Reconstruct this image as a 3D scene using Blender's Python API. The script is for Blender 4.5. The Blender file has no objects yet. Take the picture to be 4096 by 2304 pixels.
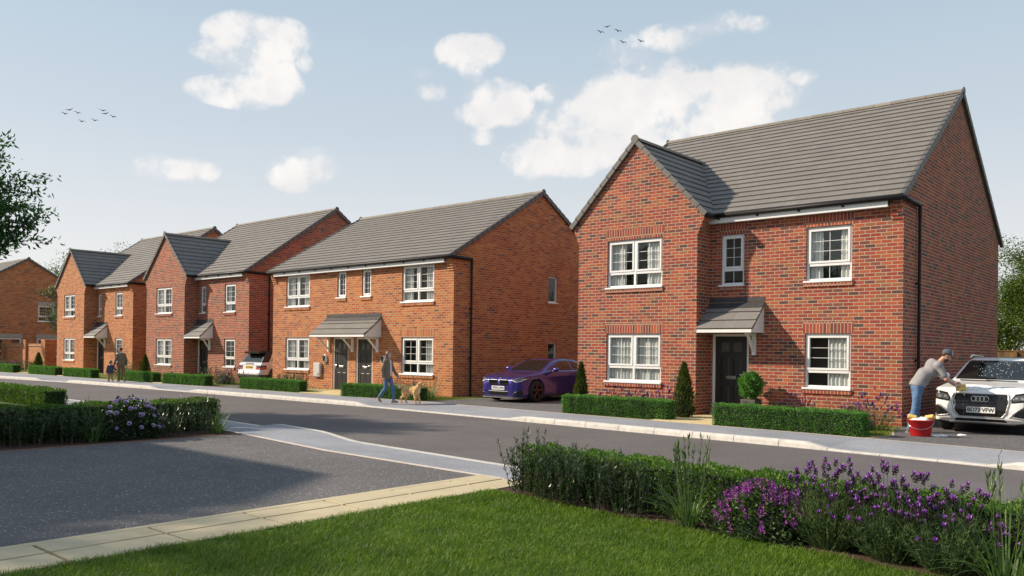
import bpy, math, random
import numpy as np
from mathutils import Vector, Matrix

random.seed(7)
RNG = np.random.default_rng(11)
scene = bpy.context.scene
COL = scene.collection
PI = math.pi


# ------------------------------------------------------------------ objects
def link(o, parent=None):
    COL.objects.link(o)
    if parent is not None:
        o.parent = parent
    return o


def tag(o, label=None, cat=None, group=None, kind=None):
    if label:
        o['label'] = label
    if cat:
        o['category'] = cat
    if group:
        o['group'] = group
    if kind:
        o['kind'] = kind
    return o


def thing(name, label, cat, loc=(0, 0, 0), rz=0.0, group=None):
    o = bpy.data.objects.new(name, None)
    o.empty_display_size = 0.2
    o.location = loc
    o.rotation_euler = (0, 0, rz)
    link(o)
    return tag(o, label, cat, group)


def copy_tree(root, loc=None, rz=None, label=None, scale=None):
    r = root.copy()
    COL.objects.link(r)
    if loc is not None:
        r.location = loc
    if rz is not None:
        r.rotation_euler = (0, 0, rz)
    if scale is not None:
        r.scale = scale
    if label:
        r['label'] = label
    for ch in list(root.children):
        c = ch.copy()
        COL.objects.link(c)
        c.parent = r
        for g in list(ch.children):
            d = g.copy()
            COL.objects.link(d)
            d.parent = c
    return r


def np_mesh(name, V, F, mat, parent=None, smooth=False, FL=None):
    """V (n,3); F (m,k) equal sized faces, or list of such arrays in FL."""
    V = np.asarray(V, np.float32)
    arrs = FL if FL is not None else [np.asarray(F, np.int32)]
    me = bpy.data.meshes.new(name)
    me.vertices.add(len(V))
    me.vertices.foreach_set('co', V.ravel())
    loops = np.concatenate([a.ravel() for a in arrs]).astype(np.int32)
    tot = np.concatenate([np.full(len(a), a.shape[1], np.int32) for a in arrs])
    st = np.concatenate([[0], np.cumsum(tot)[:-1]]).astype(np.int32)
    me.loops.add(len(loops))
    me.loops.foreach_set('vertex_index', loops)
    me.polygons.add(len(tot))
    me.polygons.foreach_set('loop_start', st)
    me.polygons.foreach_set('loop_total', tot)
    if smooth:
        me.polygons.foreach_set('use_smooth', np.ones(len(tot), bool))
    me.update(calc_edges=True)
    me.validate()
    if mat is not None:
        me.materials.append(mat)
    return link(bpy.data.objects.new(name, me), parent)


class MB:
    """collects polygons and makes ONE mesh object of them"""

    def __init__(self):
        self.v, self.f, self.m = [], [], []
        self.cur = 0

    def add(self, vs, fs):
        b = len(self.v)
        self.v.extend([tuple(p) for p in vs])
        for f in fs:
            self.f.append(tuple(b + i for i in f))
            self.m.append(self.cur)

    def poly(self, *pts):
        self.add(pts, [tuple(range(len(pts)))])

    def box(self, x0, x1, y0, y1, z0, z1):
        v = [(x0, y0, z0), (x1, y0, z0), (x1, y1, z0), (x0, y1, z0),
             (x0, y0, z1), (x1, y0, z1), (x1, y1, z1), (x0, y1, z1)]
        self.add(v, [(3, 2, 1, 0), (4, 5, 6, 7), (0, 1, 5, 4), (1, 2, 6, 5), (2, 3, 7, 6), (3, 0, 4, 7)])

    def prism(self, pts, axis, a, b):
        """extrude 2d polygon pts along axis ('x','y','z') from a to b"""
        def P(p, t):
            return {'x': (t, p[0], p[1]), 'y': (p[0], t, p[1]), 'z': (p[0], p[1], t)}[axis]
        n = len(pts)
        v = [P(p, a) for p in pts] + [P(p, b) for p in pts]
        fs = [tuple(range(n - 1, -1, -1)), tuple(range(n, 2 * n))]
        fs += [(i, (i + 1) % n, n + (i + 1) % n, n + i) for i in range(n)]
        self.add(v, fs)

    def tube(self, pts, rad, n=8, cap=True):
        pts = [Vector(p) for p in pts]
        if not isinstance(rad, (list, tuple)):
            rad = [rad] * len(pts)
        vs, fs = [], []
        up = None
        for i, p in enumerate(pts):
            d = (pts[min(i + 1, len(pts) - 1)] - pts[max(i - 1, 0)])
            d.normalize()
            if up is None:
                up = Vector((0, 0, 1)) if abs(d.z) < .9 else Vector((1, 0, 0))
            s = d.cross(up)
            s.normalize()
            up = s.cross(d)
            for k in range(n):
                a = 2 * PI * k / n
                vs.append(p + (s * math.cos(a) + up * math.sin(a)) * rad[i])
        for i in range(len(pts) - 1):
            for k in range(n):
                fs.append((i * n + k, i * n + (k + 1) % n, (i + 1) * n + (k + 1) % n, (i + 1) * n + k))
        if cap:
            fs.append(tuple(range(n - 1, -1, -1)))
            fs.append(tuple((len(pts) - 1) * n + k for k in range(n)))
        self.add(vs, fs)

    def lathe(self, prof, n=16, c=(0, 0, 0), sx=1.0, sy=1.0):
        vs, fs = [], []
        for r, z in prof:
            for k in range(n):
                a = 2 * PI * k / n
                vs.append((c[0] + r * math.cos(a) * sx, c[1] + r * math.sin(a) * sy, c[2] + z))
        for i in range(len(prof) - 1):
            for k in range(n):
                fs.append((i * n + k, i * n + (k + 1) % n, (i + 1) * n + (k + 1) % n, (i + 1) * n + k))
        fs.append(tuple(range(n - 1, -1, -1)))
        fs.append(tuple((len(prof) - 1) * n + k for k in range(n)))
        self.add(vs, fs)

    def ell(self, c, r, n=12, m=8):
        vs, fs = [], []
        for i in range(m + 1):
            t = PI * i / m
            for k in range(n):
                a = 2 * PI * k / n
                vs.append((c[0] + r[0] * math.sin(t) * math.cos(a), c[1] + r[1] * math.sin(t) * math.sin(a), c[2] - r[2] * math.cos(t)))
        for i in range(m):
            for k in range(n):
                fs.append((i * n + k, i * n + (k + 1) % n, (i + 1) * n + (k + 1) % n, (i + 1) * n + k))
        self.add(vs, fs)

    def build(self, name, mat, parent=None, smooth=False, bevel=0.0, off=None):
        me = bpy.data.meshes.new(name)
        v = self.v
        if off is not None:
            v = [(p[0] - off[0], p[1] - off[1], p[2] - off[2]) for p in v]
        me.from_pydata(v, [], self.f)
        mats = mat if isinstance(mat, (list, tuple)) else [mat]
        for m in mats:
            me.materials.append(m)
        if len(mats) > 1:
            me.polygons.foreach_set('material_index', np.array(self.m, np.int32))
        if smooth:
            me.polygons.foreach_set('use_smooth', np.ones(len(self.f), bool))
        me.update()
        o = link(bpy.data.objects.new(name, me), parent)
        if bevel:
            b = o.modifiers.new('bevel', 'BEVEL')
            b.width = bevel
            b.segments = 2
            b.limit_method = 'ANGLE'
        return o


# ------------------------------------------------------------------ materials
class NT:
    def __init__(self, mat):
        self.t = mat.node_tree
        self.n = self.t.nodes
        self.l = self.t.links

    def new(self, typ, **kw):
        nd = self.n.new(typ)
        for k, v in kw.items():
            setattr(nd, k, v)
        return nd

    def put(self, sock, val):
        if isinstance(val, bpy.types.NodeSocket):
            self.l.new(val, sock)
        else:
            if hasattr(sock.default_value, '__len__') and isinstance(val, (tuple, list)):
                val = tuple(val) + (1.0,) * (len(sock.default_value) - len(val))
            sock.default_value = val

    def math(self, op, a, b=0.0, c=0.0, clamp=False):
        nd = self.new('ShaderNodeMath', operation=op)
        nd.use_clamp = clamp
        self.put(nd.inputs[0], a)
        self.put(nd.inputs[1], b)
        if op in ('MULTIPLY_ADD', 'SMOOTH_MIN', 'COMPARE'):
            self.put(nd.inputs[2], c)
        return nd.outputs[0]

    def mix(self, fac, a, b, blend='MIX'):
        nd = self.new('ShaderNodeMix', data_type='RGBA', blend_type=blend)
        self.put(nd.inputs[0], fac)
        self.put(nd.inputs[6], a)
        self.put(nd.inputs[7], b)
        return nd.outputs[2]

    def noise(self, scale, detail=2, rough=.5, vec=None, dim='3D'):
        nd = self.new('ShaderNodeTexNoise', noise_dimensions=dim)
        nd.inputs['Scale'].default_value = scale
        nd.inputs['Detail'].default_value = detail
        nd.inputs['Roughness'].default_value = rough
        if vec is not None:
            self.l.new(vec, nd.inputs['Vector'])
        return nd

    def ramp(self, fac, stops, interp='LINEAR'):
        nd = self.new('ShaderNodeValToRGB')
        cr = nd.color_ramp
        cr.interpolation = interp
        while len(cr.elements) > 1:
            cr.elements.remove(cr.elements[-1])
        cr.elements[0].position = stops[0][0]
        cr.elements[0].color = tuple(stops[0][1]) + (1,)
        for p, c in stops[1:]:
            e = cr.elements.new(p)
            e.color = tuple(c) + (1,)
        self.put(nd.inputs[0], fac)
        return nd.outputs[0]

    def smooth(self, x, a, b):
        nd = self.new('ShaderNodeMapRange', interpolation_type='SMOOTHSTEP')
        self.put(nd.inputs[0], x)
        nd.inputs[1].default_value = a
        nd.inputs[2].default_value = b
        return nd.outputs[0]


def new_mat(name):
    m = bpy.data.materials.new(name)
    m.use_nodes = True
    nt = NT(m)
    return m, nt, nt.n['Principled BSDF']


def plain(name, col, rough=.6, metal=0.0, var=0.0, vscale=8.0, bump=0.0, bscale=60.0, spec=.5, coat=0.0):
    m, nt, b = new_mat(name)
    b.inputs['Roughness'].default_value = rough
    b.inputs['Metallic'].default_value = metal
    b.inputs['Specular IOR Level'].default_value = spec
    b.inputs['Coat Weight'].default_value = coat
    b.inputs['Coat Roughness'].default_value = .03
    tc = nt.new('ShaderNodeTexCoord').outputs['Object']
    if var:
        n = nt.noise(vscale, 4, .6, tc)
        lo = tuple(c * (1 - var) for c in col)
        hi = tuple(min(1, c * (1 + var)) for c in col)
        nt.put(b.inputs['Base Color'], nt.ramp(n.outputs[0], [(.3, lo), (.7, hi)]))
    else:
        nt.put(b.inputs['Base Color'], col)
    if bump:
        n2 = nt.noise(bscale, 3, .6, tc)
        bp = nt.new('ShaderNodeBump')
        bp.inputs['Strength'].default_value = bump
        bp.inputs['Distance'].default_value = .01
        nt.l.new(n2.outputs[0], bp.inputs['Height'])
        nt.l.new(bp.outputs[0], b.inputs['Normal'])
    return m


def brick_mat(name, cols, bw=.24, bh=.083, mort=.0140, mcol=(.46, .37, .265), u_axis=None, voff=0.0):
    """stretcher-bond brickwork: every brick gets its own fired colour"""
    m, nt, b = new_mat(name)
    g = nt.new('ShaderNodeNewGeometry')
    sp = nt.new('ShaderNodeSeparateXYZ')
    nt.l.new(g.outputs['Position'], sp.inputs[0])
    sn = nt.new('ShaderNodeSeparateXYZ')
    nt.l.new(g.outputs['True Normal'], sn.inputs[0])
    ax = nt.math('GREATER_THAN', nt.math('ABSOLUTE', sn.outputs[0]), .6)
    u = nt.math('ADD', sp.outputs[0], nt.math('MULTIPLY', ax, nt.math('SUBTRACT', sp.outputs[1], sp.outputs[0])))
    v = nt.math('DIVIDE', nt.math('ADD', sp.outputs[2], voff), bh)
    row = nt.math('FLOOR', v)
    half = nt.math('MULTIPLY', nt.math('FLOORED_MODULO', row, 2.0), .5)
    uu = nt.math('ADD', nt.math('DIVIDE', u, bw), half)
    col = nt.math('FLOOR', uu)
    fu = nt.math('SUBTRACT', uu, col)
    fv = nt.math('SUBTRACT', v, row)
    # slightly wobbly edges
    wob = nt.noise(30, 2, .5, g.outputs['Position'])
    wv = nt.math('MULTIPLY', nt.math('SUBTRACT', wob.outputs[0], .5), .10)
    du = nt.math('MULTIPLY', nt.math('MINIMUM', fu, nt.math('SUBTRACT', 1.0, fu)), bw)
    dv = nt.math('MULTIPLY', nt.math('MINIMUM', fv, nt.math('SUBTRACT', 1.0, fv)), bh)
    d = nt.math('ADD', nt.math('MINIMUM', du, dv), nt.math('MULTIPLY', wv, .03))
    mask = nt.smooth(d, mort * .5 - .002, mort * .5 + .002)
    cv = nt.new('ShaderNodeCombineXYZ')
    nt.l.new(col, cv.inputs[0])
    nt.l.new(row, cv.inputs[1])
    nt.l.new(ax, cv.inputs[2])
    wn = nt.new('ShaderNodeTexWhiteNoise', noise_dimensions='3D')
    nt.l.new(cv.outputs[0], wn.inputs[0])
    base = nt.ramp(wn.outputs[0], cols, 'CONSTANT')
    n1 = nt.noise(45, 4, .65, g.outputs['Position'])
    n2 = nt.noise(.9, 3, .5, g.outputs['Position'])
    base = nt.mix(1.0, base, nt.ramp(n1.outputs[0], [(.25, (.62, .6, .6)), (.5, (1, 1, 1)), (.8, (1.25, 1.2, 1.15))]), 'MULTIPLY')
    base = nt.mix(1.0, base, nt.ramp(n2.outputs[0], [(.3, (.88, .88, .9)), (.7, (1.1, 1.08, 1.05))]), 'MULTIPLY')
    mc = nt.mix(n1.outputs[0], tuple(c * .8 for c in mcol), tuple(c * 1.15 for c in mcol))
    nt.put(b.inputs['Base Color'], nt.mix(mask, mc, base))
    b.inputs['Roughness'].default_value = .85
    b.inputs['Specular IOR Level'].default_value = .25
    bp = nt.new('ShaderNodeBump')
    bp.inputs['Strength'].default_value = .6
    bp.inputs['Distance'].default_value = .008
    nt.l.new(nt.math('ADD', mask, nt.math('MULTIPLY', n1.outputs[0], .35)), bp.inputs['Height'])
    nt.l.new(bp.outputs[0], b.inputs['Normal'])
    return m


def leaf_mat(name, dark, mid, light, rough=.45, trans=.3):
    m, nt, b = new_mat(name)
    g = nt.new('ShaderNodeNewGeometry')
    c = nt.ramp(g.outputs['Random Per Island'], [(0, dark), (.5, mid), (1, light)])
    n = nt.noise(2.2, 2, .5, g.outputs['Position'])
    c = nt.mix(1.0, c, nt.ramp(n.outputs[0], [(.3, (.75, .8, .8)), (.7, (1.2, 1.15, 1.0))]), 'MULTIPLY')
    nt.put(b.inputs['Base Color'], c)
    b.inputs['Roughness'].default_value = rough
    b.inputs['Specular IOR Level'].default_value = .35
    tr = nt.new('ShaderNodeBsdfTranslucent')
    nt.put(tr.inputs[0], nt.mix(1.0, c, (1.0, 1.15, .45), 'MULTIPLY'))
    mx = nt.new('ShaderNodeMixShader')
    mx.inputs[0].default_value = trans
    nt.l.new(b.outputs[0], mx.inputs[1])
    nt.l.new(tr.outputs[0], mx.inputs[2])
    nt.l.new(mx.outputs[0], nt.n['Material Output'].inputs[0])
    return m


def tile_mat(name, dark, light, rough=.75):
    m, nt, b = new_mat(name)
    g = nt.new('ShaderNodeNewGeometry')
    c = nt.ramp(g.outputs['Random Per Island'], [(0, dark), (1, light)])
    n = nt.noise(14, 5, .7, g.outputs['Position'])
    c = nt.mix(1.0, c, nt.ramp(n.outputs[0], [(.3, (.86, .86, .87)), (.62, (1.05, 1.04, 1.02)), (.72, (1.3, 1.28, 1.25))]), 'MULTIPLY')
    nt.put(b.inputs['Base Color'], c)
    b.inputs['Roughness'].default_value = rough
    b.inputs['Specular IOR Level'].default_value = .35
    bp = nt.new('ShaderNodeBump')
    bp.inputs['Strength'].default_value = .25
    bp.inputs['Distance'].default_value = .004
    nt.l.new(n.outputs[0], bp.inputs['Height'])
    nt.l.new(bp.outputs[0], b.inputs['Normal'])
    return m


def aggregate_mat(name, base, speck, amount, scale, rough=.9, big=.5, stain=.12):
    """asphalt: bitumen with paler stones showing, patchy wear"""
    m, nt, b = new_mat(name)
    g = nt.new('ShaderNodeNewGeometry')
    pos = g.outputs['Position']
    vo = nt.new('ShaderNodeTexVoronoi')
    vo.inputs['Scale'].default_value = scale
    nt.l.new(pos, vo.inputs['Vector'])
    sc = nt.new('ShaderNodeSeparateColor')
    nt.l.new(vo.outputs['Color'], sc.inputs[0])
    pick = nt.smooth(sc.outputs[0], 1 - amount, 1 - amount * .4)
    inside = nt.math('SUBTRACT', 1.0, nt.smooth(vo.outputs['Distance'], .25, .5))
    fac = nt.math('MULTIPLY', pick, inside)
    fine = nt.noise(scale * 1.7, 3, .7, pos)
    c0 = nt.ramp(fine.outputs[0], [(.3, tuple(x * .62 for x in base)), (.7, tuple(x * 1.38 for x in base))])
    c = nt.mix(fac, c0, speck)
    wear = nt.noise(big, 4, .6, pos)
    c = nt.mix(1.0, c, nt.ramp(wear.outputs[0], [(.3, (1 - stain,) * 3), (.7, (1 + stain,) * 3)]), 'MULTIPLY')
    fine2 = nt.noise(2.7, 5, .65, pos)
    c = nt.mix(1.0, c, nt.ramp(fine2.outputs[0], [(.3, (.93, .93, .93)), (.7, (1.07, 1.07, 1.07))]), 'MULTIPLY')
    nt.put(b.inputs['Base Color'], c)
    b.inputs['Roughness'].default_value = rough
    b.inputs['Specular IOR Level'].default_value = .3
    bp = nt.new('ShaderNodeBump')
    bp.inputs['Strength'].default_value = .5
    bp.inputs['Distance'].default_value = .006
    nt.l.new(nt.math('ADD', fine.outputs[0], fac), bp.inputs['Height'])
    nt.l.new(bp.outputs[0], b.inputs['Normal'])
    return m


def glass_mat(name, tint=(.80, .84, .82), refl=1.0):
    m, nt, b = new_mat(name)
    nt.n.remove(b)
    tr = nt.new('ShaderNodeBsdfTransparent')
    nt.put(tr.inputs[0], tint)
    gl = nt.new('ShaderNodeBsdfGlossy')
    gl.inputs['Roughness'].default_value = 0.0
    gm = nt.new('ShaderNodeNewGeometry')
    dt = nt.new('ShaderNodeVectorMath', operation='DOT_PRODUCT')
    nt.l.new(gm.outputs['Incoming'], dt.inputs[0])
    nt.l.new(gm.outputs['Normal'], dt.inputs[1])
    k = nt.math('POWER', nt.math('SUBTRACT', 1.0, nt.math('ABSOLUTE', dt.outputs['Value'])), 5.0)
    fac = nt.math('MULTIPLY_ADD', k, .92, .075 * refl, clamp=True)
    mx = nt.new('ShaderNodeMixShader')
    nt.l.new(fac, mx.inputs[0])
    nt.l.new(tr.outputs[0], mx.inputs[1])
    nt.l.new(gl.outputs[0], mx.inputs[2])
    nt.l.new(mx.outputs[0], nt.n['Material Output'].inputs[0])
    return m


RED = [(0, (.35, .076, .042)), (.18, (.295, .060, .040)), (.34, (.40, .104, .050)), (.48, (.25, .058, .044)), (.60, (.325, .070, .052)),
       (.70, (.31, .115, .055)), (.79, (.17, .062, .050)), (.88, (.105, .056, .052)), (.94, (.23, .075, .062))]
ORANGE = [(0, (.44, .132, .038)), (.22, (.49, .165, .048)), (.42, (.39, .105, .034)), (.60, (.50, .190, .062)),
          (.74, (.36, .092, .034)), (.86, (.42, .150, .045)), (.94, (.22, .080, .05))]
M = {}
M['red'] = brick_mat('red_brick', RED)
M['orange'] = brick_mat('orange_brick', ORANGE)
M['red_s'] = brick_mat('red_soldier_brick', RED[:5] + [(.85, (.17, .055, .045))], bw=.083, bh=.30, mort=.015, voff=.05)
M['orange_s'] = brick_mat('orange_soldier_brick', ORANGE, bw=.083, bh=.30, mort=.015, voff=.05)
M['tile'] = tile_mat('roof_tile', (.182, .170, .160), (.206, .192, .180))
M['ridge'] = tile_mat('ridge_tile', (.20, .18, .155), (.27, .24, .205))
M['verge'] = plain('verge_trim', (.105, .097, .092), .55, var=.1)
M['white'] = plain('white_upvc', (.80, .79, .79), .35, var=.03, vscale=3)
M['black'] = plain('black_gutter_plastic', (.012, .011, .012), .5, spec=.25)
M['lead'] = plain('lead_flashing', (.04, .042, .046), .55, var=.25, vscale=9)
M['door'] = plain('anthracite_door', (.022, .021, .021), .42, bump=.05, bscale=200)
M['chrome'] = plain('brushed_steel', (.62, .60, .57), .25, 1.0)
M['glass'] = glass_mat('window_glass')
M['frost'] = plain('frosted_pane', (.10, .095, .09), .2, var=.4, vscale=40)
M['curtain'] = plain('curtain_cloth', (.80, .77, .76), .9)
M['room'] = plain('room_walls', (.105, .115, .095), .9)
M['stone'] = plain('stone_lintel', (.36, .33, .28), .8, var=.12, vscale=5)
# ------------------------------------------------------------------ camera, sun, sky
CAM = dict(x=5.61, y=-19.781, z=1.579, yaw=48.962, pitch=.266, roll=.75, f=3317.1, py=1389.3)
cam = bpy.data.cameras.new('camera')
cam.sensor_width = 36.0
cam.lens = CAM['f'] / 4096 * 36
cam.shift_y = (CAM['py'] - 1152) / 4096
cam.clip_end = 3000
co = bpy.data.objects.new('camera', cam)
COL.objects.link(co)
ya, pi_, ro = [math.radians(CAM[k]) for k in ('yaw', 'pitch', 'roll')]
Fw = Vector((-math.cos(ya) * math.cos(pi_), math.sin(ya) * math.cos(pi_), math.sin(pi_)))
Rt = Fw.cross(Vector((0, 0, 1))).normalized()
Up = Rt.cross(Fw)
R2 = Rt * math.cos(ro) + Up * math.sin(ro)
U2 = -Rt * math.sin(ro) + Up * math.cos(ro)
co.matrix_world = Matrix(((R2.x, U2.x, -Fw.x, CAM['x']), (R2.y, U2.y, -Fw.y, CAM['y']), (R2.z, U2.z, -Fw.z, CAM['z']), (0, 0, 0, 1)))
scene.camera = co

SUN_AZ = math.radians(33.0)     # direction the light travels, from +x towards +y
SUN_EL = math.radians(31.0)
ld = Vector((math.cos(SUN_AZ) * math.cos(SUN_EL), math.sin(SUN_AZ) * math.cos(SUN_EL), -math.sin(SUN_EL)))
sl = bpy.data.lights.new('sun', 'SUN')
sl.energy = 5.0
sl.angle = math.radians(1.2)
sl.color = (1.0, .86, .68)
so = bpy.data.objects.new('sun', sl)
so.rotation_euler = (-ld).to_track_quat('Z', 'Y').to_euler()
so.location = (-30, -40, 40)
COL.objects.link(so)

world = bpy.data.worlds.new('World')
scene.world = world
world.use_nodes = True
wt = NT(world)
bg = wt.n['Background']
sky = wt.new('ShaderNodeTexSky')
sky.sky_type = 'NISHITA'
sky.sun_disc = False
sky.sun_elevation = SUN_EL
sd = -ld
sky.sun_rotation = math.atan2(sd.x, sd.y)
sky.air_density = 1.0
sky.dust_density = 1.6
sky.ozone_density = 1.6
tcw = wt.new('ShaderNodeTexCoord').outputs['Generated']
sv = wt.new('ShaderNodeSeparateXYZ')
wt.l.new(tcw, sv.inputs[0])
el = wt.math('ARCSINE', sv.outputs[2])
az = wt.math('ARCTAN2', sv.outputs[1], wt.math('MULTIPLY', sv.outputs[0], -1.0))   # from -x towards +y
# thin high haze: pale sky that whitens towards the horizon
SKYK = 10.0
hz = wt.ramp(wt.math('DIVIDE', el, 1.2), [(0.0, (.83, .81, .80)), (.08, (.78, .775, .775)), (.20, (.585, .655, .71)), (.36, (.43, .55, .655)), (.6, (.40, .51, .63)), (1.0, (.36, .46, .60))])
hzs = wt.mix(1.0, hz, (SKYK * .98,) * 3, 'MULTIPLY')
base = wt.mix(.86, sky.outputs[0], hzs)
# cumulus: (azimuth deg, elevation deg, half width, half height) of each puff, broken up by noise
CLOUDS = [(30.99, 19.62, 2.51, 1.33, 1),
          (33.21, 19.86, 1.77, 1.07, 1),
          (28.84, 18.48, 1.31, 0.62, 0.85),
          (31.49, 18.04, 2.33, 1.27, 1),
          (30.42, 16.28, 2.88, 0.92, 1),
          (32.93, 16.98, 1.57, 1.11, 1),
          (34.72, 18.43, 0.5, 0.55, 0.7),
          (25.81, 11.24, 1.53, 0.78, 0.95),
          (27.73, 11.26, 1.57, 0.72, 0.9),
          (33.98, 11.42, 1.58, 1.07, 1),
          (35.43, 12.16, 1.5, 1.07, 1),
          (45.45, 19.69, 1.9, 1.12, 1),
          (46.83, 19.95, 1.27, 0.93, 0.9),
          (45.98, 18.7, 0.84, 0.75, 0.8),
          (43.25, 17.2, 1.05, 0.54, 0.7),
          (42.55, 18.42, 0.83, 0.47, 0.5),
          (47.74, 16.86, 2.11, 1.25, 1),
          (47.23, 15.89, 2.32, 0.78, 1),
          (48.95, 16.24, 1.27, 0.97, 0.8),
          (46.73, 14.51, 0.84, 0.59, 0.5),
          (50.21, 13.01, 1.9, 1.2, 1),
          (53.12, 14.32, 3.14, 2.16, 1),
          (55.68, 15.58, 3.31, 2.51, 1),
          (58.2, 16.78, 3.87, 2.46, 1),
          (61.54, 16.33, 3.18, 1.7, 1),
          (63.65, 17.45, 2.15, 1.3, 1),
          (65.89, 17.14, 2.48, 1.38, 1),
          (63.19, 15.0, 4.86, 1.52, 1),
          (56.55, 13.63, 5.12, 1.18, 1),
          (56.47, 19.92, 1.86, 0.83, 0.55),
          (59.83, 20.54, 2.63, 0.82, 0.65),
          (62.95, 21.23, 1.78, 0.68, 0.65),
          (65.05, 20.92, 0.97, 0.53, 0.45),
          (68.23, 17.63, 0.84, 0.45, 0.7),
          (51.19, 17.28, 0.95, 0.67, 0.5)]
nz = wt.noise(20.0, 8, .55, tcw)
nz2 = wt.noise(60.0, 5, .55, tcw)
off = wt.math('ADD', wt.math('MULTIPLY', wt.math('SUBTRACT', nz.outputs[0], .47), 3.1),
              wt.math('MULTIPLY', wt.math('SUBTRACT', nz2.outputs[0], .5), 1.5))
dens = None
for a0, e0, wa, we, k in CLOUDS:
    da = wt.math('DIVIDE', wt.math('SUBTRACT', az, math.radians(a0)), math.radians(wa * 1.28))
    de = wt.math('DIVIDE', wt.math('SUBTRACT', el, math.radians(e0)), math.radians(we * 1.28))
    r2 = wt.math('ADD', wt.math('MULTIPLY', da, da), wt.math('MULTIPLY', de, de))
    q = wt.math('MULTIPLY', wt.math('MAXIMUM', wt.math('SUBTRACT', 1.0, r2), 0.0), k)
    dens = q if dens is None else wt.math('ADD', dens, q)
near = wt.smooth(dens, 0.0, .30)
dd = wt.math('ADD', wt.math('MINIMUM', dens, 1.0), wt.math('MULTIPLY', off, near))
body = wt.smooth(dd, .10, 1.15)
veil = wt.math('MULTIPLY', wt.smooth(wt.math('ADD', dens, wt.math('MULTIPLY', off, wt.math('MULTIPLY', near, .35))), .0, .9), .30)
cov = wt.math('MAXIMUM', body, veil)
shade = wt.ramp(wt.noise(17, 4, .55, tcw).outputs[0], [(.35, (.77, .745, .74)), (.65, (.90, .86, .825))])
cl = wt.mix(1.0, shade, (SKYK,) * 3, 'MULTIPLY')
wt.put(bg.inputs[0], wt.mix(wt.math('MULTIPLY', cov, .86), base, cl))
bg.inputs[1].default_value = .09
scene.view_settings.view_transform = 'Standard'
scene.view_settings.look = 'None'
scene.view_settings.exposure = 0.36
scene.view_settings.gamma = 1.0
scene.cycles.max_bounces = 6
scene.cycles.diffuse_bounces = 3
scene.cycles.glossy_bounces = 3
scene.cycles.transparent_max_bounces = 12
scene.cycles.caustics_reflective = False
scene.cycles.caustics_refractive = False
scene.cycles.use_denoising = True
scene.cycles.sample_clamp_indirect = 6.0
# ------------------------------------------------------------------ house kit
REV = .085          # depth of the window reveals


def wall_rect(mb, axis, pl, a0, a1, z0, z1, holes, out):
    """wall face in the plane axis=pl between a0..a1, z0..z1 with holes (a,b,zs,zh); out=+-1 outward side"""
    As = sorted({a0, a1} | {h[0] for h in holes} | {h[1] for h in holes})
    Zs = sorted({z0, z1} | {h[2] for h in holes} | {h[3] for h in holes})

    def P(a, z, d=0.0):
        return (a, pl - out * d, z) if axis == 'y' else (pl - out * d, a, z)
    for i in range(len(As) - 1):
        for j in range(len(Zs) - 1):
            ca, cz = (As[i] + As[i + 1]) / 2, (Zs[j] + Zs[j + 1]) / 2
            if any(h[0] < ca < h[1] and h[2] < cz < h[3] for h in holes):
                continue
            mb.poly(P(As[i], Zs[j]), P(As[i + 1], Zs[j]), P(As[i + 1], Zs[j + 1]), P(As[i], Zs[j + 1]))
    for (a, b, s, t) in holes:
        r = REV + .02
        mb.poly(P(a, s), P(a, t), P(a, t, r), P(a, s, r))
        mb.poly(P(b, s), P(b, t), P(b, t, r), P(b, s, r))
        mb.poly(P(a, t), P(b, t), P(b, t, r), P(a, t, r))
        mb.poly(P(a, s), P(b, s), P(b, s, r), P(a, s, r))


def tile_slope(mb, e0, along, up, L, S, gauge=.30, tw=.33, cut=None, thick=.036, rnd=None):
    """interlocking flat tiles laid course by course with a half lap"""
    rnd = rnd or random
    e0, along, up = Vector(e0), Vector(along).normalized(), Vector(up).normalized()
    nrm = along.cross(up)
    if nrm.z < 0:
        nrm = -nrm
    n = int(math.ceil(S / gauge))
    for i in range(n):
        s0, s1 = i * gauge, min((i + 1) * gauge + .01, S)
        a, b = (0.0, L) if cut is None else cut(s0, s1)
        x = a - (tw * .5 if i % 2 else 0.0)
        while x < b:
            x0, x1 = max(a, x) + .0008, min(b, x + tw) - .0008
            x += tw
            if x1 - x0 < .02:
                continue
            t = thick + rnd.uniform(-.0015, .002)
            p = [e0 + along * x0 + up * s0 + nrm * t, e0 + along * x1 + up * s0 + nrm * t,
                 e0 + along * x1 + up * s1 + nrm * .003, e0 + along * x0 + up * s1 + nrm * .003,
                 e0 + along * x0 + up * s0 - nrm * .004, e0 + along * x1 + up * s0 - nrm * .004]
            mb.add(p, [(0, 1, 2, 3), (4, 5, 1, 0), (4, 0, 3), (5, 2, 1)])
    # felt and battens under the tiles
    if cut is None:
        q = -.035
        a = [e0 + nrm * q, e0 + along * L + nrm * q, e0 + along * L + up * S + nrm * q, e0 + up * S + nrm * q]
        c = [p + nrm * (.03) for p in a]
        mb.add(a + c, [(3, 2, 1, 0), (4, 5, 6, 7), (0, 1, 5, 4), (1, 2, 6, 5), (2, 3, 7, 6), (3, 0, 4, 7)])


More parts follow.
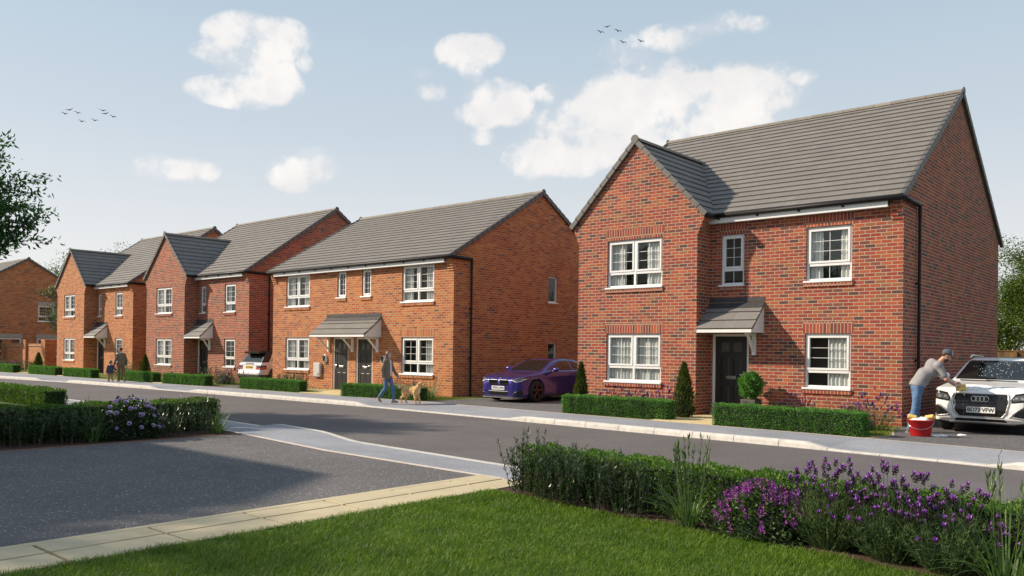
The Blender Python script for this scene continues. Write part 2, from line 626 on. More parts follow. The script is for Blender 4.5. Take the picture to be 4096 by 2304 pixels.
def ridge_tiles(mb, p0, p1, r=.115, step=.45, caps=(True, True)):
    p0, p1 = Vector(p0), Vector(p1)
    d = (p1 - p0)
    L = d.length
    d.normalize()
    s = d.cross(Vector((0, 0, 1))).normalized()
    up = Vector((0, 0, 1))
    n = max(1, round(L / step))
    for i in range(n):
        a = p0 + d * (L * i / n + .004)
        b = p0 + d * (L * (i + 1) / n - .004)
        vs, fs = [], []
        N = 8
        for q, rr in ((a, r), (b, r * .985)):
            for k in range(N + 1):
                t = PI * k / N
                vs.append(q + s * (math.cos(t) * rr * 1.15) + up * (math.sin(t) * rr - rr * .75))
        for k in range(N):
            fs.append((k, k + 1, N + 2 + k, N + 1 + k))
        fs.append(tuple(range(N, -1, -1)))
        fs.append(tuple(range(N + 1, 2 * N + 2)))
        mb.add(vs, fs)


def disc_cap(mb, c, axis, r=.115, t=.03):
    c = Vector(c)
    pts = []
    N = 14
    for k in range(N):
        a = 2 * PI * k / N
        pts.append((r * math.cos(a), r * math.sin(a)))
    if axis == 'x':
        mb.prism([(c.y + p[0], c.z + p[1]) for p in pts], 'x', c.x - t / 2, c.x + t / 2)
    else:
        mb.prism([(c.x + p[0], c.z + p[1]) for p in pts], 'y', c.y - t / 2, c.y + t / 2)


def verge_strip(mb, axis, pl0, pl1, A, B, h=.12, gauge=.30):
    """stepped dry-verge units down a gable slope; A low end, B ridge end as (a,z)"""
    a, b = Vector(A), Vector(B)
    d = b - a
    L = d.length
    d.normalize()
    n = Vector((-d.y, d.x)) if d.x > 0 else Vector((d.y, -d.x))
    k = int(math.ceil(L / gauge))
    for i in range(k):
        s0, s1 = i * gauge, min(L, (i + 1) * gauge + .02)
        p = [a + d * s0 + n * .042, a + d * s1 + n * .018, a + d * s1 - n * h, a + d * s0 - n * h]
        mb.prism([tuple(q) for q in p], axis, pl0, pl1)


def window(root, x0, x1, z0, z1, pl, kind, brick_s, axis='y', out=-1, soldier=True, sill=True, curtains='LR', rnd=None, room=.5, lintel_stone=False):
    """white casement window set back in the wall; local house coordinates"""
    rnd = rnd or random
    f = thingpart = None

    def BX(mb, a0, a1, d0, d1, b0, b1):
        # a along wall, d depth behind the wall face (negative = proud)
        y0, y1 = sorted((pl - out * d0, pl - out * d1))
        if axis == 'y':
            mb.box(a0, a1, y0, y1, b0, b1)
        else:
            mb.box(y0, y1, a0, a1, b0, b1)
    fr = MB()
    ow = .055
    D0, D1 = REV - .03, REV + .045
    BX(fr, x0, x0 + ow, D0, D1, z0, z1)
    BX(fr, x1 - ow, x1, D0, D1, z0, z1)
    BX(fr, x0 + ow, x1 - ow, D0, D1, z1 - ow, z1)
    BX(fr, x0 + ow, x1 - ow, D0, D1, z0, z0 + ow)
    W, H = x1 - x0, z1 - z0
    tz = z0 + H * .30
    lights = []
    bars = MB()
    if kind == 'plain':
        lights = [(x0 + ow, x1 - ow, z0 + ow, z1 - ow, 0, 1, 1)]
    elif kind == 'narrow1':
        lights = [(x0 + ow, x1 - ow, z0 + ow, z1 - ow, 1, 2, 4)]
    else:
        BX(fr, x0 + ow, x1 - ow, D0 - .004, D1 - .004, tz - .035, tz + .035)
        cols = [(x0 + ow, x1 - ow)]
        if kind == 'double':
            mx = (x0 + x1) / 2
            BX(fr, mx - .033, mx + .033, D0 - .008, D1 - .008, z0 + ow, z1 - ow)
            cols = [(x0 + ow, mx - .033), (mx + .033, x1 - ow)]
        for a, b in cols:
            lights.append((a, b, tz + .035, z1 - ow, 1, 2, 3))
            lights.append((a, b, z0 + ow, tz - .035, 0, 2, 1))
    gl = MB()
    for (a, b, s, t, sash, nc, nr) in lights:
        g = .0
        if sash:
            g = .05
            BX(fr, a, a + g, D0 - .02, D1 - .02, s, t)
            BX(fr, b - g, b, D0 - .02, D1 - .02, s, t)
            BX(fr, a + g, b - g, D0 - .02, D1 - .02, t - g, t)
            BX(fr, a + g, b - g, D0 - .02, D1 - .02, s, s + g)
        a, b, s, t = a + g, b - g, s + g, t - g
        d = REV + .0
        if axis == 'y':
            gl.poly((a, pl - out * d, s), (b, pl - out * d, s), (b, pl - out * d, t), (a, pl - out * d, t))
        else:
            gl.poly((pl - out * d, a, s), (pl - out * d, b, s), (pl - out * d, b, t), (pl - out * d, a, t))
        for i in range(1, nc):
            c = a + (b - a) * i / nc
            BX(bars, c - .0055, c + .0055, d - .008, d + .012, s, t)
        for i in range(1, nr):
            c = s + (t - s) * i / nr
            BX(bars, a, b, d - .007, d + .010, c - .0055, c + .0055)
    fo = fr.build('window', M['white'], root, bevel=.004)
    gl.build('pane', M['glass'], fo)
    if bars.v:
        bars.build('glazing_bar', M['white'], fo)
    if sill:
        sm = MB()
        BX(sm, x0 - .05, x1 + .02, -.055, D1, z0 - .045, z0 + .002)
        sm.build('sill', M['white'], fo, bevel=.006)
        bs = MB()
        BX(bs, x0 - .06, x1 + .03, -.035, .06, z0 - .14, z0 - .047)
        bs.build('brick_sill', M[brick_s], root)
    if soldier:
        so_ = MB()
        BX(so_, x0 - .05, x1 + .05, -.004, .05, z1, z1 + .29)
        so_.build('lintel', M['stone'] if lintel_stone else M[brick_s], root)
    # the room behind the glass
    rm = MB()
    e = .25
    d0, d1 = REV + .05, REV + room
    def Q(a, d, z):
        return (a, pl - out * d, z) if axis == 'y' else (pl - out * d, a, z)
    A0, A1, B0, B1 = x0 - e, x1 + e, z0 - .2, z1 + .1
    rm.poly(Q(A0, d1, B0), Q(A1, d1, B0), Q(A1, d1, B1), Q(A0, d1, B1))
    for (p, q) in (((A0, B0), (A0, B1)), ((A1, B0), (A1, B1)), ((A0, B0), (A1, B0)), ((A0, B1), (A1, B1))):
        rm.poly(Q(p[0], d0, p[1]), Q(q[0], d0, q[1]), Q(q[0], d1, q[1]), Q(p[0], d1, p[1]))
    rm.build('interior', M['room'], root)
    # curtains with soft folds
    if curtains:
        spans = []
        if 'L' in curtains:
            spans.append((x0 + .01, x0 + W * rnd.uniform(.27, .33)))
        if 'R' in curtains:
            spans.append((x1 - W * rnd.uniform(.25, .34), x1 - .01))
        if 'r' in curtains:
            spans.append((x1 - W * .52, x1 - .01))
        if 'l' in curtains:
            spans.append((x0 + .01, x0 + W * .48))
        for a, b in spans:
            n = 36
            cm = MB()
            ph = rnd.uniform(0, 6)
            row = []
            for i in range(n + 1):
                t = i / n
                row.append((a + (b - a) * t, .018 * math.sin(t * (b - a) * 62 + ph) + .010 * math.sin(t * (b - a) * 23 + ph * 2)))
            vs, fs = [], []
            for z, k in ((z0 - .1, 1.25), (z1 + .05, .8)):
                for (aa, dd) in row:
                    vs.append(Q(aa, REV + .075 + dd * k, z))
            for i in range(n):
                fs.append((i, i + 1, n + 2 + i, n + 1 + i))
            cm.add(vs, fs)
            cm.build('curtain', M['curtain'], root, smooth=True)
    return fo


def front_door(root, x0, x1, z1, pl, dmat='door', step=True):
    """six panel door in a white frame, wall face at y=pl, looking towards -y"""
    fr = MB()
    w = .065
    D0, D1 = pl + .03, pl + .12
    fr.box(x0, x0 + w, D0, D1, .0, z1)
    fr.box(x1 - w, x1, D0, D1, .0, z1)
    fr.box(x0 + w, x1 - w, D0, D1, z1 - w, z1)
    if step:
        fr.box(x0 - .02, x1 + .02, pl - .06, D1, -.04, .05)
    fr.build('door_frame', M['white'], root, bevel=.004)
    a, b, s, t = x0 + w, x1 - w, .05, z1 - w
    W, H = b - a, t - s
    dl = MB()
    face = pl + .06
    cols = [(.18, .44), (.56, .82)]
    rows = [(.05, .36), (.43, .72), (.80, .92)]
    holes = []
    for c in cols:
        for r in rows:
            holes.append((a + W * c[0], a + W * c[1], s + H * r[0], s + H * r[1]))
    global REV
    old = REV
    REV = -.006
    wall_rect(dl, 'y', face, a, b, s, t, holes, -1)
    REV = old
    pn = MB()
    for k, h in enumerate(holes):
        if k % 3 == 2:
            pn.poly((h[0], face + .012, h[2]), (h[1], face + .012, h[2]), (h[1], face + .012, h[3]), (h[0], face + .012, h[3]))
            continue
        x, X, z, Z = h
        i = .035
        y0, y1 = face + .014, face + .002
        o_ = [(x, y0, z), (X, y0, z), (X, y0, Z), (x, y0, Z)]
        n_ = [(x + i, y1, z + i), (X - i, y1, z + i), (X - i, y1, Z - i), (x + i, y1, Z - i)]
        dl.add(o_ + n_, [(0, 1, 5, 4), (1, 2, 6, 5), (2, 3, 7, 6), (3, 0, 4, 7), (4, 5, 6, 7)])
    dl.box(a, b, face + .015, face + .05, s, t)
    d = dl.build('door', M[dmat], root)
    pn.build('door_pane', M['frost'], d)
    lb = MB()
    cx, cz = (a + b) / 2, s + H * .465
    lb.box(cx - .135, cx + .135, face - .014, face + .004, cz - .04, cz + .04)
    lb.box(cx - .11, cx + .11, face - .02, face - .012, cz - .022, cz + .022)
    lb.build('letterbox', M['chrome'], d, bevel=.003)
    return d, face, a, b, s, H


def door_handle(door, x, face, z, dirn):
    h = MB()
    h.box(x - .016, x + .016, face - .014, face + .003, z - .12, z + .12)
    h.tube([(x, face - .01, z + .05), (x, face - .05, z + .05), (x + dirn * .03, face - .055, z + .05), (x + dirn * .13, face - .05, z + .048)], .010, 8)
    h.build('handle', M['chrome'], door, smooth=False)


def canopy(root, x0, x1, pl, dep, zt, ze, brackets, left_cheek=True, seed=1):
    """lean-to porch roof: tiles, lead flashing, white fascia, cheeks and gallows brackets"""
    rn = random.Random(seed)
    ztile = zt - .02
    up = Vector((0, dep, ztile - ze))
    S = up.length
    rf = MB()
    tile_slope(rf, (x0, pl - dep, ze), (1, 0, 0), up, x1 - x0, S, gauge=S / 3.05, tw=.36, rnd=rn)
    o = rf.build('porch_roof', M['tile'], root)
    ln = MB()
    dv = up.normalized()
    for (s0, s1, lift) in ((S - .19, S + .01, .034),):
        A = Vector((x0 + .005, pl - dep, ze)) + dv * s0 + Vector((0, -.4, .7)) * 0
        n = Vector((0, -dv.z, dv.y))
        p = [A + n * lift, A + Vector((x1 - x0 - .01, 0, 0)) + n * lift, A + dv * (s1 - s0) + Vector((x1 - x0 - .01, 0, 0)) + n * lift, A + dv * (s1 - s0) + n * lift]
        q = [v - n * .008 for v in p]
        ln.add(p + q, [(0, 1, 2, 3), (7, 6, 5, 4), (0, 4, 5, 1), (1, 5, 6, 2), (2, 6, 7, 3), (3, 7, 4, 0)])
    ln.box(x0 + .005, x1 - .005, pl - .012, pl - .002, zt + .03, zt + .15)
    ln.build('flashing', M['lead'], o)
    fa = MB()
    zb = ze - .085
    fa.box(x0 + .015, x1 - .02, pl - dep + .005, pl - dep + .03, zb, ze - .008)
    fa.box(x0 + .015, x1 - .02, pl - dep + .031, pl - .001, zb + .012, zb + .03)
    fa.build('fascia', M['white'], o)
    for (c0, c1) in ([(x1 - .045, x1 - .022)] + ([(x0 + .02, x0 + .043)] if left_cheek else [])):
        ck = MB()
        ck.prism([(pl - dep + .031, zb), (pl - .002, zb), (pl - .002, zt - .055), (pl - dep + .031, ze - .035)], 'x', c0, c1)
        ck.build('cheek', M['white'], o)
    for bx in brackets:
        b = MB()
        b.box(bx - .045, bx + .045, pl - .085, pl - .001, zb - .56, zb)
        b.box(bx - .04, bx + .04, pl - dep + .22, pl - .086, zb - .07, zb - .001)
        p = [(pl - dep + .30, zb - .071), (pl - dep + .38, zb - .071), (pl - .086, zb - .40), (pl - .086, zb - .48)]
        b.prism(p, 'x', bx - .032, bx + .032)
        b.build('gallows_bracket', M['white'], o, bevel=.006)
    return o


def rainwater(root, gx0, gx1, gy, gz, side_y, zb, plane=0.0, brk=True):
    g = MB()
    # half round gutter along the eaves then back round the gable to the downpipe
    g.tube([(gx0, gy, gz), (gx1, gy, gz), (gx1 + .02, gy + .03, gz), (plane + .075, gy + .12, gz - .01), (plane + .075, side_y, gz - .02)], .058, 10)
    o = g.build('gutter', M['black'], root, smooth=True)
    if brk:
        n = int(abs(gx1 - gx0) / 1.05) + 1
        for i in range(n):
            x = gx1 - .25 - i * 1.05
            if x > gx0:
                b = MB()
                b.prism([(gy + .04, gz - .10), (gy - .02, gz - .052), (gy + .04, gz - .02), (gy + .042, gz - .10)], 'x', x - .028, x + .028)
                b.build('gutter_bracket', M['black'], o)
    d = MB()
    x = plane + .075
    d.tube([(x, side_y, gz - .03), (x, side_y, gz - .35)], .043, 10)
    d.tube([(x, side_y, gz - .03), (x, side_y, zb + .1), (x + .03, side_y - .02, zb + .02), (x + .09, side_y - .05, zb)], .036, 10)
    for z in (gz * .64, gz * .29):
        d.box(plane, x + .02, side_y - .055, side_y + .055, z - .02, z + .02)
    d.build('downpipe', M['black'], root, smooth=False)


def corbel(root, brick, x0, x1, y0, z0, n=5, out=.032):
    mb = MB()
    for i in range(n):
        z = z0 + i * .083
        mb.box(x0 + .004 * i, x1, y0 - out * (i + 1), y0 + .12, z, z + .083 if i < n - 1 else z + .12)
    mb.build('corbel', M[brick], root)


def bay_house(name, label, loc, d, brick, seed):
    """detached house with a projecting front gable, seen from its right"""
    rn = random.Random(seed)
    bs = brick + '_s'
    root = thing(name, label, 'house', loc, 0, 'brick houses along the street')
    XL, Xr, Xl, P, D = d['Wr'] + .08, d['Xr'], d['Xl'], d['P'], d['D']
    zE, zR, zBR, zBE = d['zE'], d['zR'] - .10, d['zBR'] - .10, d['zBE']
    EO = .25
    slope = (zR - zE) / (D / 2 + EO)
    zw = zE + EO * slope - .07
    W = d['win']
    zs1, zh1, zs2, zh2 = .80, 2.10, 3.362, 4.657
    doorx0, doorx1 = d['door']
    wm = MB()
    holes = [(W['LR'][0], W['LR'][1], zs1, zh1), (W['UR'][0], W['UR'][1], zs2, zh2), (W['UM'][0], W['UM'][1], zs2, zh2), (doorx0, doorx1, -.05, 2.10)]
    wall_rect(wm, 'y', 0, XL, 0, -.3, zw, holes, -1)
    wm.poly((XL, D, -.3), (0, D, -.3), (0, D, zw), (XL, D, zw))
    pk = zR - .07
    for x in (0, XL):
        wm.poly((x, 0, -.3), (x, D, -.3), (x, D, zw), (x, D / 2, pk), (x, 0, zw))
    # projecting bay
    bm = (Xl + Xr) / 2
    bsl = (zBR - zBE) / ((Xr - Xl) / 2 + EO)
    zbw = zBE + EO * bsl - .07
    bh = [(W['LL'][0], W['LL'][1], zs1, zh1), (W['UL'][0], W['UL'][1], zs2, zh2)]
    wall_rect(wm, 'y', -P, Xl, Xr, -.3, zbw, bh, -1)
    wm.poly((Xl, -P, zbw), (Xr, -P, zbw), (bm, -P, zBR - .07))
    for x in (Xl, Xr):
        wm.poly((x, -P, -.3), (x, 0, -.3), (x, 0, zbw), (x, -P, zbw))
    wm.build('wall', M[brick], root)
    # bay kneelers stepping out under the eaves
    for sd in (1, -1):
        kn = MB()
        for i in range(5):
            z = zBE - .50 + i * .083
            o = .036 * (i + 1)
            xa, xb = (Xr - .1, Xr + o) if sd > 0 else (Xl - o, Xl + .1)
            kn.box(xa, xb, -P - .003, -P + .30, z, z + (.083 if i < 4 else .22))
        kn.build('kneeler', M[brick], root)
    corbel(root, brick, -.27, .004, 0, zE - .50)
    # main roof
    rf = MB()
    upf = Vector((0, D / 2 + EO, zR - zE))
    S = upf.length
    Lr = -XL + .16
    tile_slope(rf, (XL - .08, -EO, zE), (1, 0, 0), upf, Lr, S, rnd=rn)
    tile_slope(rf, (XL - .08, D + EO, zE), (1, 0, 0), Vector((0, -(D / 2 + EO), zR - zE)), Lr, S, rnd=rn)
    roof = rf.build('roof', M['tile'], root)
    rd = MB()
    ridge_tiles(rd, (XL - .06, D / 2, zR + .04), (.06, D / 2, zR + .04))
    rd.build('ridge', M['ridge'], roof)
    for px in (0, XL - .085):
        for ya in (-EO - .03, D + EO + .03):
            vg = MB()
            verge_strip(vg, 'x', px, px + .085, (ya, zE - .01), (D / 2, zR + .03))
            vg.build('verge', M['verge'], roof)
        vg = MB()
        disc_cap(vg, (px + (.085 if px == 0 else 0), D / 2, zR + .0), 'x')
        vg.build('ridge_cap', M['verge'], roof)
    # bay roof, its tiles cut where they run into the main slope
    br = MB()
    half = (Xr - Xl) / 2 + EO
    y0 = -P - .07
    for sx in (1, -1):
        upv = Vector((-sx * half, 0, zBR - zBE))
        Sb = upv.length

        def cut(s0, s1):
            z = zBE + (zBR - zBE) * min(1, s1 / Sb)
            yv = -EO + (z - zE) / slope + .12
            return 0.0, max(.3, yv - y0)
        ex = Xr + EO if sx > 0 else Xl - EO
        tile_slope(br, (ex, y0, zBE), (0, 1, 0), upv, 1, Sb, rnd=rn, cut=cut)
        n = Vector((sx * (zBR - zBE), 0, half)).normalized()
        yv = -EO + (zBR - zE) / slope
        p = [Vector((ex, y0, zBE)), Vector((bm, y0, zBR)), Vector((bm, yv, zBR)), Vector((ex, -.1, zBE))]
        br.add([q - n * .01 for q in p] + [q - n * .05 for q in p], [(0, 1, 2, 3), (7, 6, 5, 4), (0, 4, 5, 1), (2, 6, 7, 3), (0, 3, 7, 4)])
    b_o = br.build('gable_roof', M['tile'], root)
    rb = MB()
    ridge_tiles(rb, (bm, y0 + .02, zBR + .04), (bm, -EO + (zBR + .05 - zE) / slope + .12, zBR + .05))
    rb.build('ridge', M['ridge'], b_o)
    for ex in (Xl - EO - .03, Xr + EO + .03):
        vb = MB()
        verge_strip(vb, 'y', y0 - .015, -P, (ex, zBE - .01), (bm, zBR + .03), h=.10)
        vb.build('verge', M['verge'], b_o)
    vb = MB()
    disc_cap(vb, (bm, y0 - .01, zBR + .01), 'y')
    vb.build('ridge_cap', M['verge'], b_o)
    # eaves
    fa = MB()
    fa.box(Xr + .002, -.285, -.205, -.18, zE - .225, zE - .03)
    fa.box(Xr + .002, -.285, -.179, -.002, zE - .215, zE - .19)
    fa.build('fascia', M['white'], root)
    rainwater(root, Xr + .28, .03, -.256, zE - .045, 1.0, .05 if d.get('shoe') else .05)
    for gx in (Xl - EO, Xr + EO):
        lg = MB()
        lg.tube([(gx, -P - .02, zBE - .05), (gx, -.2, zBE - .05)], .055, 8)
        lg.build('gutter', M['black'], root, smooth=True)
    # openings
    cu = d.get('curt', {})
    for key, kind, y, zs, zh in (('LL', 'double', -P, zs1, zh1), ('UL', 'double', -P, zs2, zh2), ('UM', 'single', 0, zs2, zh2), ('UR', 'single', 0, zs2, zh2), ('LR', 'single', 0, zs1, zh1)):
        window(root, W[key][0], W[key][1], zs, zh, y, kind, bs, curtains=cu.get(key, 'LR'), rnd=rn)
    dr, face, a, b, s, H = front_door(root, doorx0, doorx1, 2.10, 0)
    door_handle(dr, b - .06, face, s + H * .48, -1)
    c0, c1 = Xr + .002, d['canx']
    canopy(root, c0, c1, 0, P + .03, 2.88, 2.20, [c1 - .26], left_cheek=False, seed=seed)
    return root


def semi_house(name, label, loc, d, brick, seed, detail=True):
    """plain gabled pair of houses under one ridge"""
    rn = random.Random(seed)
    bs = brick + '_s'
    root = thing(name, label, 'house', loc, 0, 'brick houses along the street')
    XL, D, zE, zR = d['W'], d['D'], d['zE'], d['zR'] - .10
    EO = .25
    slope = (zR - zE) / (D / 2 + EO)
    zw = zE + EO * slope - .07
    zs1, zh1, zs2, zh2 = .80, 2.10, 3.362, 4.657
    wm = MB()
    holes = [(a, b, zs1, zh1) for a, b in d['low']] + [(a, b, zs2, zh2) for a, b in d['up']] + [(a, b, zs2 + .28, zh2) for a, b in d['nar']] + [(a, b, -.05, 2.1) for a, b in d['doors']]
    wall_rect(wm, 'y', 0, XL, 0, -.3, zw, holes, -1)
    wm.poly((XL, D, -.3), (0, D, -.3), (0, D, zw), (XL, D, zw))
    pk = zR - .07
    wm.poly((XL, 0, -.3), (XL, D, -.3), (XL, D, zw), (XL, D / 2, pk), (XL, 0, zw))
    wall_rect(wm, 'x', 0, 0, D, -.3, zw, d['side'], 1)
    wm.poly((0, 0, zw), (0, D, zw), (0, D / 2, pk))
    wm.build('wall', M[brick], root)
    corbel(root, brick, -.27, .004, 0, zE - .50)
    corbel(root, brick, XL - .004, XL + .27, 0, zE - .50)
    rf = MB()
    S = Vector((0, D / 2 + EO, zR - zE)).length
    tile_slope(rf, (XL - .08, -EO, zE), (1, 0, 0), (0, D / 2 + EO, zR - zE), -XL + .16, S, rnd=rn)
    tile_slope(rf, (XL - .08, D + EO, zE), (1, 0, 0), (0, -(D / 2 + EO), zR - zE), -XL + .16, S, rnd=rn)
    roof = rf.build('roof', M['tile'], root)
    rd = MB()
    ridge_tiles(rd, (XL - .06, D / 2, zR + .04), (.06, D / 2, zR + .04))
    rd.build('ridge', M['ridge'], roof)
    for px in (0, XL - .085):
        for ya in (-EO - .03, D + EO + .03):
            vg = MB()
            verge_strip(vg, 'x', px, px + .085, (ya, zE - .01), (D / 2, zR + .03))
            vg.build('verge', M['verge'], roof)
        vg = MB()
        disc_cap(vg, (px + (.085 if px == 0 else 0), D / 2, zR + .0), 'x')
        vg.build('ridge_cap', M['verge'], roof)
    fa = MB()
    fa.box(XL + .285, -.285, -.205, -.18, zE - .225, zE - .03)
    fa.box(XL + .285, -.285, -.179, -.002, zE - .215, zE - .19)
    fa.build('fascia', M['white'], root)
    rainwater(root, XL - .08, .03, -.256, zE - .045, .79, .12)
    for k, (a, b) in enumerate(d['low']):
        window(root, a, b, zs1, zh1, 0, 'double', bs, curtains=d['cl'][k], rnd=rn)
    for k, (a, b) in enumerate(d['up']):
        window(root, a, b, zs2, zh2, 0, 'double', bs, soldier=False, curtains=d['cu'][k], rnd=rn)
    for a, b in d['nar']:
        window(root, a, b, zs2 + .28, zh2, 0, 'narrow1', bs, soldier=False, curtains='', rnd=rn)
    for k, h in enumerate(d['side']):
        window(root, h[0], h[1], h[2], h[3], 0, d.get('skind', 'plain'), bs, axis='x', out=1, soldier=bool(d.get('slint')), lintel_stone=True, sill=True, curtains='', rnd=rn)
    for k, (a, b) in enumerate(d['doors']):
        dr, face, a_, b_, s, H = front_door(root, a, b, 2.10, 0)
        door_handle(dr, a_ + .06 if k == 0 else b_ - .06, face, s + H * .47, 1 if k == 0 else -1)
    if d.get('can'):
        canopy(root, d['can'][0], d['can'][1], 0, .82, 2.85, 2.19, d['brk'], seed=seed)
    return root


A_D = dict(Xr=-4.757, Xl=-8.509, P=.701, D=9.92, zE=5.172, zR=8.836, zBR=7.445, zBE=5.151, Wr=-8.98,
           win=dict(LR=(-2.22, -1.131), UR=(-2.212, -1.127), UM=(-4.444, -3.812), UL=(-7.525, -5.778), LL=(-7.530, -5.784)),
           door=(-4.67, -3.655), canx=-3.24, curt=dict(LR='r', UR='LR', UM='', UL='LR', LL='lr'))
C_D = dict(Xr=-4.636, Xl=-8.571, P=.659, D=9.484, zE=5.177, zR=8.727, zBR=7.431, zBE=5.173, Wr=-9.1,
           win=dict(LR=(-2.095, -1.15), UR=(-2.095, -1.15), UM=(-4.314, -3.832), UL=(-7.516, -5.884), LL=(-7.516, -5.884)),
           door=(-4.55, -3.55), canx=-3.1, curt=dict(LR='R', UR='LR', UM='', UL='LR', LL='LR'))
D_D = dict(Xr=-4.65, Xl=-8.536, P=.70, D=9.361, zE=5.151, zR=8.761, zBR=7.41, zBE=5.171, Wr=-9.117,
           win=dict(LR=(-2.17, -1.275), UR=(-2.17, -1.275), UM=(-4.458, -3.995), UL=(-7.52, -5.94), LL=(-7.52, -5.94)),
           door=(-4.56, -3.60), canx=-3.15, curt=dict(LR='R', UR='LR', UM='', UL='L', LL='LR'))
B_D = dict(W=-10.785, D=9.33, zE=4.866, zR=7.812, up=[(-9.848, -8.20), (-2.627, -.957)], low=[(-9.848, -8.20), (-2.627, -.957)],
           nar=[(-6.40, -5.85), (-4.90, -4.35)], doors=[(-6.63, -5.66), (-5.20, -4.22)],
           side=[(5.13, 5.69, 3.55, 4.56), (5.15, 5.69, .95, 2.01)], can=(-7.05, -3.72), brk=[-6.85, -5.36, -3.90],
           cl=['LR', 'R'], cu=['LR', 'LR'])
E_D = dict(W=-10.0, D=9.33, zE=4.866, zR=7.9, up=[(-9, -7.4), (-2.6, -1)], low=[(-9, -7.4), (-2.6, -1)], nar=[], doors=[],
           side=[(5.35, 6.45, 3.3, 4.45), (2.7, 4.3, .7, 2.06), (5.3, 7.2, .7, 2.06)], skind='single', slint=True, cl=['', ''], cu=['', ''])
house_a = bay_house('detached_house', 'red brick gable-fronted house at the right end of the row, white car beside it', (0, 0, 0), A_D, 'red', 1)
house_c = bay_house('detached_house', 'red brick gable-fronted house in the middle of the row, white car parked behind its corner', (-28.049, .708, -.12), C_D, 'red', 3)
house_d = bay_house('detached_house', 'orange brick gable-fronted house behind the man and child', (-39.607, .701, -.084), D_D, 'orange', 4)
house_b = semi_house('semi_detached_house', 'orange brick pair of houses with two dark doors under one wide porch roof', (-14.292, .048, -.075), B_D, 'orange', 2)
house_e = semi_house('end_house', 'orange brick house at the far left showing its gable above a garden wall', (-60.0, -2.3, 0), E_D, 'orange', 5)


def hip_house(name, label, loc, w, dep, ze, zr, brick):
    """plain hip-roofed house on the near side, fronting +y"""
    root = thing(name, label, 'house', loc, 0, 'brick houses on the near side')
    wm = MB()
    zs1, zh1, zs2, zh2 = .80, 2.10, 3.0, 4.2
    hs = [(-w + 1, -w + 2.7), (-2.7, -1.0), (-w / 2 - .6, -w / 2 + .6)]
    holes = [(a, b, z0, z1) for a, b in hs for z0, z1 in ((zs1, zh1), (zs2, zh2))]
    wall_rect(wm, 'y', 0, -w, 0, -.3, ze, holes, 1)
    wm.poly((-w, -dep, -.3), (0, -dep, -.3), (0, -dep, ze), (-w, -dep, ze))
    for x in (0, -w):
        wm.poly((x, 0, -.3), (x, -dep, -.3), (x, -dep, ze), (x, 0, ze))
    wm.build('wall', M[brick], root)
    rf = MB()
    o = .3
    a, b, c, d = (-w - o, o, ze), (o, o, ze), (o, -dep - o, ze), (-w - o, -dep - o, ze)
    e, f = (-w + dep / 2 - 1.0, -dep / 2, zr), (-dep / 2 + 1.0, -dep / 2, zr)
    rf.poly(a, b, f, e)
    rf.poly(c, d, e, f)
    rf.poly(b, c, f)
    rf.poly(d, a, e)
    rf.poly(a, d, c, b)
    rf.build('roof', M['tile'], root)
    for h in holes:
        window(root, h[0], h[1], h[2], h[3], 0, 'double', brick + '_s', out=1, curtains='', room=.4)
    return root
# ------------------------------------------------------------------ ground
M['soil'] = plain('bark_mulch', (.055, .026, .016), .95, var=.5, vscale=30, bump=1.0, bscale=45)
M['lawn'] = plain('lawn_turf', (.06, .10, .013), .9, var=.35, vscale=6, bump=.8, bscale=120)
M['road'] = aggregate_mat('road_asphalt', (.122, .110, .110), (.28, .26, .25), .16, 60, big=.35)
M['pave'] = aggregate_mat('pavement_asphalt', (.27, .28, .31), (.50, .50, .52), .25, 58, big=.5)
M['drive'] = aggregate_mat('drive_asphalt', (.118, .112, .113), (.45, .43, .40), .20, 44, big=.6)
M['kerb'] = plain('kerb_concrete', (.56, .53, .49), .85, var=.16, vscale=7, bump=.5, bscale=70)
M['edge'] = plain('edging_concrete', (.42, .35, .30), .85, var=.15, vscale=6)


def sheet(name, pts, z, mat, kind='structure', thick=.0):
    mb = MB()
    mb.add([(p[0], p[1], z) for p in pts], [tuple(range(len(pts)))])
    o = mb.build(name, mat)
    return tag(o, kind=kind)


def ramp_z(x, segs):
    """kerb upstand profile: segs = dropped spans"""
    k = 1.0
    for a, b, t in segs:
        if a - t < x < b + t:
            q = 0.0 if a <= x <= b else min(1, (a - x if x < a else x - b) / t)
            q = q * q * (3 - 2 * q)
            k = min(k, q)
    return k


def lerp_pts(P, x):
    xs = [p[0] for p in P]
    ys = [p[1] for p in P]
    return float(np.interp(x, xs, ys))


FK = [(-90, -6.6), (-40.5, -5.45), (-34, -4.75), (-26.4, -4.52), (-18, -4.33), (-13.4, -4.34), (-8, -4.62), (0, -5.10), (3, -5.42), (12, -6.4), (30, -8.6)]
FB = [(-90, -4.0), (-46, -3.2), (-40, -2.92), (-29, -2.90), (-17, -2.54), (-13, -2.42), (-7.8, -2.82), (-1, -3.22), (3, -3.64), (12, -4.6), (30, -6.7)]
NK = [(-90, -11.0), (-40, -9.8), (-19, -9.40), (-11.8, -9.78), (-9, -9.98), (-6.2, -10.32), (-2.3, -10.68), (3, -11.25), (12, -12.3), (30, -14.6)]
NB = [(-90, -12.6), (-40, -11.5), (-19, -11.05), (-9.1, -11.36), (-5, -11.92), (-1.1, -12.07), (3, -12.42), (12, -13.3), (30, -15.4)]
FDROP = [(-36.5, -34.4, .7), (-26.0, -23.9, .8), (-13.3, -7.95, .85), (.35, 2.75, .6)]
NDROP = [(-60, -9.75, .6), (-6.1, 4.0, 1.5)]
ZR, ZUP, ZDN = -.10, .02, -.075

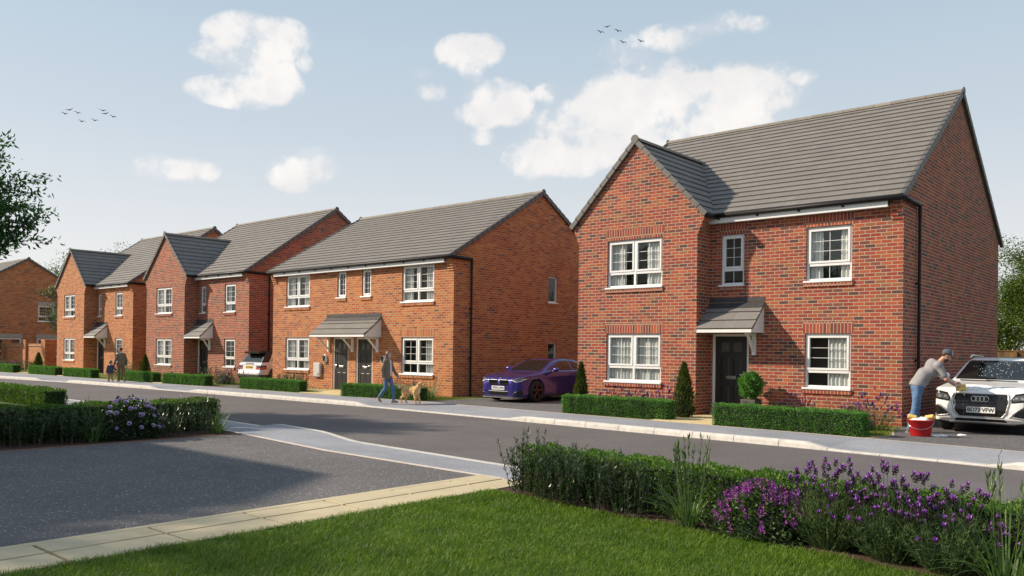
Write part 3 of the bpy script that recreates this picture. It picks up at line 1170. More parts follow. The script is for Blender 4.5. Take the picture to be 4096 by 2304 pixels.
xs = np.concatenate([np.arange(-90, -48, 2.0), np.arange(-48, 14, .2), np.arange(14, 30.1, 2.0)])
sheet('ground', [(-400, -400), (400, -400), (400, 500), (-400, 500)], -.16, M['lawn'])
rv, rf_ = [], []
for i, x in enumerate(xs):
    rv += [(x, lerp_pts(NK, x) - .4, ZR), (x, lerp_pts(FK, x) + .4, ZR)]
    if i:
        rf_.append((2 * i - 2, 2 * i, 2 * i + 1, 2 * i - 1))
mb = MB()
mb.add(rv, rf_)
tag(mb.build('road', M['road']), kind='structure')


def pavement(name, K, Bk, drops, sgn):
    v, f = [], []
    for i, x in enumerate(xs):
        k = ramp_z(x, drops)
        zk = ZDN + (ZUP - ZDN) * k - .004
        yk, yb = lerp_pts(K, x), lerp_pts(Bk, x)
        for t in (.0, .33, .66, 1.0):
            v.append((x, yk + sgn * .10 + (yb - yk - sgn * .10) * t, zk * (1 - t) + 0.0 * t))
        if i:
            for j in range(3):
                a = 4 * (i - 1) + j
                f.append((a, a + 4, a + 5, a + 1))
    m_ = MB()
    m_.add(v, f)
    tag(m_.build(name, M['pave']), kind='structure')


pavement('pavement', FK, FB, FDROP, 1)
pavement('pavement', NK, NB, NDROP, -1)


def kerb(name, K, drops, sgn, x0, x1):
    """kerb stones about 0.9 m long with rounded front arris and open joints"""
    m_ = MB()
    x = x0
    while x < x1:
        n = 5
        e = x + .915
        vs, fs = [], []
        for i in range(n + 1):
            xx = x + .006 + (e - x - .012) * i / n
            k = ramp_z(xx, drops)
            zt = ZDN + (ZUP - ZDN) * k
            y = lerp_pts(K, xx)
            bat = .035 * k
            prof = [(0, ZR - .02), (bat * .6, zt - .045 * max(k, .2)), (bat + .004, zt - .012), (bat + .018, zt), (.155, zt + .004), (.155, zt - .1)]
            vs += [(xx, y + sgn * a, b) for a, b in prof]
        N = 6
        for i in range(n):
            for j in range(N - 1):
                fs.append((i * N + j, (i + 1) * N + j, (i + 1) * N + j + 1, i * N + j + 1))
        fs.append(tuple(range(N)))
        fs.append(tuple(n * N + j for j in range(N - 1, -1, -1)))
        m_.add(vs, fs)
        x = e
    tag(m_.build(name, M['kerb']), kind='structure')


kerb('kerb', FK, FDROP, 1, -62, 14)
kerb('kerb', NK, NDROP, -1, -40, 9)


def edging(name, Bk, x0, x1, w, sgn, z=.006, mat='edge'):
    m_ = MB()
    q = [x for x in xs if x0 <= x <= x1]
    vs, fs = [], []
    for i, x in enumerate(q):
        y = lerp_pts(Bk, x)
        vs += [(x, y, z), (x, y + sgn * w, z), (x, y + sgn * w, -.1), (x, y, -.1)]
        if i:
            a = 4 * (i - 1)
            fs += [(a, a + 4, a + 5, a + 1), (a + 3, a + 7, a + 4, a), (a + 1, a + 5, a + 6, a + 2)]
    m_.add(vs, fs)
    return tag(m_.build(name, M[mat]), kind='structure')


edging('edging_kerb', FB, -60, 14, .05, 1)
M['edge2'] = plain('edging_pale', (.60, .52, .46), .85, var=.12, vscale=6)
edging('edging_kerb', NB, -9.2, 8, .055, -1, mat='edge2')


def strip(name, x0, x1, ya, yb, z, mat, n=14):
    """plot surface between two curves of x"""
    m_ = MB()
    vs, fs = [], []
    for i in range(n + 1):
        x = x0 + (x1 - x0) * i / n
        a = ya(x) if callable(ya) else ya
        b = yb(x) if callable(yb) else yb
        vs += [(x, a, z), (x, b, z)]
        if i:
            fs.append((2 * i - 2, 2 * i, 2 * i + 1, 2 * i - 1))
    m_.add(vs, fs)
    return tag(m_.build(name, mat), kind='structure')


fb = lambda x: lerp_pts(FB, x) + .05
M['lawn_far'] = plain('front_lawn_turf', (.14, .16, .018), .9, var=.3, vscale=5, bump=.9, bscale=90)
M['slab'] = plain('buff_paving', (.50, .42, .27), .8, var=.08, vscale=3, bump=.25, bscale=90)
# far side plots, left to right
for (nm, x0, x1, mt) in (('front_lawn', -90, -26.1, 'lawn_far'), ('driveway', -26.1, -23.5, 'drive'), ('front_lawn', -23.5, -13.25, 'lawn_far'),
                         ('driveway', -13.25, -7.6, 'drive'), ('front_lawn', -7.6, -.9, 'lawn_far')):
    strip(nm, x0, x1, fb, 1.2, -.004, M[mt])
# right hand drive with its splayed edge
sheet('front_lawn', [(-.9, fb(-.9)), (.28, fb(.28)), (.55, -2.5), (.02, -.9), (.02, .6), (-.9, .6)], -.004, M['lawn_far'])
sheet('driveway', [(.285, fb(.285)), (6.5, fb(6.5)), (6.5, 14), (.025, 14), (.025, -.9), (.555, -2.5)], -.003, M['drive'])
sheet('driveway', [(-14.27, 1.2), (-8.5, 1.2), (-8.5, 16), (-14.27, 16)], -.003, M['drive'])
sheet('driveway', [(-28.04, 1.2), (-25.08, 1.2), (-25.08, 16), (-28.04, 16)], -.003, M['drive'])
sheet('back_garden', [(-90, 10), (-28.04, 10), (-28.04, 60), (-90, 60)], -.01, M['lawn_far'])
sheet('back_garden', [(-28, 16.01), (14, 16.01), (14, 60), (-28, 60)], -.011, M['lawn_far'])
mb = MB()
for (a, b, c, d) in (((.27, fb(.27)), (.32, fb(.32)), (.59, -2.5), (.54, -2.5)), ((.54, -2.5), (.59, -2.5), (.07, -.85), (.02, -.85))):
    mb.add([(p[0], p[1], .008) for p in (a, b, c, d)], [(0, 1, 2, 3)])
tag(mb.build('edging_kerb', M['edge']), kind='structure')


def slabs(name, rects, z0, z1, mat, gap=.008):
    m_ = MB()
    for (a, b, c, d) in rects:
        zz = z1 + random.uniform(-.002, .002)
        m_.box(a + gap / 2, b - gap / 2, c + gap / 2, d - gap / 2, z0, zz)
    return tag(m_.build(name, mat, bevel=.004), kind='structure')


M['slab_far'] = plain('buff_path_paving', (.62, .50, .27), .8, var=.07, vscale=3, bump=.2, bscale=90)
def grid(x0, x1, y0, y1, w):
    nx, ny = max(1, round((x1 - x0) / w)), max(1, round((y1 - y0) / w))
    return [(x0 + (x1 - x0) * i / nx, x0 + (x1 - x0) * (i + 1) / nx, y0 + (y1 - y0) * j / ny, y0 + (y1 - y0) * (j + 1) / ny) for i in range(nx) for j in range(ny)]
slabs('garden_path', grid(-4.72, -3.12, -2.92, -.02, .6), -.05, .014, M['slab_far'])
slabs('garden_path', grid(-19.75, -17.02, -2.30, -.0, .6), -.05, .014, M['slab_far'])
slabs('garden_path', grid(-22.6, -19.75, -1.1, -.0, .6), -.05, .014, M['slab_far'])
slabs('garden_path', grid(-30.1, -29.2, -2.72, -.1, .6), -.05, .014, M['slab_far'])
slabs('garden_path', grid(-40.7, -38.4, -2.72, -2.1, .6), -.05, .014, M['slab_far'])
slabs('garden_path', grid(-46.6, -43.2, -2.72, .7, .6), -.05, .012, M['slab_far'])

# near side: driveway, slab path, lawn, planting beds
nb = lambda x: lerp_pts(NB, x) - .055
strip('driveway', -8.12, -1.56, -26, nb, -.002, M['drive'])
strip('planting_bed', -9.75, -8.14, -26, nb, .0, M['soil'])
mb = MB()
mb.box(-8.14, -8.115, -26, -11.52, -.05, .008)
tag(mb.build('edging_kerb', plain('edging_brick', (.24, .11, .07), .85, var=.2)), kind='structure')
strip('front_lawn', -60, -9.76, -26, nb, .0, M['lawn'])
rects = []
y = -12.13
for k in range(12):
    L = .62 if k == 0 else .915
    rects += [(-1.55, -1.15, y - L, y), (-1.145, -.70, y - L, y)]
    y -= L
rects = [(-1.55, -1.46, b, c) if False else (a, d_, b, c) for (a, d_, b, c) in rects]
slabs('slab_path', rects, -.08, .012, M['slab'], gap=.030)
mb = MB()
mb.box(-1.565, -1.47, -26, -12.12, -.08, .0145)
tag(mb.build('edging_kerb', M['slab'], bevel=.004), kind='structure')
bed_front = lambda x: float(np.interp(x, [-1, -.58, .22, 1.15, 1.9, 2.53, 3.2, 3.8, 5, 8], [-12.80, -12.84, -12.90, -13.03, -13.06, -13.12, -13.16, -13.27, -13.36, -13.6]))
strip('planting_bed', -.69, 8, bed_front, nb, .002, M['soil'], n=30)
strip('lawn_soil', -.69, 8, -26, lambda x: bed_front(x), .0, M['lawn'], n=30)
# ------------------------------------------------------------------ smooth bodies (signed distance fields -> surface nets)
def grid_of(lo, hi, h):
    ax = [np.arange(a - 2 * h, b + 2.5 * h, h, dtype=np.float32) for a, b in zip(lo, hi)]
    return ax, np.meshgrid(*ax, indexing='ij')


def smin(a, b, k):
    h = np.clip(.5 + .5 * (b - a) / k, 0, 1)
    return b + (a - b) * h - k * h * (1 - h)


def smax(a, b, k):
    return -smin(-a, -b, k)


def capsule(G, a, b, ra, rb, sq=None):
    """tapered limb from a to b; sq squashes the section: (axis, factor)"""
    X, Y, Z = G
    a, b = np.array(a, np.float32), np.array(b, np.float32)
    d = b - a
    L2 = float(d @ d) + 1e-9
    px, py, pz = X - a[0], Y - a[1], Z - a[2]
    t = np.clip((px * d[0] + py * d[1] + pz * d[2]) / L2, 0, 1)
    qx, qy, qz = px - d[0] * t, py - d[1] * t, pz - d[2] * t
    if sq is not None:
        qx, qy, qz = qx / sq[0], qy / sq[1], qz / sq[2]
    return np.sqrt(qx * qx + qy * qy + qz * qz) - (ra + (rb - ra) * t)


def ellipsoid(G, c, r):
    X, Y, Z = G
    k = np.sqrt(((X - c[0]) / r[0]) ** 2 + ((Y - c[1]) / r[1]) ** 2 + ((Z - c[2]) / r[2]) ** 2)
    return (k - 1) * min(r)


def chain(G, pts, rads, k=.03, sq=None):
    d = None
    for i in range(len(pts) - 1):
        c = capsule(G, pts[i], pts[i + 1], rads[i], rads[i + 1], sq)
        d = c if d is None else smin(d, c, k)
    return d


def sbox(G, c, r, rnd=.01):
    X, Y, Z = G
    q = [np.abs(A - cc) - (rr - rnd) for A, cc, rr in zip((X, Y, Z), c, r)]
    o = np.sqrt(sum(np.maximum(v, 0) ** 2 for v in q))
    return o + np.minimum(np.maximum(np.maximum(q[0], q[1]), q[2]), 0) - rnd


def poly2d(U, V, P):
    """signed distance to a closed 2d polygon"""
    P = np.array(P, np.float32)
    d = np.full(U.shape, 1e9, np.float32)
    s = np.ones(U.shape, np.float32)
    n = len(P)
    for i in range(n):
        a, b = P[i], P[(i + 1) % n]
        e = b - a
        wx, wy = U - a[0], V - a[1]
        t = np.clip((wx * e[0] + wy * e[1]) / float(e @ e), 0, 1)
        d = np.minimum(d, (wx - e[0] * t) ** 2 + (wy - e[1] * t) ** 2)
        c1, c2, c3 = V >= a[1], V < b[1], (e[0] * wy) > (e[1] * wx)
        flip = (c1 & c2 & c3) | (~c1 & ~c2 & ~c3)
        s = np.where(flip, -s, s)
    return s * np.sqrt(d)


def surf(ax, D, relax=2):
    """surface nets"""
    S = D < 0
    n = [len(a) for a in ax]
    cnt = np.zeros((n[0] - 1, n[1] - 1, n[2] - 1), np.float32)
    acc = np.zeros(cnt.shape + (3,), np.float32)
    sl = lambda o, k: slice(o, n[k] - 1 + o)
    for k in range(3):
        o2 = [i for i in range(3) if i != k]
        for a in (0, 1):
            for b in (0, 1):
                off = [0, 0, 0]
                off[o2[0]], off[o2[1]] = a, b
                i0 = tuple(sl(off[i], i) for i in range(3))
                off[k] = 1
                i1 = tuple(sl(off[i], i) for i in range(3))
                d0, d1 = D[i0], D[i1]
                cr = (d0 < 0) != (d1 < 0)
                t = np.where(cr, d0 / np.where(cr, d0 - d1, 1), 0)
                cnt += cr
                p = [0, 0, 0]
                for i in range(3):
                    w = t if i == k else float(a if i == o2[0] else b)
                    acc[..., i] += np.where(cr, w, 0)
    act = cnt > 0
    idx = np.full(cnt.shape, -1, np.int32)
    idx[act] = np.arange(act.sum())
    ijk = np.argwhere(act)
    V = acc[act] / cnt[act][:, None] + ijk
    Q = []
    for k in range(3):
        o2 = [(k + 1) % 3, (k + 2) % 3]
        i0 = [slice(1, n[i] - 1) for i in range(3)]
        i1 = list(i0)
        i0[k], i1[k] = slice(0, n[k] - 1), slice(1, n[k])
        s0, s1 = S[tuple(i0)], S[tuple(i1)]
        for sign, m in ((1, s0 & ~s1), (-1, ~s0 & s1)):
            w = np.argwhere(m)
            if not len(w):
                continue
            base = w.copy()
            for o in o2:
                base[:, o] += 1
            def at(da, db):
                q = base.copy()
                q[:, o2[0]] -= da
                q[:, o2[1]] -= db
                return idx[q[:, 0], q[:, 1], q[:, 2]]
            f = np.stack([at(1, 1), at(0, 1), at(0, 0), at(1, 0)], 1)
            Q.append(f if sign > 0 else f[:, ::-1])
    F = np.concatenate(Q)
    F = F[(F >= 0).all(1)]
    for _ in range(relax):
        s_ = np.zeros_like(V)
        c_ = np.zeros(len(V), np.float32)
        for a, b in ((0, 1), (1, 2), (2, 3), (3, 0)):
            np.add.at(s_, F[:, a], V[F[:, b]])
            np.add.at(c_, F[:, a], 1)
        V = V * .5 + .5 * s_ / np.maximum(c_, 1)[:, None]
    h = ax[0][1] - ax[0][0]
    V = V * h + np.array([a[0] for a in ax])
    return V, F


def sdf_obj(name, lo, hi, h, fn, mat, parent=None, relax=1, smooth=True):
    ax, G = grid_of(lo, hi, h)
    V, F = surf(ax, np.asarray(fn(G), np.float32), relax)
    return np_mesh(name, V, F, mat, parent, smooth)
# ------------------------------------------------------------------ planting kit (vectorised leaves)
def rot_frames(n, up_bias=0.0, rng=RNG):
    d = rng.normal(size=(n, 3))
    d[:, 2] += up_bias
    d /= np.linalg.norm(d, axis=1)[:, None]
    r = rng.normal(size=(n, 3))
    s = np.cross(d, r)
    s /= np.linalg.norm(s, axis=1)[:, None] + 1e-9
    return d, s


def leaves(pos, d, s, L, W, fold=.25, curl=0.0):
    """one pointed leaf per row: 6 verts, 2 quads folded along the midrib; d along, s sideways"""
    n = len(pos)
    L = np.broadcast_to(L, (n,))[:, None]
    W = np.broadcast_to(W, (n,))[:, None]
    nn = np.cross(d, s)
    mid = pos + d * L * .5 + nn * curl * L * .25
    tip = pos + d * L - nn * curl * L * .35
    a = pos + d * L * .42 + s * W * .5 + nn * W * fold
    b = pos + d * L * .42 - s * W * .5 + nn * W * fold
    V = np.stack([pos, a, tip, mid, b], 1).reshape(-1, 3)
    k = np.arange(n)[:, None] * 5
    F = np.concatenate([k + np.array([[0, 1, 2, 3]]), k + np.array([[0, 3, 2, 4]])])
    return V, F


def blades(pos, d, s, L, W, bend, seg=2, n_tip=True):
    """strap leaves bending over: strips of quads with pointed ends. bend in radians (towards horizontal part of d)"""
    n = len(pos)
    L = np.broadcast_to(L, (n,))
    W = np.broadcast_to(W, (n,))
    bend = np.broadcast_to(bend, (n,))
    hz = d * np.array([1, 1, 0])
    hn = np.linalg.norm(hz, axis=1)[:, None]
    hz = np.where(hn > 1e-4, hz / np.maximum(hn, 1e-4), np.array([[1, 0, 0]]))
    th0 = np.arctan2(d[:, 2], hn[:, 0])
    P = pos.copy()
    rows = []
    for i in range(seg + 1):
        t = i / seg
        w = W * (1 - t) ** .7 if n_tip else W
        w = np.maximum(w, W * .06)
        rows += [P + s * w[:, None] * .5, P - s * w[:, None] * .5]
        th = th0 - bend * (t + .5 / seg)
        P = P + (hz * np.cos(th)[:, None] + np.array([[0, 0, 1]]) * np.sin(th)[:, None]) * (L / seg)[:, None]
    V = np.stack(rows, 1).reshape(-1, 3)
    m = 2 * (seg + 1)
    k = np.arange(n)[:, None] * m
    F = np.concatenate([k + np.array([[2 * i, 2 * i + 1, 2 * i + 3, 2 * i + 2]]) for i in range(seg)])
    return V, F


def cat(*VF):
    Vs, Fs, b = [], [], 0
    for V, F in VF:
        Vs.append(V)
        Fs.append(F + b)
        b += len(V)
    return np.concatenate(Vs), np.concatenate(Fs)


def stems(P0, P1, r):
    """thin square stems"""
    n = len(P0)
    d = P1 - P0
    d /= np.linalg.norm(d, axis=1)[:, None] + 1e-9
    s = np.cross(d, np.array([[.3, .5, .1]]))
    s /= np.linalg.norm(s, axis=1)[:, None] + 1e-9
    t = np.cross(d, s)
    r = np.broadcast_to(r, (n,))[:, None]
    V = np.stack([P0 + s * r, P0 + t * r, P0 - s * r, P0 - t * r, P1 + s * r * .6, P1 + t * r * .6, P1 - s * r * .6, P1 - t * r * .6], 1).reshape(-1, 3)
    k = np.arange(n)[:, None] * 8
    F = np.concatenate([k + np.array([[i, (i + 1) % 4, 4 + (i + 1) % 4, 4 + i]]) for i in range(4)])
    return V, F


M['hedge'] = leaf_mat('box_hedge_leaf', (.055, .17, .026), (.09, .25, .038), (.18, .38, .09), .5, .3)
M['hedge2'] = leaf_mat('privet_leaf', (.045, .11, .013), (.08, .18, .02), (.17, .28, .035), .45, .32)
M['core'] = plain('foliage_filler_dark', (.012, .018, .008), .95)  # added solid filler, coloured near-black, blocks the view through the leaves
M['cone'] = leaf_mat('conifer_spray', (.035, .060, .008), (.065, .095, .012), (.11, .13, .018), .6, .25)
M['dark'] = leaf_mat('dark_shrub_leaf', (.014, .030, .010), (.026, .052, .016), (.06, .085, .035), .35, .22)
M['lance'] = leaf_mat('lance_leaf', (.018, .048, .016), (.034, .075, .024), (.085, .14, .06), .3, .28)
M['rosemary'] = leaf_mat('rosemary_leaf', (.035, .055, .02), (.06, .085, .03), (.10, .125, .05), .6, .25)
M['thin'] = leaf_mat('wispy_leaf', (.06, .11, .03), (.10, .16, .05), (.15, .22, .08), .6, .3)
M['strap'] = leaf_mat('strap_leaf', (.06, .12, .04), (.11, .19, .07), (.24, .31, .13), .4, .35)
M['lavleaf'] = leaf_mat('lavender_leaf', (.06, .11, .04), (.10, .16, .06), (.17, .22, .11), .65, .3)
M['lavhead'] = plain('lavender_head', (.035, .014, .030), .8, var=.4, vscale=60)
M['lavpetal'] = plain('lavender_petal', (.38, .12, .54), .6, var=.25, vscale=30)
M['salvia'] = plain('salvia_flower', (.32, .045, .34), .7, var=.4, vscale=50)
M['salvleaf'] = leaf_mat('salvia_leaf', (.03, .065, .02), (.06, .11, .035), (.14, .19, .08), .5, .25)
M['rose'] = plain('rose_petal', (.52, .42, .66), .6, var=.15, vscale=25)
M['roseleaf'] = leaf_mat('rose_leaf', (.010, .028, .010), (.02, .05, .016), (.04, .075, .028), .4, .2)
M['bark'] = plain('bark', (.09, .07, .055), .9, var=.4, vscale=12, bump=.8, bscale=30)
M['treeleaf'] = leaf_mat('tree_leaf', (.02, .075, .022), (.042, .125, .032), (.085, .19, .055), .35, .28)
M['greytree'] = leaf_mat('greygreen_leaf', (.045, .07, .03), (.09, .12, .06), (.22, .25, .15), .4, .25)
M['fartree'] = leaf_mat('far_tree_leaf', (.035, .075, .012), (.08, .14, .02), (.19, .24, .04), .5, .4)


def hedge(label, x0, x1, yf, yb, h, mat='hedge', n=None, leaf=.03, group='clipped hedges along the far pavement', angle=0.0, z=0.0, jag=.012, rng=None):
    """clipped block hedge: solid near-black core and a skin of small leaves with an uneven surface"""
    rng = rng or np.random.default_rng(int(abs(x0 * 100)) + 3)
    cx, cy = (x0 + x1) / 2, (yf + yb) / 2
    root = thing('hedge', label, 'hedge', (cx, cy, z), angle, group)
    a, b = (x1 - x0) / 2, (yb - yf) / 2
    core = MB()
    e = leaf * 1.1
    core.box(-a + e, a - e, -b + e, b - e, 0, h - e)
    core.build('dark_core', M['core'], root)
    areas = np.array([2 * a * h, 2 * a * h, 2 * b * h, 2 * b * h, 4 * a * b])
    n = n or int(areas.sum() / (leaf * leaf) * 3.2)
    f = rng.choice(5, n, p=areas / areas.sum())
    u, v = rng.uniform(-1, 1, n), rng.uniform(0, 1, n)
    P = np.zeros((n, 3))
    N = np.zeros((n, 3))
    for k, (nx, ny, nz) in enumerate(((0, -1, 0), (0, 1, 0), (-1, 0, 0), (1, 0, 0), (0, 0, 1))):
        m = f == k
        if k < 2:
            P[m] = np.stack([u[m] * a, np.full(m.sum(), ny * b), v[m] * h], 1)
        elif k < 4:
            P[m] = np.stack([np.full(m.sum(), nx * a), u[m] * b, v[m] * h], 1)
        else:
            P[m] = np.stack([u[m] * a, (v[m] * 2 - 1) * b, np.full(m.sum(), h)], 1)
        N[m] = (nx, ny, nz)
    bump = (np.sin(P[:, 0] * 9 + P[:, 2] * 7) + np.sin(P[:, 0] * 21 + 1.3 + P[:, 1] * 17) * .7 + np.sin(P[:, 2] * 25 + P[:, 0] * 4) * .6) * jag
    depth = rng.uniform(-1.3, .5, n) * leaf
    P += N * (bump + depth)[:, None]
    d, s = rot_frames(n, .2, rng)
    d = d + N * 1.1
    d /= np.linalg.norm(d, axis=1)[:, None]
    s = np.cross(d, rng.normal(size=(n, 3)))
    s /= np.linalg.norm(s, axis=1)[:, None]
    V, F = leaves(P, d, s, leaf * rng.uniform(.7, 1.3, n), leaf * .62)
    np_mesh('foliage', V, F, M[mat], root)
    return root


def conifer(label, loc, h, r, seed, group='small cone conifers'):
    rng = np.random.default_rng(seed)
    root = thing('conifer', label, 'conifer', loc, 0, group)
    n = int(2600 * h)
    t = rng.uniform(0, 1, n) ** .8
    prof = r * np.where(t < .12, .75 + t * 2, (1 - (t - .12) / .88) ** .75)
    ang = rng.uniform(0, 2 * PI, n)
    lump = 1 + .10 * np.sin(ang * 5 + t * 19) + .08 * np.sin(ang * 9 - t * 31)
    rr = prof * lump * rng.uniform(.72, 1.04, n)
    P = np.stack([rr * np.cos(ang), rr * np.sin(ang), t * h], 1)
    d = np.stack([np.cos(ang) * .45, np.sin(ang) * .45, np.full(n, 1.)], 1) + rng.normal(size=(n, 3)) * .28
    d /= np.linalg.norm(d, axis=1)[:, None]
    s = np.cross(d, rng.normal(size=(n, 3)))
    s /= np.linalg.norm(s, axis=1)[:, None]
    V, F = leaves(P, d, s, rng.uniform(.05, .10, n), .022, fold=.1)
    np_mesh('foliage', V, F, M['cone'], root)
    c = MB()
    c.lathe([(r * .5, .02), (r * .72, h * .12), (r * .45, h * .5), (.01, h * .92)], 10)
    c.build('dark_core', M['core'], root)
    return root


def stem_shrub(name, label, cat_, loc, rx, ry, h, n_st, mat, leafL, leafW, dens=26, seed=1, group=None, lean=.12, angle=0, hvar=.35, up=.9):
    """shrub of many upright leafy stems"""
    rng = np.random.default_rng(seed)
    root = thing(name, label, cat_, loc, angle, group)
    q = rng.uniform(0, 2 * PI, n_st)
    k = np.sqrt(rng.uniform(0, 1, n_st))
    B = np.stack([np.cos(q) * k * rx, np.sin(q) * k * ry, np.zeros(n_st)], 1)
    H = h * (1 - hvar * rng.uniform(0, 1, n_st) ** .8) * (1 - .18 * k)
    T = B + np.stack([B[:, 0] * lean / max(rx, .01) * h + rng.normal(size=n_st) * .05 * h, B[:, 1] * lean / max(ry, .01) * h + rng.normal(size=n_st) * .05 * h, H], 1)
    Mid = (B + T) / 2 + rng.normal(size=(n_st, 3)) * .02 * h
    sV = cat(stems(B, Mid, .0045), stems(Mid, T, .0035))
    np_mesh('stems', sV[0], sV[1], M['bark'], root)
    n = n_st * dens
    i = np.repeat(np.arange(n_st), dens)
    t = rng.uniform(.08, 1.0, n)
    P = np.where(t[:, None] < .5, B[i] + (Mid[i] - B[i]) * (t * 2)[:, None], Mid[i] + (T[i] - Mid[i]) * ((t - .5) * 2)[:, None])
    a = rng.uniform(0, 2 * PI, n)
    d = np.stack([np.cos(a), np.sin(a), rng.normal(up, .35, n)], 1)
    d /= np.linalg.norm(d, axis=1)[:, None]
    s = np.cross(d, np.array([[0, 0, 1.]])) + rng.normal(size=(n, 3)) * .15
    s /= np.linalg.norm(s, axis=1)[:, None]
    sz = rng.uniform(.65, 1.2, n) * (1 - .35 * np.maximum(0, t - .75) * 4 * .6)
    V, F = leaves(P, d, s, leafL * sz, leafW * sz, fold=.22, curl=.25)
    np_mesh('foliage', V, F, M[mat], root)
    return root


def grass_clump(label, loc, h, spread, n, seed, stalks=0, stalk_h=.8, w=.012, group='ornamental grass clumps', bend=1.5):
    rng = np.random.default_rng(seed)
    root = thing('ornamental_grass', label, 'grass plant', loc, 0, group)
    a = rng.uniform(0, 2 * PI, n)
    B = np.stack([np.cos(a), np.sin(a), np.zeros(n)], 1) * (rng.uniform(0, 1, n) * spread * .22)[:, None]
    tilt = rng.uniform(.15, 1.0, n)
    d = np.stack([np.cos(a) * tilt * .7, np.sin(a) * tilt * .7, np.ones(n)], 1)
    d /= np.linalg.norm(d, axis=1)[:, None]
    s = np.stack([-np.sin(a), np.cos(a), rng.normal(size=n) * .2], 1)
    V, F = blades(B, d, s, h * rng.uniform(.6, 1.35, n), w * rng.uniform(.7, 1.3, n), bend * rng.uniform(.5, 1.3, n) * tilt ** .5, seg=6)
    np_mesh('leaves', V, F, M['strap'], root, smooth=True)
    if stalks:
        a = rng.uniform(0, 2 * PI, stalks)
        B = np.stack([np.cos(a), np.sin(a), np.zeros(stalks)], 1) * spread * .12
        H = stalk_h * rng.uniform(.72, 1.0, stalks)
        T = B + np.stack([np.cos(a) * spread * .25 * rng.uniform(.3, 1, stalks), np.sin(a) * spread * .25, H], 1)
        Vs = [stems(B, T, .004)]
        m = 11
        i = np.repeat(np.arange(stalks), m)
        t = rng.uniform(.66, 1.0, stalks * m)
        P = B[i] + (T[i] - B[i]) * t[:, None]
        b = rng.uniform(0, 2 * PI, len(i))
        dd = np.stack([np.cos(b) * .35, np.sin(b) * .35, np.ones(len(i))], 1)
        dd /= np.linalg.norm(dd, axis=1)[:, None]
        ss = np.cross(dd, np.array([[0, 0, 1.]]))
        ss /= np.linalg.norm(ss, axis=1)[:, None]
        Vs.append(leaves(P, dd, ss, stalk_h * .075, .014, fold=.3))
        V, F = cat(*Vs)
        np_mesh('seed_stalks', V, F, M['strap'], root)
    return root


def dome_shrub(name, label, cat_, loc, rx, ry, h, n, mat, leaf, seed, group=None, ratio=.6):
    rng = np.random.default_rng(seed)
    root = thing(name, label, cat_, loc, 0, group)
    d0 = rng.normal(size=(n, 3))
    d0[:, 2] = np.abs(d0[:, 2])
    d0 /= np.linalg.norm(d0, axis=1)[:, None]
    lump = 1 + .07 * np.sin(d0[:, 0] * 11 + d0[:, 2] * 7) + .06 * np.sin(d0[:, 1] * 13 - d0[:, 0] * 9)
    k = rng.uniform(.55, 1, n) ** .6 * lump
    P = d0 * k[:, None] * np.array([rx, ry, h])
    d = d0 * .8 + rng.normal(size=(n, 3)) * .6
    d /= np.linalg.norm(d, axis=1)[:, None]
    s = np.cross(d, rng.normal(size=(n, 3)))
    s /= np.linalg.norm(s, axis=1)[:, None]
    V, F = leaves(P, d, s, leaf * rng.uniform(.7, 1.3, n), leaf * ratio)
    np_mesh('foliage', V, F, M[mat], root)
    c = MB()
    c.lathe([(rx * .62, .0), (rx * .6, h * .35), (rx * .3, h * .62), (.01, h * .7)], 10, sy=ry / rx)
    c.build('dark_core', M['core'], root)
    return root, rng


def salvia_bush(label, loc, rx, ry, h, n, nfl, seed, group='purple flowering bushes', scale=1.0):
    root, rng = dome_shrub('flowering_bush', label, 'flowering bush', loc, rx, ry, h, n, 'salvleaf', .045 * scale, seed, group)
    d0 = rng.normal(size=(nfl, 3))
    d0[:, 2] = np.abs(d0[:, 2]) + .15
    d0 /= np.linalg.norm(d0, axis=1)[:, None]
    C0 = d0 * np.array([rx, ry, h]) * .95
    ax = d0 * .45 + np.array([[0, 0, .8]]) + rng.normal(size=(nfl, 3)) * .15
    ax /= np.linalg.norm(ax, axis=1)[:, None]
    m = 26
    i = np.repeat(np.arange(nfl), m)
    t = rng.uniform(0, 1, nfl * m)
    L = .105 * scale
    rad = (1 - t) ** .8 * .018 * scale
    q = rng.normal(size=(nfl * m, 3))
    q /= np.linalg.norm(q, axis=1)[:, None]
    P = C0[i] + ax[i] * (t * L)[:, None] + q * rad[:, None]
    s = np.cross(q, ax[i])
    s /= np.linalg.norm(s, axis=1)[:, None] + 1e-9
    V, F = leaves(P, q * .6 + ax[i] * .5, s, .018 * scale, .014 * scale)
    o = np_mesh('flower_spikes', V, F, M['salvia'], root)
    return root


def lav_head_mesh(seed, hs=1.0):
    rng = np.random.default_rng(seed)
    n = 46
    t = rng.uniform(0, 1, n)
    a = rng.uniform(0, 2 * PI, n)
    r = .0085 * np.sin(np.clip(t * 2.6 + .45, 0, PI)) + .002
    P = np.stack([np.cos(a) * r, np.sin(a) * r, t * .034], 1)
    d = np.stack([np.cos(a), np.sin(a), np.full(n, .9)], 1)
    d /= np.linalg.norm(d, axis=1)[:, None]
    s = np.stack([-np.sin(a), np.cos(a), np.zeros(n)], 1)
    H = leaves(P * hs, d, s, .010 * hs, .009 * hs)
    m = 4
    a = np.arange(m) * 2 * PI / m + .4
    P = np.stack([np.cos(a) * .002, np.sin(a) * .002, np.full(m, .033)], 1)
    d = np.stack([np.cos(a) * .55, np.sin(a) * .55, np.full(m, 1.)], 1)
    d /= np.linalg.norm(d, axis=1)[:, None]
    s = np.stack([-np.sin(a), np.cos(a), np.zeros(m)], 1)
    Pt = leaves(P * hs, d, s, .030 * hs, .0145 * hs, curl=-.3)
    return H, Pt


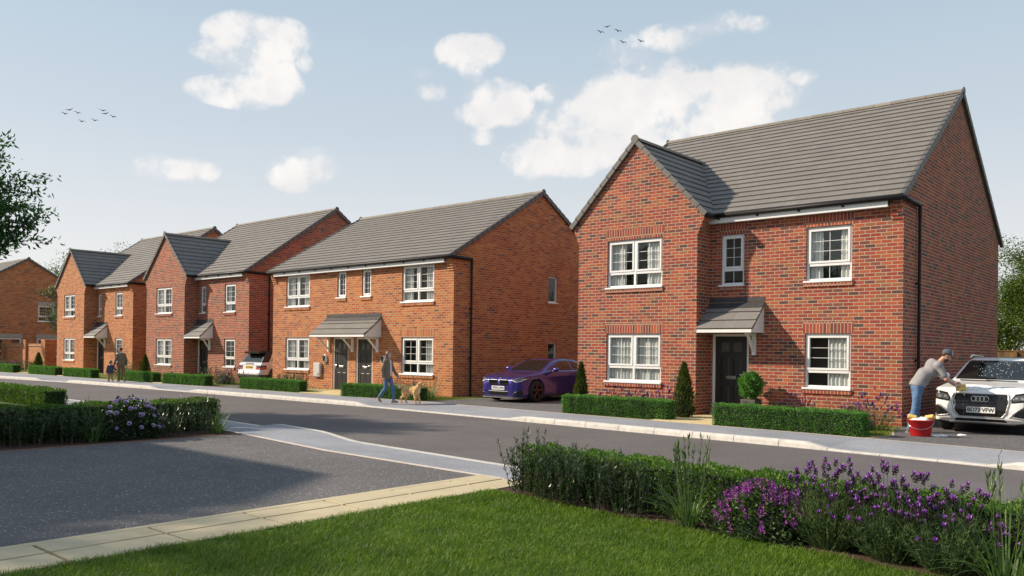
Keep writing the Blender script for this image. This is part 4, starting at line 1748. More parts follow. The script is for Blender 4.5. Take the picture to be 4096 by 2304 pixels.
def lavender(label, loc, r, h, nfl, seed, group='lavender plants', individual=True, leafn=1500, hs=1.0, ry=None):
    """spanish lavender: grey-green needles low down, stalks with dark heads and bright top bracts"""
    rng = np.random.default_rng(seed)
    ry = ry or r
    root = thing('lavender', label, 'lavender', loc, 0, group)
    ns = leafn // 22
    q = rng.uniform(0, 2 * PI, ns)
    k = rng.uniform(0, 1, ns) ** .6
    B = np.stack([np.cos(q) * k * r * .35, np.sin(q) * k * ry * .35, np.zeros(ns)], 1)
    T = np.stack([np.cos(q) * k * r, np.sin(q) * k * ry, h * .62 * (1 - .5 * k ** 2) * rng.uniform(.7, 1.1, ns)], 1)
    sV = stems(B, T, .003)
    i = np.repeat(np.arange(ns), 22)
    t = rng.uniform(.15, 1, len(i))
    P = B[i] + (T[i] - B[i]) * t[:, None]
    dd = (T[i] - B[i])
    dd /= np.linalg.norm(dd, axis=1)[:, None]
    d = dd * 1.0 + rng.normal(size=(len(i), 3)) * .45
    d /= np.linalg.norm(d, axis=1)[:, None]
    s = np.cross(d, rng.normal(size=(len(i), 3)))
    s /= np.linalg.norm(s, axis=1)[:, None]
    V, F = cat(sV, leaves(P, d, s, rng.uniform(.035, .065, len(i)), .007, fold=.1))
    np_mesh('foliage', V, F, M['lavleaf'], root)
    q = rng.uniform(0, 2 * PI, nfl)
    k = rng.uniform(0, 1, nfl) ** .55
    T = np.stack([np.cos(q) * k * r * 1.12, np.sin(q) * k * ry * 1.12, h * (1 - .45 * k ** 1.5) * rng.uniform(.48, 1.0, nfl) ** .8], 1)
    B = T * np.array([.55, .55, .0]) + np.array([0, 0, h * .25]) * rng.uniform(.6, 1.2, nfl)[:, None]
    V, F = stems(B, T, .0024)
    np_mesh('flower_stalks', V, F, M['lavleaf'], root)
    heads = [lav_head_mesh(seed + j, hs) for j in range(3)]
    if individual:
        protos = []
        for j in range(nfl):
            if j < 3:
                Hd, Pt = heads[j]
                V, F = cat(Hd, Pt)
                o = np_mesh('flower', V, F, M['lavhead'], root)
                o.data.materials.append(M['lavpetal'])
                mi = np.zeros(len(o.data.polygons), np.int32)
                mi[len(Hd[1]):] = 1
                o.data.polygons.foreach_set('material_index', mi)
                protos.append(o)
            else:
                o = protos[j % 3].copy()
                COL.objects.link(o)
                o.parent = root
            o.location = T[j]
            dv = Vector(T[j] - B[j]).normalized()
            o.rotation_euler = dv.to_track_quat('Z', 'Y').to_euler()
            sc = rng.uniform(.85, 1.2)
            o.scale = (sc, sc, sc)
    else:
        VH, VP = [], []
        for j in range(nfl):
            Hd, Pt = heads[j % 3]
            VH.append((Hd[0] + T[j], Hd[1]))
            VP.append((Pt[0] + T[j], Pt[1]))
        A, Bq = cat(*VH), cat(*VP)
        V, F = cat(A, Bq)
        o = np_mesh('flowers', V, F, M['lavhead'], root)
        o.data.materials.append(M['lavpetal'])
        mi = np.zeros(len(o.data.polygons), np.int32)
        mi[len(A[1]):] = 1
        o.data.polygons.foreach_set('material_index', mi)
        o['kind'] = 'stuff'
    return root


def grow_tree(seed, trunk_h, trunk_r, crown_c, crown_r, n_limb, n_twig, rng):
    """trunk, limbs and twig tips reaching into an uneven crown volume"""
    segs = []
    top = np.array([crown_c[0] * .25, crown_c[1] * .25, trunk_h])
    segs.append((np.zeros(3), top, trunk_r, trunk_r * .62))
    segs.append((top, np.array(crown_c) + np.array([0, 0, crown_r[2] * .55]), trunk_r * .62, trunk_r * .15))
    ax0, ax1 = top, np.array(crown_c) + np.array([0, 0, crown_r[2] * .55])
    tips = []
    for i in range(n_limb):
        t = rng.uniform(-.15, .85)
        s0 = ax0 + (ax1 - ax0) * max(0, t)
        a = i * 2.4 + rng.uniform(-.4, .4)
        up = rng.uniform(-.35, .95)
        dirv = np.array([math.cos(a) * math.sqrt(max(.05, 1 - up * up * .8)), math.sin(a) * math.sqrt(max(.05, 1 - up * up * .8)), up])
        e = np.array(crown_c) + dirv * np.array(crown_r) * rng.uniform(.62, .95)
        mid = s0 + (e - s0) * .5 + rng.normal(size=3) * .08 * crown_r[0] + np.array([0, 0, .06 * crown_r[2]])
        r0 = trunk_r * rng.uniform(.25, .42)
        segs += [(s0, mid, r0, r0 * .6), (mid, e, r0 * .6, r0 * .15)]
        for j in range(n_twig):
            u = rng.uniform(.25, 1.0)
            b = s0 + (mid - s0) * u * 2 if u < .5 else mid + (e - mid) * (u - .5) * 2
            dv = (e - s0) / (np.linalg.norm(e - s0) + 1e-6) + rng.normal(size=3) * .65
            dv /= np.linalg.norm(dv)
            l = rng.uniform(.18, .42) * crown_r[0]
            segs.append((b, b + dv * l, r0 * .22, r0 * .06))
            tips.append((b, b + dv * l))
        tips.append((mid, e))
    return segs, tips


def tree(name, label, loc, trunk_h, trunk_r, crown_c, crown_r, n_limb, n_twig, nleaf, leafL, leafW, mat, seed, group=None, spread=.14, droop=0.0, flat=.55):
    rng = np.random.default_rng(seed)
    root = thing(name, label, 'tree', loc, 0, group)
    segs, tips = grow_tree(seed, trunk_h, trunk_r, crown_c, crown_r, n_limb, n_twig, rng)
    mb = MB()
    mb.tube([segs[0][0], (segs[0][0] + segs[0][1]) / 2, segs[0][1]], [segs[0][2], (segs[0][2] + segs[0][3]) / 2, segs[0][3]], 10)
    mb.build('trunk', M['bark'], root, smooth=True)
    lb = MB()
    for a, b, r0, r1 in segs[1:]:
        lb.tube([a, b], [max(r0, .006), max(r1, .004)], 5)
    lb.build('branches', M['bark'], root, smooth=True)
    i = rng.integers(0, len(tips), nleaf)
    A = np.array([t[0] for t in tips])[i]
    B = np.array([t[1] for t in tips])[i]
    t = rng.uniform(.15, 1.08, nleaf)
    sp = spread * crown_r[0]
    P = A + (B - A) * t[:, None] + rng.normal(size=(nleaf, 3)) * sp * np.array([1, 1, flat])
    dv = (B - A)
    dv /= np.linalg.norm(dv, axis=1)[:, None] + 1e-9
    d = dv * .5 + rng.normal(size=(nleaf, 3)) * .6
    d[:, 2] -= droop
    d /= np.linalg.norm(d, axis=1)[:, None]
    s = np.cross(d, rng.normal(size=(nleaf, 3)) * .5 + np.array([[0, 0, 1.]]))
    s /= np.linalg.norm(s, axis=1)[:, None] + 1e-9
    V, F = leaves(P, d, s, leafL * rng.uniform(.7, 1.25, nleaf), leafW)
    np_mesh('crown', V, F, M[mat], root)
    return root
# ------------------------------------------------------------------ far side planting
HG = 'clipped hedges along the far pavement'
hedge('clipped hedge left of the path to the black door, cone conifer at each end', -7.53, -4.47, -2.68, -2.24, .455, angle=.012)
hedge('clipped hedge right of the path, below the planter and right-hand windows', -3.10, .16, -3.06, -2.62, .457, angle=-.06)
hedge('clipped hedge behind the woman and dog', -16.98, -13.45, -2.42, -2.0, .41, angle=.10)
hedge('clipped hedge below the meter box, in front of the parked white car', -23.52, -19.76, -2.37, -1.95, .405, angle=.03)
hedge('clipped hedge in front of the middle red house, dark shrub at its end', -29.2, -26.1, -2.60, -2.18, .41, angle=.09)
hedge('clipped hedge beside the walking man', -33.6, -30.1, -2.72, -2.3, .42, angle=.0)
hedge('clipped hedge left of the walking child', -39.5, -36.5, -2.8, -2.38, .42, angle=.05)
hedge('clipped hedge by the garden wall with a small conifer behind it', -44.5, -40.8, -2.8, -2.38, .43, angle=.0)
hedge('clipped hedge at the left edge of the photo', -51.0, -46.6, -2.9, -2.48, .43, angle=.0)
conifer('small cone conifer left of the hedge, beside the purple car', (-7.72, -1.6, 0), 1.27, .23, 3)
conifer('taller cone conifer between hedge and black door', (-4.59, -1.6, 0), 1.32, .29, 4)
conifer('cone conifer seen past the walking man', (-35.0, -.75, 0), 1.15, .3, 5)
conifer('cone conifer in front of the garden wall piers', (-45.6, -1.9, 0), 1.1, .32, 6)
# house A beds
LG = 'lavender plants'
lavender('lavender behind the hedge under the lower left window, nearer the conifer at left', (-6.75, -1.55, 0), .42, .80, 34, 21, LG, False, 500, hs=1.5)
lavender('lavender under the lower left window between two grassy stems', (-6.0, -1.5, 0), .40, .74, 30, 22, LG, False, 500, hs=1.5)
lavender('lavender beside the taller cone conifer', (-5.15, -1.75, 0), .45, .78, 46, 23, LG, False, 600, hs=1.5)
lavender('lavender behind the hedge between planter and lower right window', (-2.1, -.75, 0), .42, .72, 36, 24, LG, False, 500, hs=1.4)
lavender('lavender at the corner of the red brick house by the drive', (-.14, -1.35, 0), .50, .86, 46, 25, LG, True, 1300, hs=1.5)
salvia_bush('low purple bush at the end of the right hedge', (-.55, -1.6, 0), .42, .36, .52, 1300, 60, 26)
SG = 'shrubs against the house walls'
stem_shrub('shrub', 'dark upright shrub right of the planter', 'shrub', (-2.95, -.45, 0), .40, .22, .62, 26, 'rosemary', .05, .012, 40, 31, SG)
stem_shrub('shrub', 'thin wispy shrub under the lower right window', 'shrub', (-1.35, -.35, 0), .35, .15, .80, 10, 'thin', .06, .012, 18, 32, SG, lean=.3)
stem_shrub('shrub', 'thin wispy shrub under the lower left window', 'shrub', (-6.4, -1.0, 0), .3, .15, .78, 8, 'thin', .06, .012, 18, 33, SG, lean=.3)
# house B beds
stem_shrub('shrub', 'pale wispy shrub at the left end of the orange pair', 'shrub', (-24.4, -.45, 0), .5, .2, .95, 14, 'thin', .07, .014, 20, 34, SG, lean=.3)
stem_shrub('shrub', 'dark bushy shrub below the meter box', 'shrub', (-22.35, -.75, 0), .75, .3, .80, 46, 'dark', .06, .022, 34, 35, SG)
stem_shrub('shrub', 'dark shrub left of the meter box', 'shrub', (-23.3, -.55, 0), .45, .25, .66, 26, 'dark', .06, .022, 30, 36, SG)
stem_shrub('shrub', 'brownish shrub behind the hedge left of the woman', 'shrub', (-17.1, -.45, 0), .5, .22, .72, 26, 'rosemary', .05, .015, 30, 37, SG)
stem_shrub('shrub', 'wispy shrub behind the woman under the window', 'shrub', (-16.0, -.4, 0), .5, .2, .85, 14, 'thin', .07, .014, 18, 38, SG, lean=.3)
stem_shrub('shrub', 'tall wispy shrub right of the dog', 'shrub', (-14.75, -.75, 0), .55, .25, .98, 16, 'thin', .08, .014, 22, 39, SG, lean=.35)
grass_clump('green grass clump right of the dog', (-13.9, -1.35, 0), .55, .6, 130, 40, w=.016)
salvia_bush('low purple bush beside the dog', (-14.7, -1.3, 0), .38, .3, .48, 700, 40, 41)
# houses C and D beds
stem_shrub('shrub', 'dark shrub beside the middle house porch', 'shrub', (-29.2, -.55, 0), .65, .3, .85, 36, 'dark', .07, .025, 30, 42, SG)
stem_shrub('shrub', 'brownish shrub under the middle house window', 'shrub', (-28.2, -.5, 0), .45, .25, .72, 22, 'rosemary', .06, .018, 28, 43, SG)
grass_clump('grass clump in front of the middle house', (-27.6, -.9, 0), .6, .5, 70, 44, w=.018)
salvia_bush('low purple bush beside the parked white car', (-27.0, -1.0, 0), .5, .35, .55, 600, 46, 45, scale=1.3)
lavender('lavender beside the parked white car', (-26.2, -.95, 0), .5, .85, 30, 46, LG, False, 700, hs=1.6)
salvia_bush('purple bush at the door left of the child', (-38.6, -.3, 0), .62, .4, .6, 500, 50, 47, scale=1.6)
grass_clump('grass clump left of the child', (-37.6, -.6, 0), .75, .6, 70, 48, w=.025)
stem_shrub('shrub', 'wispy shrub behind the child', 'shrub', (-38.4, .15, 0), .6, .25, 1.05, 18, 'thin', .10, .02, 20, 49, SG, lean=.3)
stem_shrub('shrub', 'dark shrub in front of the garden wall', 'shrub', (-48.6, -1.5, 0), 1.5, .3, .8, 50, 'rosemary', .09, .03, 26, 50, SG)
stem_shrub('shrub', 'dark shrub at the left edge before the garden wall', 'shrub', (-53.0, -1.4, 0), 1.2, .3, .8, 36, 'rosemary', .09, .03, 26, 51, SG)
salvia_bush('purple bush in front of the garden wall', (-49.9, -1.7, 0), .5, .35, .5, 300, 40, 52, scale=1.8)
# box ball in a square pot
tp = thing('topiary', 'box ball topiary in a square grey planter by the black door', 'potted plant', (-3.36, -.48, 0))
pot = MB()
pot.box(-.19, .19, -.19, .19, 0, .47)
po = pot.build('planter', plain('planter_grey', (.085, .076, .068), .6), tp, bevel=.008)
pr = MB()
pr.box(-.12, .02, -.196, -.189, .40, .415)
pr.build('planter_slot', M['black'], po)
so2 = MB()
so2.box(-.17, .17, -.17, .17, .46, .476)
so2.build('soil', M['soil'], po)
st = MB()
st.tube([(0, 0, .45), (.01, 0, .62)], .014, 6)
st.build('stem', M['bark'], tp)
rng = np.random.default_rng(77)
n = 5200
d0 = rng.normal(size=(n, 3))
d0 /= np.linalg.norm(d0, axis=1)[:, None]
co_ = MB()
co_.ell((0, 0, .82), (.20, .20, .25), 12, 8)
co_.build('dark_core', M['core'], tp)
P = d0 * np.array([.275, .275, .335]) * (rng.uniform(.55, 1.08, n) ** .5 * (1 + .16 * np.sin(d0[:, 0] * 8 + d0[:, 2] * 7) + .10 * np.sin(d0[:, 1] * 13 + d0[:, 2] * 15)) * (1 - .18 * np.clip(d0[:, 2], 0, 1)))[:, None] + np.array([0, 0, .835])
s = np.cross(d0, rng.normal(size=(n, 3)))
s /= np.linalg.norm(s, axis=1)[:, None]
d1 = d0 + rng.normal(size=(n, 3)) * .5
d1 /= np.linalg.norm(d1, axis=1)[:, None]
V, F = leaves(P, d1, s, .045, .026)
np_mesh('foliage', V, F, M['hedge'], tp)

# ------------------------------------------------------------------ near side planting
NHG = 'clipped hedges on the near side'
hedge('low hedge behind the lavender bed on the right', -.50, 7.2, -12.88, -12.36, .475, 'hedge2', n=52000, leaf=.024, group=NHG, angle=-.068, jag=.018)
h1 = hedge('hedge beside the near driveway behind the rose bush', -2.05, 2.05, -.27, .27, .56, 'hedge2', leaf=.027, group=NHG, jag=.02)
h1.location = (-9.35, -13.45, 0)
h1.rotation_euler = (0, 0, PI / 2 + .04)
hedge('sunlit hedge on the near side beyond the rose bush', -24.5, -17.0, -11.75, -11.2, .43, 'hedge2', leaf=.034, group=NHG, angle=.0, jag=.02)
LS = 'lance-leaved shrubs'
stem_shrub('leafy_shrub', 'dark lance-leaved shrub at the paving corner', 'shrub', (-.22, -12.72, 0), .24, .22, .80, 34, 'lance', .062, .016, 56, 61, LS, up=.7)
stem_shrub('leafy_shrub', 'dark lance-leaved shrub in the middle of the dark trio', 'shrub', (.38, -12.86, 0), .36, .2, .74, 42, 'lance', .062, .016, 56, 62, LS, up=.6)
stem_shrub('leafy_shrub', 'dark lance-leaved shrub left of the tall grass', 'shrub', (1.08, -12.92, 0), .36, .18, .66, 38, 'lance', .062, .016, 52, 63, LS, up=.6)
grass_clump('arching grass with seed stalks between dark shrubs and purple bush', (1.86, -12.98, 0), .46, .55, 110, 64, 15, .86, w=.013)
salvia_bush('rounded purple flowering bush by the near lawn', (2.55, -12.93, 0), .43, .30, .42, 2300, 120, 65)
lavender('lavender plant next to the rounded purple bush', (3.12, -12.95, 0), .40, .80, 84, 66, LG, True, 4200, hs=1.2, ry=.28)
lavender('lavender plant in the middle of the near bed', (3.62, -13.02, 0), .40, .82, 80, 67, LG, True, 4200, hs=1.2, ry=.28)
lavender('lavender plant nearest the tall grass at the right edge', (4.05, -13.12, 0), .36, .72, 56, 68, LG, True, 3400, hs=1.2, ry=.26)
grass_clump('tall grass with seed stalks at the lower right edge', (4.46, -13.32, 0), .62, .6, 80, 69, 9, .98, w=.016)
stem_shrub('leafy_shrub', 'dark lance-leaved shrub at the left edge', 'shrub', (-8.72, -15.0, 0), .30, .50, .72, 46, 'lance', .08, .02, 54, 71, LS, up=.6)
stem_shrub('leafy_shrub', 'dark lance-leaved shrub left of the rose bush', 'shrub', (-8.66, -14.3, 0), .28, .32, .66, 34, 'lance', .08, .02, 54, 72, LS, up=.6)
stem_shrub('leafy_shrub', 'lance-leaved shrub with tall shoots right of the rose bush', 'shrub', (-8.62, -12.75, 0), .30, .30, .86, 26, 'lance', .07, .018, 46, 73, LS, hvar=.6)
stem_shrub('leafy_shrub', 'tall thin shrub at the end of the driveway hedge', 'shrub', (-8.72, -12.0, 0), .26, .22, .92, 20, 'lance', .065, .016, 44, 74, LS, hvar=.6)
grass_clump('arching grass in front of the driveway hedge', (-8.45, -14.02, 0), .52, .55, 90, 75, 10, .75, w=.012)
grass_clump('arching grass at the pavement end of the hedge', (-8.42, -11.85, 0), .48, .55, 90, 76, 0, w=.012)
# rose bush
rb, rng = dome_shrub('rose_bush', 'dark rose bush with pale lilac blooms in front of the hedge', 'rose bush', (-8.62, -13.42, 0), .34, .62, .66, 2600, 'roseleaf', .055, 80)
pro = []
for j in range(36):
    if j < 3:
        rg = np.random.default_rng(90 + j)
        m = 30
        t = np.linspace(.1, 1, m)
        a = np.arange(m) * 2.4
        P = np.stack([np.cos(a) * t * .012, np.sin(a) * t * .012, .004 * np.ones(m)], 1)
        d = np.stack([np.cos(a) * t * .9, np.sin(a) * t * .9, 1.15 - t * .8], 1)
        d /= np.linalg.norm(d, axis=1)[:, None]
        s = np.stack([-np.sin(a), np.cos(a), np.zeros(m)], 1)
        V, F = leaves(P, d, s, .034, .034, fold=-.2, curl=-.2)
        o = np_mesh('bloom', V, F, M['rose'], rb)
        pro.append(o)
    else:
        o = pro[j % 3].copy()
        COL.objects.link(o)
        o.parent = rb
    a = rng.uniform(-1.2, 1.75)
    e = rng.uniform(.25, 1.35)
    dv = Vector((math.cos(e) * math.cos(a), math.cos(e) * math.sin(a), math.sin(e)))
    o.location = (dv.x * .36, dv.y * .66, dv.z * .70)
    o.rotation_euler = (dv + Vector((.4, -.3, .5))).to_track_quat('Z', 'Y').to_euler()
    q = rng.uniform(.7, 1.25)
    o.scale = (q, q, q)

# near lawn: real blades
rng = np.random.default_rng(5)
def lawn_blades(name, n, x0, x1, y0, y1f, hmul=1.0, near=None):
    X = rng.uniform(x0, x1, n)
    Y = rng.uniform(y0, -12.75, n)
    top = np.interp(X, [-1, -.58, .22, 1.15, 1.9, 2.53, 3.2, 3.8, 5, 8], [-12.80, -12.84, -12.90, -13.03, -13.06, -13.12, -13.16, -13.27, -13.36, -13.6]) if y1f else np.full(n, -11.4)
    dist = np.hypot(X - CAM['x'], Y - CAM['y'])
    keep = (Y < top + rng.normal(size=n) * .02) & (rng.uniform(0, 1, n) < np.clip(6.5 / dist, .35, 1) ** 1.2)
    X, Y, dist = X[keep], Y[keep], dist[keep]
    m = len(X)
    clump = .5 + .5 * np.sin(X * 5.1 + np.sin(Y * 4.3) * 1.7) * np.sin(Y * 6.2 + np.sin(X * 3.7) * 2.1)
    a = rng.uniform(0, 2 * PI, m)
    d = np.stack([np.cos(a) * .5, np.sin(a) * .5, np.ones(m)], 1) + rng.normal(size=(m, 3)) * .18
    d /= np.linalg.norm(d, axis=1)[:, None]
    s = np.stack([-np.sin(a), np.cos(a), np.zeros(m)], 1)
    V, F = blades(np.stack([X, Y, np.zeros(m)], 1), d, s, hmul * rng.uniform(.028, .062, m) * (.75 + .5 * clump), .0046 * np.clip(dist / 6.0, 1, 1.8), rng.uniform(.2, 1.3, m), seg=2)
    o = np_mesh(name, V, F, M['grassblade'], None, smooth=True)
    return tag(o, 'short mown green grass of the near lawn', 'grass', kind='stuff')
M['grassblade'] = leaf_mat('grass_blade', (.062, .135, .008), (.112, .205, .012), (.20, .285, .028), .5, .4)
lawn_blades('grass', 340000, -.75, 6.0, -18.2, True)
# far front lawns: short tufts
def far_tufts():
    parts = []
    for (x0, x1, y0, y1, n) in ((-7.5, -4.75, -2.2, -.75, 3000), (-3.1, .1, -2.5, -.1, 5000), (.03, .34, -2.6, -1.2, 700), (-17, -13.3, -1.9, -.1, 5000), (-23.5, -19.8, -1.9, -.1, 3000), (-30, -26.1, -2.2, -.1, 3000), (-41, -30, -2.3, -.3, 4000)):
        X, Y = rng.uniform(x0, x1, n), rng.uniform(y0, y1, n)
        a = rng.uniform(0, 2 * PI, n)
        d = np.stack([np.cos(a) * .4, np.sin(a) * .4, np.ones(n)], 1)
        d /= np.linalg.norm(d, axis=1)[:, None]
        s = np.stack([-np.sin(a), np.cos(a), np.zeros(n)], 1)
        parts.append(blades(np.stack([X, Y, np.zeros(n)], 1), d, s, rng.uniform(.03, .05, n), .012, .4, seg=1))
    V, F = cat(*parts)
    return tag(np_mesh('grass', V, F, M['fargrass'], None), 'short bright grass of the far front gardens', 'grass', kind='stuff')
M['fargrass'] = leaf_mat('far_grass_blade', (.10, .14, .012), (.15, .19, .018), (.20, .24, .03), .6, .3)
far_tufts()
# ------------------------------------------------------------------ cars
M['tyre'] = plain('tyre_rubber', (.014, .014, .014), .8)
M['cglass'] = plain('car_glass', (.010, .012, .012), .03, spec=.9)
M['trim'] = plain('gloss_black_trim', (.012, .012, .013), .25)
M['matt'] = plain('matt_black_trim', (.02, .02, .02), .7)
M['purple'] = plain('purple_paint', (.042, .034, .235), .26, .5, coat=1.0)
M['wpaint'] = plain('white_paint', (.84, .82, .80), .35, 0, coat=1.0)
M['spaint'] = plain('silver_white_paint', (.66, .63, .63), .35, 0, coat=1.0)
M['platew'] = plain('plate_white', (.78, .77, .74), .4)
M['platey'] = plain('plate_yellow', (.80, .55, .02), .4)
M['ink'] = plain('plate_letters', (.01, .01, .01), .5)
M['bronze'] = plain('dark_bronze_wheel', (.10, .060, .045), .35, .9)
M['lens'] = plain('lamp_lens', (.10, .10, .105), .08, .2, spec=.9)
M['drl'] = plain('lamp_strip', (.85, .87, .9), .2)
M['redlens'] = plain('red_lens', (.55, .02, .015), .15, coat=1.0)
M['silver'] = plain('satin_silver', (.55, .53, .51), .35, .8)
M['foam'] = plain('soap_foam', (.86, .86, .87), .8, bump=.4, bscale=90)
M['sponge'] = plain('yellow_sponge', (.72, .50, .14), .95, var=.25, vscale=90, bump=.9, bscale=120)


def mir(half):
    """mirror a list of (half width, t) into a closed polygon (x, t)"""
    return [(w, t) for w, t in half] + [(-w, t) for w, t in reversed(half)]


def text_mesh(body, size, mat, name, parent, loc, rot, extrude=.002, bold=.0, sx=1.0):
    cu = bpy.data.curves.new(name, 'FONT')
    cu.body = body
    cu.size = size
    cu.align_x = 'CENTER'
    cu.align_y = 'CENTER'
    cu.extrude = extrude
    cu.offset = bold
    tmp = bpy.data.objects.new('tmp', cu)
    COL.objects.link(tmp)
    dg = bpy.context.evaluated_depsgraph_get()
    me = bpy.data.meshes.new_from_object(tmp.evaluated_get(dg))
    bpy.data.objects.remove(tmp)
    me.materials.clear()
    me.materials.append(mat)
    o = link(bpy.data.objects.new(name, me), parent)
    o.location = loc
    o.rotation_euler = rot
    o.scale = (sx, 1, 1)
    return o


class Car:
    def __init__(self, root, L, W, side, green, plan, sect, gsect, wheels, wr, h, k=.05):
        self.root, self.L, self.W, self.h = root, L, W, h
        self.side, self.green, self.plan, self.sect, self.gsect = side, green, plan, sect, gsect
        self.wheels, self.wr, self.k = wheels, wr, k
        self.gplan = [(w - .10 if w > .3 else w, y) for w, y in plan]

    def low(self, G):
        X, Y, Z = G
        yz = poly2d(Y[0], Z[0], self.side)[None]
        xy = poly2d(X[:, :, 0], Y[:, :, 0], self.plan)[:, :, None]
        xz = poly2d(X[:, 0, :], Z[:, 0, :], self.sect)[:, None, :]
        return smax(smax(np.broadcast_to(yz, X.shape), np.broadcast_to(xy, X.shape), self.k), np.broadcast_to(xz, X.shape), self.k)

    def top(self, G):
        X, Y, Z = G
        yz = poly2d(Y[0], Z[0], self.green)[None]
        xz = poly2d(X[:, 0, :], Z[:, 0, :], self.gsect)[:, None, :]
        xy = poly2d(X[:, :, 0], Y[:, :, 0], self.plan)[:, :, None]
        return smax(smax(np.broadcast_to(yz, X.shape), np.broadcast_to(xz, X.shape), .06), np.broadcast_to(xy, X.shape), .03)

    def full(self, G):
        return smin(self.low(G), self.top(G), .045)

    def arches(self, G, D, grow=.045):
        X, Y, Z = G
        for wy in self.wheels:
            c = np.sqrt((Y - wy) ** 2 + (Z - self.wr) ** 2) - (self.wr + grow)
            c = np.maximum(c, .52 - np.abs(X))
            D = np.maximum(D, -c)
        return D

    def body(self, mat, extra=None):
        w = self.W / 2
        zt = max(p[1] for p in self.green)

        def fn(G):
            D = self.arches(G, self.full(G))
            if extra:
                D = extra(G, D)
            return D
        self.body_o = sdf_obj('body', (-w, 0, .1), (w, self.L, zt), self.h, fn, mat, self.root)
        u = MB()
        u.box(-w + .12, w - .12, .25, self.L - .25, .17, .5)
        u.build('underbody', M['matt'], self.root)

    def panel(self, name, lo, hi, poly, plane, off, mat, parent=None, h=None, which='full', depth=.03, cond=None, relax=1):
        """trim or glass that follows the body skin inside an outline"""
        f = getattr(self, which)

        def fn(G):
            X, Y, Z = G
            D = f(G)
            if plane == 'xz':
                P = poly2d(X[:, 0, :], Z[:, 0, :], poly)[:, None, :]
            elif plane == 'yz':
                P = poly2d(Y[0], Z[0], poly)[None]
            else:
                P = poly2d(X[:, :, 0], Y[:, :, 0], poly)[:, :, None]
            D = np.maximum(np.maximum(D - off, np.broadcast_to(P, X.shape)), -(D + depth))
            if cond is not None:
                D = np.maximum(D, cond(X, Y, Z))
            return D
        return sdf_obj(name, lo, hi, h or self.h, fn, mat, parent or self.root, relax)

    def surf_y(self, x, z, y0=-.3, y1=1.5, back=False, which='full'):
        """first y where the skin is met looking along +y (or from the back)"""
        ys = np.linspace(y0, y1, 600, dtype=np.float32)
        G = np.meshgrid(np.array([x], np.float32), ys, np.array([z], np.float32), indexing='ij')
        D = getattr(self, which)(G)[0, :, 0]
        i = np.argmax(D < 0)
        return float(ys[i])

    def wheel(self, x, y, rim_mat, spokes=5, twin=False, rimr=.68):
        s = 1 if x > 0 else -1
        r, wd = self.wr, .21
        w = MB()
        pr = [(r * .62, -wd / 2), (r * .93, -wd / 2), (r, -wd / 2 + .035), (r, wd / 2 - .035), (r * .93, wd / 2), (r * .62, wd / 2)]
        vs, fs = [], []
        N = 36
        for rr, a in pr:
            for k in range(N):
                t = 2 * PI * k / N
                vs.append((x + a, y + rr * math.cos(t), r + rr * math.sin(t)))
        for i in range(len(pr) - 1):
            for k in range(N):
                fs.append((i * N + k, i * N + (k + 1) % N, (i + 1) * N + (k + 1) % N, (i + 1) * N + k))
        w.add(vs, fs)
        ob = thing_part('wheel', self.root)
        w.build('tyre', M['tyre'], ob, smooth=True)
        q = MB()
        R0 = r * (rimr + .06)
        xo = x + s * (wd / 2 - .012)
        vs, fs = [], []
        for rr, a in ((R0 + .012, s * .004), (R0 - .02, s * .002), (R0 - .035, -s * .06), (R0 - .02, -s * .10)):
            for k in range(N):
                t = 2 * PI * k / N
                vs.append((xo + a, y + rr * math.cos(t), r + rr * math.sin(t)))
        for i in range(3):
            for k in range(N):
                fs.append((i * N + k, i * N + (k + 1) % N, (i + 1) * N + (k + 1) % N, (i + 1) * N + k))
        q.add(vs, fs)
        for k in range(spokes):
            for dt in ((-.13, .13) if twin else (0,)):
                t = 2 * PI * k / spokes + .3
                c, s_ = math.cos(t), math.sin(t)
                e, f_ = math.cos(t + dt), math.sin(t + dt)
                p0 = (xo - s * .018, y + c * .03, r + s_ * .03)
                p1 = (xo - s * .004, y + e * (R0 - .01), r + f_ * (R0 - .01))
                q.tube([p0, p1], [.030, .020], 6)
        q.tube([(xo - s * .05, y, r), (xo - s * .006, y, r)], [.055, .045], 12)
        q.build('rim', rim_mat, ob)
        d = MB()
        d.tube([(xo - s * .09, y, r), (xo - s * .08, y, r)], [R0 - .02, R0 - .02], 24)
        d.build('brake_disc', M['matt'], ob)

    def plate(self, txt, y, z, col, back=False, pitch=0.0, x=0.0):
        p = MB()
        p.box(x - .262, x + .262, y - .008, y + .006, z - .058, z + .058)
        o = p.build('number_plate', M[col], self.root, bevel=.003)
        text_mesh(txt, .105, M['ink'], 'plate_letters', o, (x, y - .0095, z - .002), (PI / 2, 0, 0), .0015, .0025, 1.0)
        return o


def thing_part(name, parent):
    o = bpy.data.objects.new(name, None)
    o.empty_display_size = .1
    return link(o, parent)


